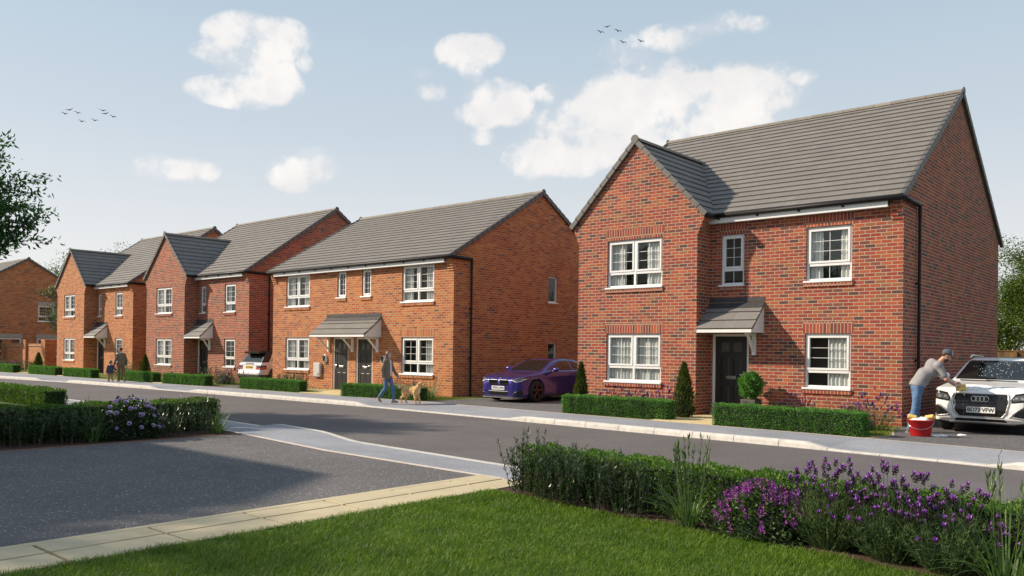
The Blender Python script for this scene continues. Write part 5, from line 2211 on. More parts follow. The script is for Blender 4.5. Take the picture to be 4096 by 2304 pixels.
# --- purple coupe on the drive between the two nearest houses
cr = thing('parked_car', 'purple two-door coupe parked on the drive beside the orange brick gable', 'car', (-11.62, -.62, 0), .0, 'parked cars')
L, W = 4.45, 1.80
car = Car(cr, L, W,
          [(.03, .17), (.0, .34), (.01, .56), (.04, .69), (.13, .765), (.5, .845), (1.3, .935), (1.6, .95), (2.4, .955), (3.4, .985), (3.95, 1.005), (4.33, .985), (4.42, .8), (4.44, .5), (4.36, .26), (4.0, .17)],
          [(1.12, .88), (1.42, 1.03), (1.95, 1.27), (2.25, 1.345), (2.65, 1.365), (3.05, 1.33), (3.5, 1.21), (3.95, 1.02), (4.0, .88)],
          mir([(.50, -.02), (.70, .06), (.82, .22), (.885, .55), (.90, 1.0), (.885, 1.7), (.885, 2.6), (.905, 3.3), (.88, 3.9), (.80, 4.3), (.62, 4.47)]),
          mir([(.84, .12), (.885, .24), (.90, .45), (.895, .62), (.87, .80), (.80, .97), (.72, 1.03)]),
          mir([(.84, .82), (.80, .93), (.70, 1.14), (.58, 1.33), (.48, 1.40)]), (.83, 3.48), .335, .02)
car.body(M['purple'])
car.panel('windscreen', (-.75, 1.2, .9), (.75, 2.3, 1.36), mir([(.66, .955), (.60, 1.10), (.505, 1.305)]), 'xz', .006, M['cglass'], depth=.03, which='top',
          cond=lambda X, Y, Z: Y - 2.08)
for s in (1, -1):
    x0, x1 = sorted((s * .45, s * .86))
    c = (lambda X, Y, Z: .45 - X) if s > 0 else (lambda X, Y, Z: X + .45)
    car.panel('side_window', (x0, 1.4, .9), (x1, 2.9, 1.4), [(1.60, .985), (2.12, 1.255), (2.42, 1.30), (2.72, 1.30), (2.80, .995)], 'yz', .008, M['cglass'], which='top', cond=c)
    car.panel('quarter_window', (x0, 2.7, .9), (x1, 3.9, 1.4), [(2.86, .995), (2.79, 1.295), (3.05, 1.265), (3.42, 1.15), (3.62, 1.03), (3.55, 1.005)], 'yz', .008, M['cglass'], which='top', cond=c)
    # kidney grille halves, lamps, intakes
    P = [(s * a, b) for a, b in ((.035, .56), (.05, .525), (.20, .505), (.36, .525), (.42, .59), (.40, .665), (.34, .705), (.08, .705), (.04, .68))]
    a0, a1 = sorted((s * .02, s * .45))
    g = car.panel('grille', (a0, -.05, .48), (a1, .3, .73), P, 'xz', .008, M['trim'], h=.010, which='low')
    for j in range(8):
        xx = s * (.075 + j * .042)
        yy = car.surf_y(xx, .605, which='low')
        sl_ = MB()
        sl_.box(xx - .007, xx + .007, yy - .022, yy + .01, .54, .685)
        sl_.build('grille_slat', M['trim'], g)
    P = [(s * a, b) for a, b in ((.47, .685), (.56, .655), (.66, .605), (.80, .635), (.90, .74), (.82, .775), (.60, .735))]
    a0, a1 = sorted((s * .42, s * .93))
    hl = car.panel('headlight', (a0, -.05, .58), (a1, .85, .80), P, 'xz', .007, M['lens'], h=.012, which='low')
    P = [(s * a, b) for a, b in ((.50, .685), (.58, .662), (.67, .618), (.79, .645), (.865, .725), (.84, .73), (.77, .668), (.68, .642), (.59, .685), (.51, .70))]
    car.panel('light_strip', (a0, -.05, .58), (a1, .85, .80), P, 'xz', .012, M['drl'], hl, h=.010, which='low')
    P = [(s * a, b) for a, b in ((.52, .20), (.80, .205), (.83, .30), (.80, .43), (.70, .36))]
    car.panel('air_intake', (a0, -.05, .17), (a1, .7, .46), P, 'xz', .006, M['trim'], h=.014, which='low')
    mm = MB()
    mm.ell((s * 1.0, 1.62, 1.01), (.125, .065, .068), 14, 8)
    mo = mm.build('wing_mirror', M['purple'], cr, smooth=True)
    ms = MB()
    ms.tube([(s * .82, 1.64, .955), (s * .95, 1.63, .97)], [.03, .025], 6)
    ms.build('mirror_arm', M['trim'], mo)
    for wy in car.wheels:
        car.wheel(s * .80, wy, M['bronze'], 5, True, .70)
    hd = MB()
    hd.box(s * .895 - .012, s * .895 + .012, 2.60, 2.80, .80, .825)
    hd.build('door_handle', M['purple'], cr, bevel=.005)
    sk = MB()
    sk.box(min(s * .86, s * .90), max(s * .86, s * .90), 1.25, 3.05, .17, .25)
    sk.build('side_skirt', M['trim'], cr, bevel=.01)
car.panel('lower_grille', (-.5, -.05, .17), (.5, .3, .37), mir([(.37, .205), (.43, .345), (.10, .35)]), 'xz', .006, M['trim'], h=.014, which='low')
spn = MB()
spn.prism([(-.60, .0), (-.45, -.03), (.45, -.03), (.60, .0), (.74, .10), (.70, .16), (-.70, .16), (-.74, .10)], 'z', .138, .160)
spn.build('front_splitter', plain('splitter_grey', (.22, .20, .19), .5), cr)
car.plate('YF74 UYN', car.surf_y(0, .435, which='low') - .012, .435, 'platew')
yb = car.surf_y(0, .745, which='low')
bd = MB()
bd.tube([(0, yb - .012, .748), (0, yb + .01, .76)], [.038, .038], 20)
bo = bd.build('badge', M['ink'], cr)
for q in range(4):
    b4 = MB()
    pts = [(0, 0)] + [(.026 * math.cos(PI / 2 * q + PI / 2 * t / 5), .026 * math.sin(PI / 2 * q + PI / 2 * t / 5)) for t in range(6)]
    b4.prism([(p[0], .748 + p[1]) for p in pts], 'y', yb - .016, yb - .010)
    b4.build('badge_quarter', plain('badge_blue', (.05, .22, .6), .3) if q % 2 == 0 else M['white'], bo)
brr = MB()
brr.box(-.3, .3, 1.36, 1.39, .975, .985)
brr.build('wiper', M['matt'], cr)

# --- white car being washed
cw = thing('parked_car', 'white car being washed with soap suds on its bonnet', 'car', (1.68, -.60, 0), .0, 'parked cars')
L, W = 4.2, 1.80
car = Car(cw, L, W,
          [(.10, .22), (.02, .30), (.0, .48), (.02, .68), (.08, .83), (.20, .895), (.55, .945), (1.15, 1.015), (1.5, 1.02), (3.4, 1.05), (4.0, 1.05), (4.16, .9), (4.2, .6), (4.1, .3), (3.8, .2), (.4, .18)],
          [(.95, .95), (1.22, 1.08), (1.72, 1.40), (2.0, 1.49), (2.5, 1.52), (3.2, 1.50), (3.65, 1.42), (4.05, 1.08), (4.1, .95)],
          mir([(.62, -.03), (.78, .03), (.87, .16), (.905, .42), (.905, 1.0), (.89, 1.8), (.89, 2.6), (.90, 3.4), (.86, 3.95), (.7, 4.22)]),
          mir([(.86, .12), (.90, .25), (.905, .5), (.90, .74), (.875, .88), (.79, .99), (.70, 1.08)]),
          mir([(.86, .85), (.82, .98), (.74, 1.18), (.62, 1.44), (.50, 1.55)]), (.80, 3.35), .335, .017, .04)
car.body(M['wpaint'])
car.panel('windscreen', (-.85, .9, .98), (.85, 2.1, 1.5), mir([(.735, 1.04), (.665, 1.20), (.565, 1.44)]), 'xz', .006, M['cglass'], which='top', cond=lambda X, Y, Z: Y - 1.95)
for s in (1, -1):
    x0, x1 = sorted((s * .45, s * .9))
    c = (lambda X, Y, Z: .45 - X) if s > 0 else (lambda X, Y, Z: X + .45)
    car.panel('side_window', (x0, 1.3, .95), (x1, 3.6, 1.52), [(1.42, 1.08), (1.85, 1.40), (2.3, 1.45), (3.2, 1.43), (3.4, 1.1)], 'yz', .008, M['cglass'], which='top', cond=c)
    P = [(s * a, b) for a, b in ((.545, .69), (.56, .62), (.88, .66), (.92, .76), (.85, .845), (.62, .80))]
    a0, a1 = sorted((s * .5, s * .95))
    hl = car.panel('headlight', (a0, -.05, .58), (a1, .6, .88), P, 'xz', .007, M['trim'], h=.010, which='low', relax=2)
    P = [(s * a, b) for a, b in ((.575, .70), (.585, .652), (.72, .672), (.85, .688), (.865, .74), (.82, .80), (.63, .765))]
    car.panel('lamp_glass', (a0, -.05, .58), (a1, .6, .88), P, 'xz', .010, M['lens'], hl, h=.009, which='low', relax=2)
    for j in range(2):
        x = s * (.65 + j * .10)
        yy = car.surf_y(x, .715, which='low')
        lm = MB()
        lm.tube([(x, yy - .016, .715), (x, yy + .01, .715)], [.030, .030], 14)
        lm.build('lamp', M['silver'], hl)
    P = [(s * a, b) for a, b in ((.565, .36), (.84, .33), (.88, .40), (.86, .53), (.80, .555), (.62, .44))]
    car.panel('air_intake', (a0, -.05, .28), (a1, .7, .6), P, 'xz', .007, M['trim'], h=.010, which='low', relax=2)
    P = [(s * a, b) for a, b in ((.50, .345), (.84, .305), (.885, .355), (.84, .335), (.585, .372), (.66, .45), (.80, .565), (.77, .575), (.60, .455))]
    car.panel('intake_blade', (a0, -.05, .28), (a1, .7, .6), P, 'xz', .013, M['silver'], h=.009, which='low', relax=2)
    mm = MB()
    mm.ell((s * 1.02, 1.42, 1.10), (.13, .07, .085), 14, 8)
    mo = mm.build('wing_mirror', M['wpaint'], cw, smooth=True)
    ms = MB()
    ms.tube([(s * .84, 1.44, 1.03), (s * .96, 1.43, 1.05)], [.03, .025], 6)
    ms.build('mirror_arm', M['trim'], mo)
    for wy in car.wheels:
        car.wheel(s * .80, wy, M['silver'], 5, False, .66)
    rr = MB()
    rr.tube([(s * .60, 1.95, 1.50), (s * .60, 2.1, 1.545), (s * .60, 3.2, 1.53), (s * .60, 3.35, 1.49)], .018, 6)
    rr.build('roof_rail', M['wpaint'], cw, smooth=True)
GP = mir([(.40, .335), (.475, .42), (.525, .62), (.515, .765), (.49, .79)])
go = car.panel('grille', (-.6, -.06, .30), (.6, .3, .83), GP, 'xz', .006, M['trim'], h=.011, which='low', relax=2)
def ring_poly(P, t):
    cx = sum(p[0] for p in P) / len(P)
    cz = sum(p[1] for p in P) / len(P)
    return [(cx + (p[0] - cx) * (1 + t), cz + (p[1] - cz) * (1 + t)) for p in P]
def rim_cond(X, Y, Z):
    return -np.broadcast_to(poly2d(X[:, 0, :], Z[:, 0, :], ring_poly(GP, -.045))[:, None, :], X.shape)
car.panel('grille_frame', (-.6, -.06, .28), (.6, .3, .85), ring_poly(GP, .03), 'xz', .016, M['silver'], h=.009, which='low', cond=rim_cond, relax=2)
for j in range(6):
    z = .40 + j * .068
    if .42 < z < .56:
        continue
    sl_ = MB()
    hw = .44 + .07 * (j / 5)
    for q in range(12):
        xa, xb = -hw + 2 * hw * q / 12, -hw + 2 * hw * (q + 1) / 12
        ya, yb2 = car.surf_y(xa, z, which='low'), car.surf_y(xb, z, which='low')
        sl_.add([(xa, ya - .014, z - .008), (xb, yb2 - .014, z - .008), (xb, yb2 - .014, z + .008), (xa, ya - .014, z + .008),
                 (xa, ya + .01, z - .008), (xb, yb2 + .01, z - .008), (xb, yb2 + .01, z + .008), (xa, ya + .01, z + .008)],
                [(0, 1, 2, 3), (0, 4, 5, 1), (3, 2, 6, 7)])
        if q % 2 == j % 2:
            xm = (xa + xb) / 2
            ym = car.surf_y(xm, z, which='low')
            sl_.box(xm - .006, xm + .006, ym - .014, ym + .01, z, z + .066 if z < .7 else z + .03)
    sl_.build('grille_slat', M['matt'] if j % 2 else M['tyre'], go)
yg = car.surf_y(0, .69, which='low') - .028
for j in range(4):
    x = (j - 1.5) * .073
    t = MB()
    pts = [(x + .05 * math.cos(a), yg, .69 + .05 * math.sin(a)) for a in [2 * PI * i / 24 for i in range(25)]]
    t.tube(pts, .0085, 6, cap=False)
    t.build('badge_ring', M['chrome'], go, smooth=True)
car.plate('BD73 VFW', car.surf_y(.02, .47, which='low') - .03, .475, 'platew', x=.02)
car.panel('lower_grille', (-.62, -.06, .20), (.62, .4, .33), mir([(.50, .245), (.44, .305)]), 'xz', .007, M['trim'], h=.011, which='low')
car.panel('skid_plate', (-.72, -.06, .15), (.72, .5, .26), mir([(.56, .16), (.62, .19), (.56, .24)]), 'xz', .014, M['silver'], h=.012, which='low')
car.panel('lower_bumper', (-.95, -.06, .10), (.95, 1.0, .30), mir([(.9, .12), (.93, .26), (.66, .235), (.60, .17), (.3, .15)]), 'xz', .006, M['matt'], h=.014, which='low')
wp = MB()
wp.tube([(.5, 1.0, 1.025), (-.1, 1.05, 1.035)], .012, 5)
wp.tube([(.0, 1.0, 1.025), (-.6, 1.04, 1.03)], .012, 5)
wp.build('wiper', M['matt'], cw)
cw.scale = (1, 1, 1.05)
# lather lying on the bonnet and running down the nose (patchy sheet hugging the skin)
def suds(G):
    X, Y, Z = G
    D = car.low(G)
    n = (np.sin(X * 23 + Y * 9) + np.sin(X * 11 - Y * 27 + 1.1) + np.sin(X * 47 + Y * 31 + Z * 20) * .6) / 2.6
    patch = np.minimum(np.sqrt(((X + .22) / .36) ** 2 + ((Y - .34) / .22) ** 2), np.sqrt(((X - .35) / .42) ** 2 + ((Y - .22) / .09) ** 2)) - 1
    drip = np.minimum(np.abs(X + .475 + .012 * np.sin(Z * 30)), np.abs(X + .30 + .01 * np.sin(Z * 25))) - .012
    drip = np.maximum(np.maximum(drip, Y - .24), .30 - Z)
    edge = np.minimum(patch * .2 + n * .06, drip)
    return np.maximum(np.maximum(D - .010 - .006 * n, edge), -(D + .004))
so_ = sdf_obj('soap_suds', (-.7, -.04, .28), (.85, .62, 1.0), .011, suds, M['foam'], None, 1)
so_.location = cw.location
so_.scale = cw.scale
tag(so_, 'white soap suds spread over the bonnet of the white car', 'soap suds')
# water beads on the windscreen
rng = np.random.default_rng(3)
bm_ = MB()
for j in range(70):
    z = rng.uniform(1.09, 1.40)
    x = rng.uniform(-.5, .62) * (1.44 - (z - 1.05) * .5) / 1.44
    y = car.surf_y(x, z, .8, 2.2, which='top')
    r = rng.uniform(.004, .009)
    bm_.ell((x, y - .008, z), (r, r, r * rng.uniform(1, 2.4)), 6, 4)
bm_.build('water_drops', plain('water_drop', (.75, .78, .8), .1), cw, smooth=True)

# --- light coloured suv reversed between the houses, tail towards the street
cs = thing('parked_car', 'pale silver SUV with black roof parked tail first between the houses, yellow rear plate', 'car', (-26.72, -.12, -.02), 0, 'parked cars')
L, W = 4.2, 1.88
car = Car(cs, L, W,
          [(.14, .22), (.02, .32), (.0, .50), (.06, .62), (.09, .80), (.12, .90), (.2, .95), (3.0, .95), (3.9, .80), (4.15, .6), (4.2, .35), (4.0, .2)],
          [(.10, .88), (.22, 1.02), (.42, 1.30), (.55, 1.42), (1.0, 1.46), (2.0, 1.46), (2.6, 1.36), (3.2, .95), (3.2, .88)],
          mir([(.70, -.03), (.86, .04), (.92, .20), (.94, .7), (.93, 2), (.93, 3), (.88, 3.8), (.6, 4.22)]),
          mir([(.88, .15), (.93, .3), (.94, .5), (.94, .7), (.91, .86), (.86, .96), (.8, 1.0)]),
          mir([(.90, .80), (.86, .94), (.76, 1.2), (.66, 1.40), (.52, 1.50)]), (.85, 3.3), .36, .024, .045)
car.body(M['spaint'])
car.panel('roof', (-.9, .05, .9), (.9, 3.2, 1.5), [(.0, .96), (.06, .96), (.14, 1.0), (.4, 1.30), (.5, 1.52), (2.2, 1.52), (2.75, 1.33), (2.85, 1.30), (2.2, 1.40), (.8, 1.38), (.52, .97), (.5, .955), (.0, .94)], 'yz', .008, M['trim'], which='top')
car.panel('rear_window', (-.8, .0, .94), (.8, .6, 1.40), mir([(.73, .97), (.69, 1.12), (.60, 1.32)]), 'xz', .014, M['cglass'], which='top', cond=lambda X, Y, Z: Y - .5)
sp_ = MB()
sp_.prism([(.18, 1.43), (.60, 1.475), (.75, 1.44), (.60, 1.38), (.22, 1.34)], 'x', -.60, .60)
sp_.build('roof_spoiler', M['trim'], cs, bevel=.02)
fn_ = MB()
fn_.prism([(.95, 1.45), (1.10, 1.52), (1.16, 1.45)], 'x', -.02, .02)
fn_.build('roof_fin', M['trim'], cs)
for s in (1, -1):
    x0, x1 = sorted((s * .5, s * .95))
    c = (lambda X, Y, Z: .5 - X) if s > 0 else (lambda X, Y, Z: X + .5)
    car.panel('side_window', (x0, .3, .95), (x1, 2.9, 1.5), [(.62, 1.0), (.78, 1.3), (.95, 1.37), (2.1, 1.37), (2.75, 1.0)], 'yz', .012, M['cglass'], which='top', cond=c)
    P = [(s * a, b) for a, b in ((.52, .66), (.96, .66), (.96, .845), (.52, .86))]
    tl = car.panel('tail_light', (x0 if s > 0 else -.96, -.05, .62), (x1 if s < 0 else .96, .42, .90), P, 'xz', .010, M['trim'], which='low', cond=lambda X, Y, Z: Y - .36)
    P = [(s * a, b) for a, b in ((.55, .68), (.96, .68), (.96, .78), (.90, .78), (.90, .73), (.60, .73), (.60, .82), (.55, .82))]
    car.panel('red_lens', (x0 if s > 0 else -.96, -.05, .62), (x1 if s < 0 else .96, .40, .90), P, 'xz', .018, M['redlens'], tl, h=.014, which='low', cond=lambda X, Y, Z: Y - .32)
    for wy in car.wheels:
        car.wheel(s * .83, wy, M['silver'], 5)
    mm = MB()
    mm.ell((s * 1.02, 2.75, 1.02), (.12, .07, .08), 10, 6)
    mm.build('wing_mirror', M['trim'], cs, smooth=True)
car.panel('rear_bumper', (-.95, -.05, .2), (.95, .4, .5), mir([(.92, .22), (.93, .44), (.80, .46)]), 'xz', .010, M['matt'], which='low')
yb = car.surf_y(0, .90, which='low')
cb = MB()
cb.box(-.50, .50, car.surf_y(0, .86, which='low') - .014, car.surf_y(0, .86, which='low') + .03, .845, .868)
cb.build('tailgate_trim', M['silver'], cs)
car.plate('RC73 NHA', car.surf_y(0, .76, which='low') - .012, .755, 'platey')
text_mesh('RANGE ROVER', .07, M['chrome'], 'tailgate_lettering', cs, (0, car.surf_y(0, .90, which='low') - .02, .905), (PI / 2, 0, 0), .004, .0015, 1.35)
# ------------------------------------------------------------------ people and dog
M['skin'] = plain('skin', (.52, .29, .20), .55, var=.06)
M['skin2'] = plain('skin_pale', (.60, .38, .29), .55, var=.05)
M['hair'] = plain('dark_brown_hair', (.045, .024, .014), .55, var=.4, vscale=60)
M['hair2'] = plain('brown_hair', (.11, .052, .028), .5, var=.4, vscale=50)
M['hair3'] = plain('light_brown_hair', (.20, .12, .065), .6, var=.35, vscale=60)
M['jeans'] = plain('blue_denim', (.085, .16, .30), .8, var=.30, vscale=14, bump=.3)
M['jeans2'] = plain('dark_denim', (.085, .15, .30), .8, var=.25, vscale=18, bump=.3)
M['grey_tee'] = plain('grey_cotton', (.27, .26, .265), .85, var=.10, vscale=10, bump=.25)
M['olive'] = plain('olive_jacket', (.17, .145, .10), .8, var=.18, vscale=14, bump=.3)
M['top'] = plain('pale_top', (.62, .58, .62), .85, var=.06)
M['tweed'] = plain('brown_tweed', (.17, .14, .095), .9, var=.22, vscale=40, bump=.3)
M['chino'] = plain('brown_chinos', (.20, .12, .062), .85, var=.18, vscale=14)
M['tan'] = plain('tan_trousers', (.32, .18, .085), .85, var=.18, vscale=14)
M['navy'] = plain('navy_coat', (.045, .052, .082), .75, var=.15, vscale=14)
M['shoe_p'] = plain('pink_trainer', (.30, .19, .155), .75)
M['shoe_b'] = plain('brown_shoe', (.10, .045, .02), .5)
M['shoe_g'] = plain('grey_trainer', (.10, .095, .09), .7)
M['shoe_w'] = plain('white_sole', (.62, .60, .56), .7)
M['cap'] = plain('slate_cap', (.085, .095, .125), .8)
M['cap2'] = plain('beige_cap_front', (.40, .34, .29), .8)
M['eye'] = plain('eye_dark', (.02, .015, .012), .2)
M['lip'] = plain('lip', (.36, .12, .10), .5)


def hand_sdf(G, w, d, pal, curl=.6, side=1, s=1.0, spread=.0):
    """w wrist point, d hand direction, pal palm normal; four unequal bent fingers and a thumb off the side"""
    w, d, pal = (np.array(v, float) for v in (w, d, pal))
    d /= np.linalg.norm(d)
    pal -= d * (pal @ d)
    pal /= np.linalg.norm(pal)
    t = np.cross(pal, d) * side
    D = capsule(G, w + d * .012 * s, w + d * .075 * s, .024 * s, .030 * s)
    D = smin(D, capsule(G, w + d * .06 * s - t * .018 * s, w + d * .075 * s + t * .022 * s, .018 * s, .018 * s), .02)
    for i, (o, L) in enumerate(((.030, .066), (.010, .076), (-.010, .072), (-.029, .056))):
        p0 = w + d * .085 * s + t * o * s
        a = curl * (.7 + .15 * i)
        d1 = d * math.cos(a) + pal * math.sin(a) + t * spread * (1.5 - i)
        p1 = p0 + d1 * L * .5 * s
        d2 = d * math.cos(a * 2) + pal * math.sin(a * 2)
        p2 = p1 + d2 * L * .5 * s
        D = smin(D, chain(G, [p0 - d * .02 * s, p0, p1, p2], [.0095 * s, .0095 * s, .0088 * s, .007 * s], .008), .006)
    q0 = w + d * .022 * s + t * .026 * s
    q1 = q0 + (d * .75 + t * .6 + pal * .25) * .040 * s
    q2 = q1 + (d * .95 + pal * .45) * .030 * s
    D = smin(D, chain(G, [q0, q1, q2], [.013 * s, .011 * s, .0085 * s], .01), .012)
    return D


class Figure:
    def __init__(self, root, J, skin, R=None, fem=False):
        self.root, self.J, self.skin = root, {k: np.array(v, float) for k, v in J.items()}, skin
        self.R = dict(sh=.055, el=.042, wr=.028, hip=.088, kn=.056, an=.040, neck=.052, chest=(.118, .165), waist=(.105, .14), pel=(.115, .16))
        if R:
            self.R.update(R)

    def arm(self, G, s, grow=0.0, upto='wr'):
        J, R = self.J, self.R
        a, b, c = J['sh' + s], J['el' + s], J['wr' + s]
        D = capsule(G, a, b, R['sh'] + grow, R['el'] + grow)
        if upto == 'short':
            return capsule(G, a, a + (b - a) * .72, R['sh'] + grow, R['el'] + grow * 1.3)
        return smin(D, capsule(G, b, c, R['el'] + grow, R['wr'] + grow), .02)

    def leg(self, G, s, grow=0.0, hem=None):
        J, R = self.J, self.R
        a, b, c = J['hip' + s], J['kn' + s], J['an' + s]
        calf = b + (c - b) * .32
        D = capsule(G, a, b, R['hip'] + grow, R['kn'] + grow)
        hr = (R['an'] + grow) if hem is None else hem
        D = smin(D, chain(G, [b, calf, c], [R['kn'] + grow, R['kn'] + grow * .9, hr], .03), .025)
        return D

    def torso(self, G, grow=0.0, low=True):
        J, R = self.J, self.R
        X, Y, Z = G
        f = J.get('fwd', np.array([1, 0, 0.]))
        side = np.array([-f[1], f[0], 0])
        def slab(c, r):
            px, py, pz = X - c[0], Y - c[1], Z - c[2]
            a = px * f[0] + py * f[1]
            b = px * side[0] + py * side[1]
            k = np.sqrt((a / (r[0] + grow)) ** 2 + (b / (r[1] + grow)) ** 2 + (pz / (r[2] + grow)) ** 2)
            return (k - 1) * min(r)
        D = slab(J['chest'], (*R['chest'], .20))
        D = smin(D, slab(J['waist'], (*R['waist'], .17)), .07)
        D = smin(D, capsule(G, J['shL'] , J['shR'], R['sh'] + grow, R['sh'] + grow), .06)
        if low:
            D = smin(D, slab(J['pel'], (*R['pel'], .14)), .06)
        return D

    def body(self, hands, h=.013):
        J, R = self.J, self.R
        f = J.get('face', J.get('fwd', np.array([1, 0, 0.])))
        hd = J['head']
        f = f / np.linalg.norm(f)
        s_ = np.cross(np.array([0, 0, 1.]), f)
        s_ /= np.linalg.norm(s_)
        u = np.cross(f, s_)
        self.hf, self.hs, self.hu = f, s_, u

        def head(G):
            X, Y, Z = G
            px, py, pz = X - hd[0], Y - hd[1], Z - hd[2]
            a, b, c = (px * v[0] + py * v[1] + pz * v[2] for v in (f, s_, u))
            H = (a, b, c)
            D = (np.sqrt((a / .098) ** 2 + (b / .076) ** 2 + ((c - .03) / .098) ** 2) - 1) * .076
            D = smin(D, (np.sqrt(((a - .035) / .060) ** 2 + (b / .056) ** 2 + ((c + .055) / .070) ** 2) - 1) * .056, .035)
            D = smin(D, capsule(H, (.088, 0, .012), (.106, 0, -.018), .007, .013), .012)      # nose
            D = smin(D, capsule(H, (.085, -.014, -.052), (.085, .014, -.052), .008, .008), .010)   # lips
            D = smin(D, ((np.sqrt(((a - .078) / .018) ** 2 + (b / .022) ** 2 + ((c + .092) / .018) ** 2) - 1) * .018), .02)  # chin
            for q in (1, -1):
                D = smax(D, -((np.sqrt(((a - .098) / .02) ** 2 + ((b - q * .031) / .018) ** 2 + ((c - .012) / .012) ** 2) - 1) * .012), .012)
                D = smin(D, (np.sqrt(((a + .006) / .020) ** 2 + ((b - q * .078) / .010) ** 2 + ((c + .005) / .032) ** 2) - 1) * .010, .008)
            return D

        def fn(G):
            D = self.torso(G)
            D = smin(D, capsule(G, J['neck'] - np.array([0, 0, .03]), hd - u * .05 - f * .015, R['neck'] * 1.08, R['neck'] * .95), .03)
            for s in 'LR':
                D = smin(D, self.arm(G, s), .025)
                D = smin(D, self.leg(G, s), .03)
                D = smin(D, capsule(G, J['an' + s], J['toe' + s], .036, .026), .02)
            return D
        P = np.array([J[k] for k in J if k not in ('fwd', 'face')])
        lo, hi = P.min(0) - .2, P.max(0) + .2
        ax, G = grid_of(lo, hi, h)
        parts = [surf(ax, np.asarray(fn(G), np.float32), 1)]
        ax, G = grid_of(hd - .15, hd + .17, .0065)
        parts.append(surf(ax, np.asarray(head(G), np.float32), 1))
        for s, (d, pal, curl, sd) in hands.items():
            w = J['wr' + s]
            ax, G = grid_of(w - .17, w + .17, .0052)
            D = smin(hand_sdf(G, w, d, pal, curl, sd), capsule(G, w + (J['el' + s] - w) * .25, w, .033, .026), .02)
            parts.append(surf(ax, np.asarray(D, np.float32), 1))
        V, F = cat(*parts)
        o = np_mesh('body', V, F, self.skin, self.root, True)
        self.b = o
        e = MB()
        for q in (1, -1):
            c = hd + f * .084 + s_ * q * .031 + u * .012
            e.ell(tuple(c), (.008, .008, .008), 8, 6)
        e.build('eyes', M['eye'], self.root, smooth=True)
        return o

    def part(self, name, fn, mat, h=.012, lo=None, hi=None, relax=1):
        P = np.array([self.J[k] for k in self.J if k not in ('fwd', 'face')])
        lo = P.min(0) - .2 if lo is None else lo
        hi = P.max(0) + .2 if hi is None else hi
        return sdf_obj(name, lo, hi, h, fn, mat, self.root, relax)

    def hairdo(self, mat, long=False, crop=True, seed=1):
        hd, f, s_, u = self.J['head'], self.hf, self.hs, self.hu

        def fn(G):
            X, Y, Z = G
            px, py, pz = X - hd[0], Y - hd[1], Z - hd[2]
            a, b, c = (px * v[0] + py * v[1] + pz * v[2] for v in (f, s_, u))
            n = np.sin(a * 90 + c * 50) * np.sin(b * 110) * .003
            D = (np.sqrt(((a + .010) / .106) ** 2 + (b / .088) ** 2 + ((c - .038) / .104) ** 2) - 1) * .088 + n
            front = a * .80 - (c - .055)      # keep the face free
            if long:
                fall = (np.sqrt(((a + .035) / .080) ** 2 + (b / .098) ** 2 + ((c + .09) / .20) ** 2) - 1) * .08 + n
                D = smin(D, fall, .03)
                side = (np.abs(b) - .058)
                face = np.maximum(np.maximum(.012 - a, -.3 - c), c - .085 + np.abs(b) * .5)
                face = np.maximum(face, np.abs(b) - .066 - .0 * a)
                return np.maximum(D, -face)
            D = np.maximum(D, a - .045 - (c - .055) * 1.1)
            D = np.maximum(D, np.where(a > -.02, .015 - c, -.062 - c))
            return D
        return sdf_obj('hair', hd - .22, hd + .2, .0075, fn, mat, self.root, 1)

    def shoes(self, mat, sole=None, hgt=.055):
        for s in 'LR':
            a, t = self.J['an' + s], self.J['toe' + s]
            hl = self.J.get('heel' + s, a + np.array([0, 0, -.06]) - (t - a) * np.array([1, 1, 0]) * .25)
            def fn(G):
                D = chain(G, [hl, (hl + t) / 2 + np.array([0, 0, .012]), t], [.040, .043, .036], .03)
                return smin(D, capsule(G, a + np.array([0, 0, -.02]), hl, .044, .040), .02)
            def fs(G):
                up = (t - hl) / np.linalg.norm(t - hl)
                nrm = np.array([0, 0, 1.]) - up * up[2]
                nrm /= np.linalg.norm(nrm)
                X, Y, Z = G
                hh = (X - hl[0]) * nrm[0] + (Y - hl[1]) * nrm[1] + (Z - hl[2]) * nrm[2]
                return np.maximum(fn(G) - .006, hh + .012)
            lo = np.minimum(hl, np.minimum(a, t)) - .08
            hi = np.maximum(hl, np.maximum(a, t)) + .08
            o = sdf_obj('shoe', lo, hi, .008, fn, mat, self.root)
            if sole:
                sdf_obj('sole', lo, hi, .008, fs, sole, o)


def V3(*a):
    return np.array(a, float)


# --- woman walking the dog
w = thing('person', 'woman in olive jacket and blue jeans walking with a dog lead in her hand', 'person', (-13.36, -3.60, 0), math.radians(14))
J = dict(head=(.03, 0, 1.585), neck=(.0, 0, 1.43), chest=(.0, 0, 1.25), waist=(.01, 0, 1.06), pel=(0, 0, .92), fwd=(1, 0, 0), face=(.93, -.25, .02),
         shL=(.0, .155, 1.36), elL=(.05, .235, 1.10), wrL=(.20, .26, .90), shR=(.0, -.155, 1.36), elR=(-.05, -.22, 1.10), wrR=(-.02, -.23, .86),
         hipL=(.0, .08, .88), knL=(.16, .08, .49), anL=(.20, .07, .085), toeL=(.345, .07, .03), hipR=(.0, -.08, .88), knR=(-.02, -.085, .48), anR=(-.30, -.08, .155), toeR=(-.215, -.075, .035), heelR=(-.335, -.08, .12))
fg = Figure(w, J, M['skin2'], dict(chest=(.098, .142), waist=(.085, .118), pel=(.108, .150), sh=.045, el=.036, wr=.025, hip=.080, kn=.052))
fg.body({'L': (V3(.45, .1, -.85), V3(0, -1, 0), .95, 1), 'R': (V3(.1, 0, -1), V3(.1, 1, 0), .45, -1)})
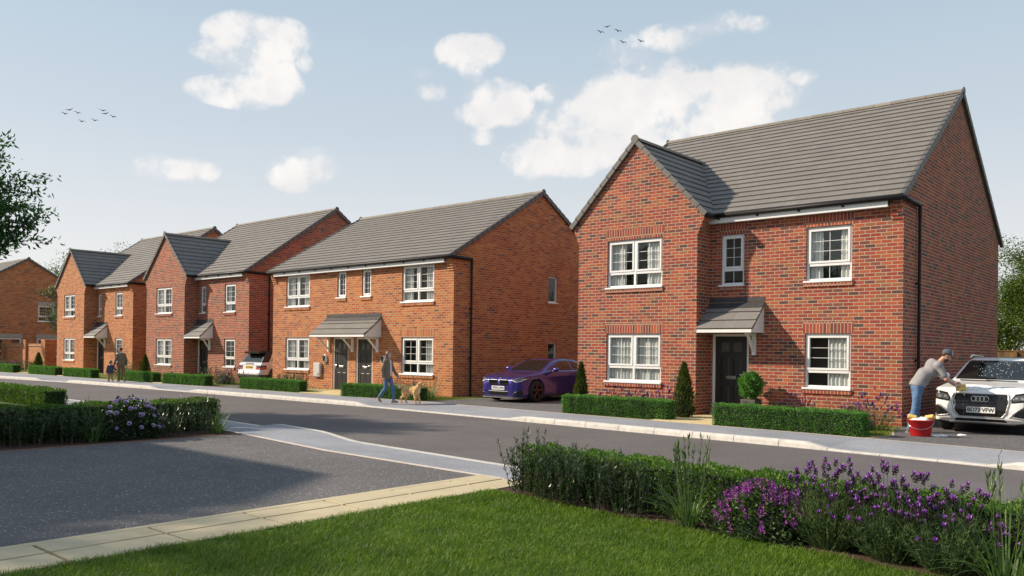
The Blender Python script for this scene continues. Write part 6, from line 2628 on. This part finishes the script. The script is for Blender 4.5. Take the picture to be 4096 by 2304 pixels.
def jacket(G):
    X, Y, Z = G
    D = fg.torso(G, .022)
    hem = capsule(G, (0, -.06, 1.0), (0, .06, 1.0), .135, .135)
    D = smin(D, capsule(G, (-.005, 0, 1.1), (-.005, 0, .84), .115, .165, (.85, 1.05, 1)), .05)
    for s in 'LR':
        D = smin(D, fg.arm(G, s, .020), .02)
    D = smin(D, (np.sqrt(((X + .09) / .06) ** 2 + (Y / .11) ** 2 + ((Z - 1.40) / .07) ** 2) - 1) * .06, .03)   # hood
    D = np.maximum(D, .80 - Z + np.where(np.abs(Y) > .17, -9, 0))
    D = np.maximum(D, Z - 1.455)
    D = D + .004 * np.sin(Z * 37 + Y * 21) * np.sin(X * 31 + Z * 15)
    return D
fg.part('jacket', jacket, M['olive'], .010)
fg.part('jumper', lambda G: np.maximum(np.maximum(np.maximum(np.maximum(jacket(G) - .006, -(jacket(G) + .02)), np.abs(G[1] - .01) - .040 - (1.45 - G[2]) * .05), .03 - G[0]), .88 - G[2]), M['top'], .010)
fg.part('jeans', lambda G: np.maximum(smin(smin(fg.leg(G, 'L', .010, .044), fg.leg(G, 'R', .010, .044), .02), np.maximum(fg.torso(G, .008), G[2] - .96), .03), -(G[2] - .10 - .0) * .0 + G[2] - .98), M['jeans2'], .011)
fg.hairdo(M['hair2'], long=True)
fg.shoes(M['shoe_p'], M['shoe_w'])
w.scale = (.895, .895, .895)

# --- golden retriever
M['fur'] = plain('golden_fur', (.66, .40, .17), .85, var=.22, vscale=11, bump=.6, bscale=70)
M['fur2'] = plain('cream_fur', (.82, .64, .40), .9, var=.2, vscale=14, bump=.6, bscale=70)
dg = thing('dog', 'golden retriever walking on a lead with its mouth open and tail raised', 'dog', (-12.66, -3.30, 0), math.radians(14))
dg.scale = (.86, .86, .9)
def dogfn(G):
    X, Y, Z = G
    wv = .006 * np.sin(X * 60 + Z * 35) * np.sin(Y * 50 + Z * 62)
    D = chain(G, [(.20, 0, .42), (.05, 0, .44), (-.14, 0, .455), (-.25, 0, .455)], [.128, .120, .100, .108], .07, (1, .88, 1.06))
    D = smin(D, ellipsoid(G, (.24, 0, .385), (.10, .095, .125)), .06)
    D = smin(D, chain(G, [(.24, 0, .47), (.33, 0, .57), (.365, 0, .625)], [.112, .082, .075], .05), .06)
    D = smin(D, ellipsoid(G, (.385, 0, .650), (.078, .066, .068)), .03)
    D = smin(D, chain(G, [(.42, 0, .640), (.50, 0, .622), (.535, 0, .618)], [.044, .036, .030], .02), .025)
    D = smin(D, chain(G, [(.41, 0, .595), (.475, 0, .568), (.50, 0, .563)], [.030, .020, .014], .02), .015)
    for s in (1, -1):
        D = smin(D, chain(G, [(.355, s * .058, .675), (.34, s * .082, .64), (.352, s * .085, .575)], [.022, .030, .020], .015, (1, .6, 1)), .012)
    # legs: fore left lifted mid-step, hind pair striding with hocks behind
    fl = [[(.21, .075, .36), (.255, .078, .215), (.31, .078, .115), (.30, .078, .055)], [(.21, -.075, .36), (.235, -.078, .20), (.24, -.078, .055), (.262, -.078, .025)]]
    for p in fl:
        D = smin(D, chain(G, p, [.066, .043, .030, .030], .03), .035)
    D = smin(D, capsule(G, (.30, .078, .055), (.325, .078, .030), .030, .027), .015)
    D = smin(D, capsule(G, (.245, -.078, .03), (.285, -.078, .026), .028, .026), .012)
    hl = [[(-.23, .075, .40), (-.185, .082, .265), (-.275, .080, .165), (-.245, .080, .035)], [(-.23, -.075, .40), (-.215, -.082, .26), (-.345, -.080, .175), (-.355, -.080, .035)]]
    for p in hl:
        D = smin(D, chain(G, p, [.095, .062, .034, .027], .035), .04)
        e = np.array(p[-1])
        D = smin(D, capsule(G, e, e + np.array([.045, 0, -.010]), .028, .024), .012)
    # feathered tail carried high
    tl = chain(G, [(-.32, 0, .50), (-.42, 0, .53), (-.50, 0, .60), (-.53, 0, .70)], [.042, .040, .044, .020], .04)
    tl = smin(tl, chain(G, [(-.41, 0, .49), (-.485, 0, .52), (-.545, 0, .60)], [.025, .042, .022], .04, (1, .6, 1)), .03)
    return smin(D, tl, .04) + wv
sdf_obj('body', (-.62, -.2, 0), (.6, .2, .78), .0095, dogfn, M['fur'], dg, 0)
def furpatch(c, r):
    def fn(G):
        X, Y, Z = G
        k = np.sqrt(((X - c[0]) / r[0]) ** 2 + ((Y - c[1]) / r[1]) ** 2 + ((Z - c[2]) / r[2]) ** 2) - 1
        return np.maximum(dogfn(G) - .004, k * .05)
    return fn
for nm, c, r in (('chest_fur', (.345, 0, .44), (.06, .06, .14)), ('tail_feathering', (-.50, 0, .545), (.10, .09, .075)), ('belly_fur', (-.02, 0, .315), (.2, .09, .05))):
    sdf_obj(nm, np.array(c) - np.array(r) - .02, np.array(c) + np.array(r) + .02, .0095, furpatch(c, r), M['fur2'], dg, 0)
q = MB()
q.ell((.562, 0, .628), (.017, .017, .013), 10, 6)
q.build('nose', M['eye'], dg, smooth=True)
q = MB()
for s in (1, -1):
    q.ell((.442, s * .040, .668), (.010, .008, .010), 8, 6)
q.build('eyes', M['eye'], dg, smooth=True)
q = MB()
q.ell((.478, 0, .589), (.05, .020, .010), 10, 6)
q.build('tongue', plain('tongue', (.62, .20, .20), .4), dg, smooth=True)
q = MB()
q.ell((.455, 0, .597), (.062, .026, .010), 10, 6)
q.build('mouth', plain('mouth_dark', (.05, .015, .015), .5), dg, smooth=True)
q = MB()
pts = []
for i in range(25):
    a = 2 * PI * i / 24
    pts.append((.305 + .035 * math.cos(a) + .03 * math.sin(a), .092 * math.sin(a) if False else .090 * math.sin(a), .545 - .055 * math.cos(a)))
q.tube(pts, .009, 6, cap=False)
q.build('collar', M['ink'], dg)
bpy.context.view_layer.update()
hp = w.matrix_world @ Vector((.235, .265, .825))
cp = dg.matrix_world @ Vector((.27, 0, .602))
ls = MB()
pts = []
for i in range(17):
    t = i / 16
    p = hp.lerp(cp, t)
    p.z -= .13 * math.sin(PI * t) * (1 - .25 * t)
    pts.append(p)
ls.tube(pts, .0085, 6)
lp = []
for i in range(17):
    a = 2 * PI * i / 16
    lp.append(hp + Vector((-.075 * (1 - math.cos(a)) * .55, -.05 * (1 - math.cos(a)) * .4, -.085 * (1 - math.cos(a)) + .05 * math.sin(a))))
ls.tube(lp, .0085, 6, cap=False)
tag(ls.build('dog_lead', M['ink'], None, smooth=True), 'black dog lead running from the woman to the collar', 'dog lead')

# --- man in tweed jacket and child, hand in hand, seen from behind
m_ = thing('person', 'man in brown tweed jacket and chinos seen from behind, holding a child’s hand', 'person', (-31.60, -3.42, 0), math.radians(176))
J = dict(head=(.035, .02, 1.625), neck=(0, 0, 1.46), chest=(0, 0, 1.28), waist=(0, 0, 1.08), pel=(0, 0, .94), fwd=(1, 0, 0), face=(.82, .50, -.18),
         shL=(.0, .165, 1.385), elL=(.02, .25, 1.12), wrL=(.10, .31, .88), shR=(.0, -.165, 1.385), elR=(-.04, -.245, 1.11), wrR=(.05, -.27, .87),
         hipL=(.0, .09, .90), knL=(.10, .09, .50), anL=(.08, .085, .085), toeL=(.235, .10, .03), hipR=(.0, -.09, .90), knR=(-.02, -.11, .49), anR=(-.27, -.12, .15), toeR=(-.18, -.125, .035), heelR=(-.305, -.12, .115))
fm = Figure(m_, J, M['skin'], dict(sh=.052))
fm.body({'L': (V3(.25, .1, -.95), V3(0, -1, 0), .9, 1), 'R': (V3(.2, 0, -1), V3(0, 1, 0), .5, -1)})
def blazer(G):
    X, Y, Z = G
    D = fm.torso(G, .024)
    D = smin(D, capsule(G, (0, 0, 1.1), (-.005, 0, .86), .13, .175, (.82, 1.08, 1)), .05)
    for s in 'LR':
        D = smin(D, fm.arm(G, s, .024), .02)
    D = np.maximum(np.maximum(D, Z - 1.49), np.where(np.abs(Y) < .205, .80 - Z, -9))
    D = np.maximum(D, -np.maximum(np.abs(Y) - .006, np.maximum(X + .05, Z - .95)))
    return D + .0035 * np.sin(Z * 40 + Y * 23)
fm.part('jacket', blazer, M['tweed'], .011)
fm.part('trousers', lambda G: np.maximum(smin(smin(fm.leg(G, 'L', .014, .060), fm.leg(G, 'R', .014, .060), .02), np.maximum(fm.torso(G, .008), G[2] - .96), .03), G[2] - 1.0), M['chino'], .012)
fm.part('shirt_collar', lambda G: np.maximum(np.maximum(capsule(G, (-.01, 0, 1.44), (.0, 0, 1.515), .066, .060), G[2] - 1.515), 1.44 - G[2]), M['top'], .009, V3(-.12, -.12, 1.38), V3(.12, .12, 1.58))
fm.hairdo(M['hair'])
fm.shoes(M['shoe_b'])
m_.scale = (.86, .86, .86)
ch = thing('person', 'small child in a navy hooded coat and tan trousers walking beside the man', 'person', (-31.50, -3.92, 0), math.radians(176))
J = dict(head=(.02, 0, .985), neck=(0, 0, .85), chest=(0, 0, .74), waist=(0, 0, .62), pel=(0, 0, .53), fwd=(1, 0, 0), face=(1, -.05, 0),
         shL=(.0, .115, .80), elL=(.0, .155, .64), wrL=(.03, .165, .50), shR=(.0, -.115, .80), elR=(.02, -.19, .68), wrR=(.07, -.285, .655),
         hipL=(.0, .055, .50), knL=(.05, .06, .28), anL=(.05, .06, .06), toeL=(.15, .065, .025), hipR=(.0, -.055, .50), knR=(-.02, -.06, .27), anR=(-.15, -.065, .10), toeR=(-.09, -.068, .03), heelR=(-.175, -.065, .07))
fc = Figure(ch, J, M['skin2'], dict(sh=.036, el=.030, wr=.021, hip=.056, kn=.038, an=.028, neck=.036, chest=(.078, .10), waist=(.078, .092), pel=(.08, .098)))
fc.body({'L': (V3(.1, 0, -1), V3(0, -1, 0), .5, 1), 'R': (V3(.3, -.8, .15), V3(0, 0, -1), .7, -1)}, h=.010)
def coat(G):
    X, Y, Z = G
    D = fc.torso(G, .022)
    D = smin(D, capsule(G, (0, 0, .66), (0, 0, .50), .105, .122, (.85, 1.05, 1)), .04)
    for s in 'LR':
        D = smin(D, fc.arm(G, s, .020), .02)
    D = smin(D, (np.sqrt(((X + .075) / .05) ** 2 + (Y / .095) ** 2 + ((Z - .80) / .075) ** 2) - 1) * .05, .02)
    return np.maximum(np.maximum(D, Z - .875), np.where(np.abs(Y) < .13, .44 - Z, -9))
fc.part('coat', coat, M['navy'], .009)
fc.part('trousers', lambda G: np.maximum(smin(smin(fc.leg(G, 'L', .012, .042), fc.leg(G, 'R', .012, .042), .02), np.maximum(fc.torso(G, .006), G[2] - .55), .03), G[2] - .58), M['tan'], .009)
fc.hairdo(M['hair3'])
fc.shoes(M['shoe_g'], M['shoe_w'])
ch.scale = (.85, .85, .85)

# --- man washing the white car, leaning over the bonnet corner
wa = thing('person', 'man in grey t-shirt, jeans and cap leaning over the white bonnet with sponges', 'person', (.62, -1.12, 0), math.radians(28))
J = dict(head=(.545, -.02, 1.60), neck=(.40, 0, 1.47), chest=(.28, 0, 1.33), waist=(.10, 0, 1.14), pel=(.0, 0, .97), fwd=(.96, 0, 0), face=(.86, -.05, -.48),
         shL=(.36, .185, 1.42), elL=(.56, .24, 1.17), wrL=(.78, .20, 1.035), shR=(.36, -.185, 1.40), elR=(.50, -.215, 1.12), wrR=(.735, -.06, .985),
         hipL=(.0, .095, .93), knL=(.02, .10, .50), anL=(-.05, .12, .085), toeL=(.10, .13, .03), hipR=(.0, -.095, .93), knR=(-.06, -.11, .50), anR=(-.16, -.13, .085), toeR=(-.005, -.12, .03))
fw = Figure(wa, J, M['skin'])
fw.body({'L': (V3(.9, -.02, -.12), V3(.1, 0, -1), .55, -1), 'R': (V3(.85, .25, -.12), V3(.1, 0, -1), .55, 1)}, h=.012)
def tee(G):
    X, Y, Z = G
    D = fw.torso(G, .016)
    D = smin(D, capsule(G, (.13, 0, 1.2), (-.01, 0, .985), .112, .124, (.95, 1.14, 1)), .09)
    for s in 'LR':
        D = smin(D, fw.arm(G, s, .018, 'short'), .03)
    nk = np.array(J['neck'])
    D = np.maximum(D, -(np.sqrt((X - nk[0] - .03) ** 2 + Y ** 2 + (Z - nk[2] - .055) ** 2) - .075))
    D = np.maximum(D, .965 - .18 * X - Z)
    return D + .004 * np.sin(Z * 31 + X * 24) * np.sin(Y * 19 + X * 13)
fw.part('t_shirt', tee, M['grey_tee'], .010)
fw.part('jeans', lambda G: np.maximum(smin(smin(fw.leg(G, 'L', .014, .062), fw.leg(G, 'R', .014, .062), .02), np.maximum(fw.torso(G, .010), G[2] - 1.03), .03), G[2] - 1.045) + .0016 * np.sin(G[2] * 52 + G[0] * 60 + G[1] * 40) * np.sin(G[2] * 17), M['jeans'], .010)
fw.hairdo(M['hair'])
bd_ = MB()
hd, f, s_, u = J['head'], fw.hf, fw.hs, fw.hu
hdv = np.array(hd)
def beard(G):
    X, Y, Z = G
    px, py, pz = X - hd[0], Y - hd[1], Z - hd[2]
    a, b, c = (px * v[0] + py * v[1] + pz * v[2] for v in (f, s_, u))
    D = (np.sqrt(((a - .035) / .063) ** 2 + (b / .060) ** 2 + ((c + .055) / .074) ** 2) - 1) * .058
    D = np.maximum(D, c + .058 - np.where(np.abs(b) > .04, .05, 0) * 1.0)
    return np.maximum(D, -.01 - a)
sdf_obj('beard', hdv - .16, hdv + .16, .007, beard, M['hair'], wa, 1)
def capfn(G, front=False):
    X, Y, Z = G
    px, py, pz = X - hd[0], Y - hd[1], Z - hd[2]
    a, b, c = (px * v[0] + py * v[1] + pz * v[2] for v in (f, s_, u))
    D = (np.sqrt(((a + .004) / .112) ** 2 + (b / .094) ** 2 + ((c - .045) / .108) ** 2) - 1) * .094
    D = np.maximum(D, .045 - c)
    if front:
        return np.maximum(D - .003, np.maximum(np.abs(b) - .065, .035 - a))
    br = np.maximum(np.maximum(np.sqrt(((a - .09) / .105) ** 2 + (b / .082) ** 2) - 1, 0 * a - .05) * .08, np.abs(c - .050 + (a - .09) * .12 + b * b * 2.2) - .007)
    br = np.maximum(br, .02 - a)
    return np.minimum(D, br)
cpo = sdf_obj('cap', hdv - .22, hdv + .24, .007, capfn, M['cap'], wa, 1)
sdf_obj('cap_front', hdv - .2, hdv + .22, .007, lambda G: capfn(G, True), M['cap2'], cpo, 1)
fw.shoes(M['shoe_g'], M['shoe_w'])
def armfoam(G):
    X, Y, Z = G
    n = (np.sin(X * 60 + Y * 33) + np.sin(Z * 71 + X * 20) + np.sin(Y * 55)) / 3
    D = np.minimum(fw.arm(G, 'L', .006), fw.arm(G, 'R', .006)) - .004 * n
    return np.maximum(D, np.maximum(.25 - n, .58 - X))
fw.part('arm_suds', armfoam, M['foam'], .010)

# sponges, bucket
bpy.context.view_layer.update()
def sponge(label, p, rz, tilt, s=1.0):
    o = sdf_obj('sponge', (-.1, -.06, -.05), (.1, .06, .05), .0085, lambda G: sbox(G, (0, 0, 0), (.082, .05, .034), .022) + .0022 * np.sin(G[0] * 190) * np.sin(G[1] * 170 + G[2] * 150), M['sponge'], None, 0)
    o.location = p
    o.rotation_euler = (tilt, tilt * .4, rz)
    o.scale = (s, s, s)
    return tag(o, label, 'sponge', 'yellow sponges')
for s, lab in (('L', 'yellow sponge under the hand nearer the windscreen'), ('R', 'yellow sponge under the hand nearer the grille')):
    wv = np.array(J['wr' + s])
    d = V3(.9, -.02, -.12) if s == 'L' else V3(.85, .25, -.12)
    c = wv + d / np.linalg.norm(d) * .10 + V3(0, 0, -.052)
    sponge(lab, wa.matrix_world @ Vector(c), math.radians(28 + (10 if s == 'L' else 30)), -.08, 1.15)
bk = thing('bucket', 'red plastic bucket of soapy water by the corner of the red brick house', 'bucket', (.92, -1.98, 0), math.radians(12))
bk.scale = (.88, .88, .92)
M['redp'] = plain('red_plastic', (.50, .012, .016), .35)
b = MB()
prof = [(.205, 0), (.212, .008), (.262, .325), (.285, .330), (.285, .352), (.268, .352), (.258, .335), (.205, .03)]
b.lathe(prof, 36, sx=1.0, sy=.74)
bo = b.build('tub', M['redp'], bk, smooth=True)
hn = MB()
pts = []
for i in range(17):
    t = i / 16
    a = PI * t
    pts.append((.277 * math.cos(a), -.20 * math.sin(a) - .02, .325 - .17 * math.sin(a)))
hn.tube(pts, .005, 6)
hn.build('handle', M['chrome'], bk, smooth=True)
def fb_(G):
    X, Y, Z = G
    D = ellipsoid(G, (0, 0, .31), (.25, .18, .055))
    for (x, y, z, r) in ((-.11, -.05, .33, .085), (-.02, -.07, .335, .08), (.08, -.05, .345, .095), (.02, .06, .34, .10), (.15, .04, .33, .07), (-.15, .05, .33, .07)):
        D = smin(D, ellipsoid(G, (x, y, z), (r, r * .9, r * .72)), .02)
    return np.maximum(D, np.sqrt((X / .262) ** 2 + (Y / .192) ** 2) * .19 - .19)
sdf_obj('foam', (-.28, -.21, .24), (.28, .21, .45), .010, fb_, M['foam'], bk)
bpy.context.view_layer.update()
mw = bk.matrix_world
sponge('yellow sponge standing in the bucket foam at its left side', mw @ Vector((-.17, -.03, .405)), .3, .5, 1.05)
sponge('yellow sponge standing in the bucket foam at its right side', mw @ Vector((.19, -.02, .41)), -.2, -.55, 1.1)
for k, (x, y, r, lab) in enumerate(((1.14, -1.86, .075, 'soap suds splashed on the ground right beside the bucket'), (1.25, -1.72, .08, 'soap suds on the ground near the man’s shoe'), (1.5, -1.25, .07, 'soap suds on the ground under the white car front'))):
    o = sdf_obj('soap_suds', (-.12, -.1, -.01), (.12, .1, .07), .009, lambda G: np.maximum(smin(ellipsoid(G, (-.02, 0, .0), (r, r * .7, .035)), ellipsoid(G, (.05, .02, 0), (r * .6, r * .5, .028)), .02), -.001 - G[2]), M['foam'])
    o.location = (x, y, 0)
    tag(o, lab, 'soap suds', 'soap suds on the drive')
# ------------------------------------------------------------------ meter box, chargers, walls, fence, trees, birds
mbx = thing('meter_box', 'pale grey meter box on the wall left of the two dark doors', 'meter box', (-21.83, .045, .47))
b = MB()
b.box(-.21, .21, -.10, .0, 0, .55)
M['meter'] = plain('meter_box_grey', (.55, .52, .49), .5, var=.04)
o = b.build('case', M['meter'], mbx, bevel=.012)
b = MB()
b.box(-.18, .18, -.108, -.101, .03, .52)
d = b.build('door', M['meter'], mbx, bevel=.003)
b = MB()
for i in range(4):
    b.box(.06, .15, -.112, -.109, .06 + i * .02, .07 + i * .02)
b.build('vent', M['matt'], d)
b = MB()
b.tube([(-.14, -.112, .2), (-.14, -.107, .2)], .012, 8)
b.build('lock', M['matt'], d)
for x, lab in ((-21.38, 'oval white car charger with coiled black cable left of the dark doors'), (-17.85, 'oval white car charger with coiled black cable by the woman’s head')):
    ev = thing('car_charger', lab, 'car charger', (x, .04, 1.19), 0, 'car chargers')
    b = MB()
    b.lathe([(.001, .07), (.09, .068), (.125, .05), (.135, .0)], 24, sy=1.32)
    o = b.build('case', M['white'], ev, smooth=True)
    o.rotation_euler = (PI / 2, 0, 0)
    b = MB()
    pts = [(.045 * math.sin(a) * (1 + .35 * math.cos(a)), -.085, .02 + .105 * math.cos(a)) for a in [2 * PI * i / 24 for i in range(25)]]
    b.tube(pts, .020, 8, cap=False)
    b.tube([(0, -.09, .13), (0, -.085, .02), (.01, -.09, -.12)], .022, 8)
    b.build('cable', M['ink'], ev, smooth=True)

# garden wall with piers at the far left
gw = thing('garden_wall', 'orange brick garden wall with brick piers in front of the end house', 'wall', (-55.0, .8, 0))
W = MB()
W.box(-12, 3.0, -.11, .11, -.2, 1.50)
W.build('wall', M['orange'], gw)
cp_ = MB()
cp_.box(-12, 2.99, -.16, .16, 1.50, 1.53)
cp_.build('coping', M['stone'], gw)
cb = MB()
cb.box(-12, 2.985, -.112, .112, 1.531, 1.66)
cb.build('brick_coping', M['orange_s'], gw)
for x in (-8.4, -4.3, -.2, 3.35):
    p = MB()
    s = .34 if x > 3 else .24
    p.box(x - s, x + s, -s, s, -.2, 1.78)
    po_ = p.build('pier', M['orange'], gw)
    c = MB()
    c.box(x - s - .002, x + s + .002, -s - .002, s + .002, 1.79, 1.93)
    c.build('pier_cap', M['orange_s'], po_)
# close boarded fence behind the right hand drive
fe = thing('fence', 'brown close boarded timber fence behind the white car', 'fence', (3.0, 14.0, 0))
M['timber'] = leaf_mat('fence_timber', (.11, .060, .026), (.16, .088, .038), (.22, .13, .06), .8, 0.0)
b = MB()
x = -4.3
while x < 5:
    b.box(x, x + .148, -.012 + random.uniform(-.003, .003), .012, .0, 1.80)
    x += .15
b.build('boards', M['timber'], fe)
b = MB()
b.box(-4.3, 5, -.035, .035, 1.801, 1.84)
b.build('cap_rail', M['timber'], fe)
for x in (-3.2, -1.35, .5, 2.35, 4.2):
    b = MB()
    b.box(x - .05, x + .05, -.09, -.02, 0, 1.79)
    b.build('post', M['timber'], fe)

# near-side houses across the road (they shade the near drive and show up in the window glass)
ND = dict(B_D)
hip_house('hip_roofed_house', 'unseen red brick house on the near side, roof hipped to shape its shadow', (-10.5, -18.4, 0), 11.0, 9.0, 5.2, 8.7, 'red')  # out of view; hip roof shaped so its shadow mostly clears the lawn
semi_house('semi_detached_house', 'orange brick house on the near side further along the road', (-42.0, -17.6, 0), ND, 'orange', 9).rotation_euler = (0, 0, PI)

# trees
TG = 'trees'
tree('tree', 'dark leafy tree reaching into the photo at the left edge', (-18.2, -14.3, 0), 2.3, .16, (0, 0, 4.95), (2.7, 2.7, 1.85), 44, 12, 34000, .15, .062, 'treeleaf', 101, TG, spread=.055, droop=.15, flat=.3)
tree('tree', 'added unseen leafy tree that shades the lower left of the near lawn', (-9.6, -22.6, 0), 2.2, .13, (0, 0, 5.0), (2.5, 2.5, 2.1), 24, 7, 9000, .12, .07, 'treeleaf', 140, TG, spread=.12)  # added out of view to cast dappled shade on the lawn
tree('tree', 'slim grey-green tree at the left edge before the end house', (-54.5, -2.4, 0), 2.0, .06, (0, 0, 3.7), (.95, .95, 1.7), 14, 5, 3600, .10, .055, 'greytree', 102, TG, spread=.16)
tree('tree', 'slim grey-green tree between end house and orange gable house', (-52.3, 1.6, 0), 2.0, .06, (0, 0, 3.9), (1.05, 1.05, 2.1), 14, 5, 4200, .10, .055, 'greytree', 103, TG, spread=.16)
for k, (x, y, h, r, lab) in enumerate(((-77, 13, 10.2, 3.6, 'bushy green tree behind the end house'), (-84, 22, 12.2, 3.8, 'taller green tree behind the end house, further back'))):
    tree('tree', lab, (x, y, 0), 2.5, .25, (0, 0, h - 3.4), (r, r, 3.4), 30, 8, 26000, .17, .10, 'fartree', 110 + k, TG, spread=.16)
for k, (x, y, h, r, lab) in enumerate(((.7, 19.0, 7.3, 2.5, 'leafy tree rising past the right gable wall above the fence'), (3.2, 20.0, 6.3, 2.7, 'leafy tree at the right edge above the fence'), (-2.2, 23.5, 5.0, 2.4, 'tree mostly hidden by the right gable wall'), (2.2, 26.0, 7.0, 3.0, 'tree at the back of the right-hand garden'))):
    tree('tree', lab, (x, y, 0), 1.3, .14, (0, 0, h * .52), (r, r, h * .47), 40, 12, 70000 if k < 2 else 22000, .085, .055, 'fartree', 120 + k, TG, spread=.15)

# birds
M['bird'] = plain('dark_bird', (.012, .012, .014), .8)
def bird(p, span, roll, yaw, flat, group, label):
    root = thing('bird', label, 'bird', p, yaw, group)
    root.rotation_euler = (roll, 0, yaw)
    b = MB()
    b.ell((0, 0, 0), (span * .22, span * .075, span * .07), 8, 6)
    b.ell((span * .2, 0, span * .015), (span * .06, span * .04, span * .035), 6, 4)
    b.build('body', M['bird'], root)
    for s in (1, -1):
        w_ = MB()
        z1 = span * (.13 if not flat else .05)
        z2 = span * (.06 if not flat else .12)
        th = span * .04
        P = [(span * .09, s * span * .03, 0), (span * .11, s * span * .25, z1), (span * .02, s * span * .5, z2), (-span * .04, s * span * .26, z1), (-span * .10, s * span * .03, 0)]
        w_.add(P + [(a, c, d + th) for a, c, d in P], [(0, 1, 2, 3, 4), (9, 8, 7, 6, 5), (0, 5, 6, 1), (1, 6, 7, 2), (2, 7, 8, 3), (3, 8, 9, 4), (4, 9, 5, 0)])
        w_.build('wing', M['bird'], root)
C0 = Vector((CAM['x'], CAM['y'], CAM['z']))
BIRDS = [(-60.45, 4.81, 18.89, 0.25, 0, 1, 'lowest-left bird of the left flock, wings arched'),
         (-60.18, 5.04, 19.18, -0.2, 1, 1, 'gliding bird at the top left of the left flock'),
         (-59.72, 5.45, 18.96, 0.25, 0, 1, 'bird with arched wings right of the gliding leftmost pair'),
         (-59.49, 5.65, 18.33, 0.25, 0, 1, 'lower bird near the left of the left flock'),
         (-58.76, 6.29, 18.42, 0.25, 0, 1, 'lower bird in the middle of the left flock'),
         (-58.3, 6.68, 19.17, 0.1, 1, 1, 'bird with raised wings at the top right of the left flock'),
         (-58.15, 6.81, 18.93, -0.2, 1, 1, 'gliding bird just under the raised-wing bird'),
         (-57.71, 7.19, 18.71, 0.25, 0, 1, 'rightmost bird of the left flock'),
         (-29.11, 29.4, 24.74, 0.25, 0, 0, 'leftmost bird of the right flock'),
         (-28.72, 29.74, 25.14, -0.3, 1, 0, 'gliding bird at the top of the right flock'),
         (-28.16, 30.23, 24.84, 0.25, 0, 0, 'bird right of the gliding one in the right flock'),
         (-27.88, 30.48, 24.03, 0.25, 0, 0, 'lower bird against the thin cloud'),
         (-26.91, 31.32, 24.12, 0.25, 0, 0, 'rightmost bird of the right flock')]
for (x, y, z, roll, flat, left, lab) in BIRDS:
    bird((x, y, z), .56, roll, 2.35, flat, 'birds in flight on the left' if left else 'birds in flight on the right', lab)
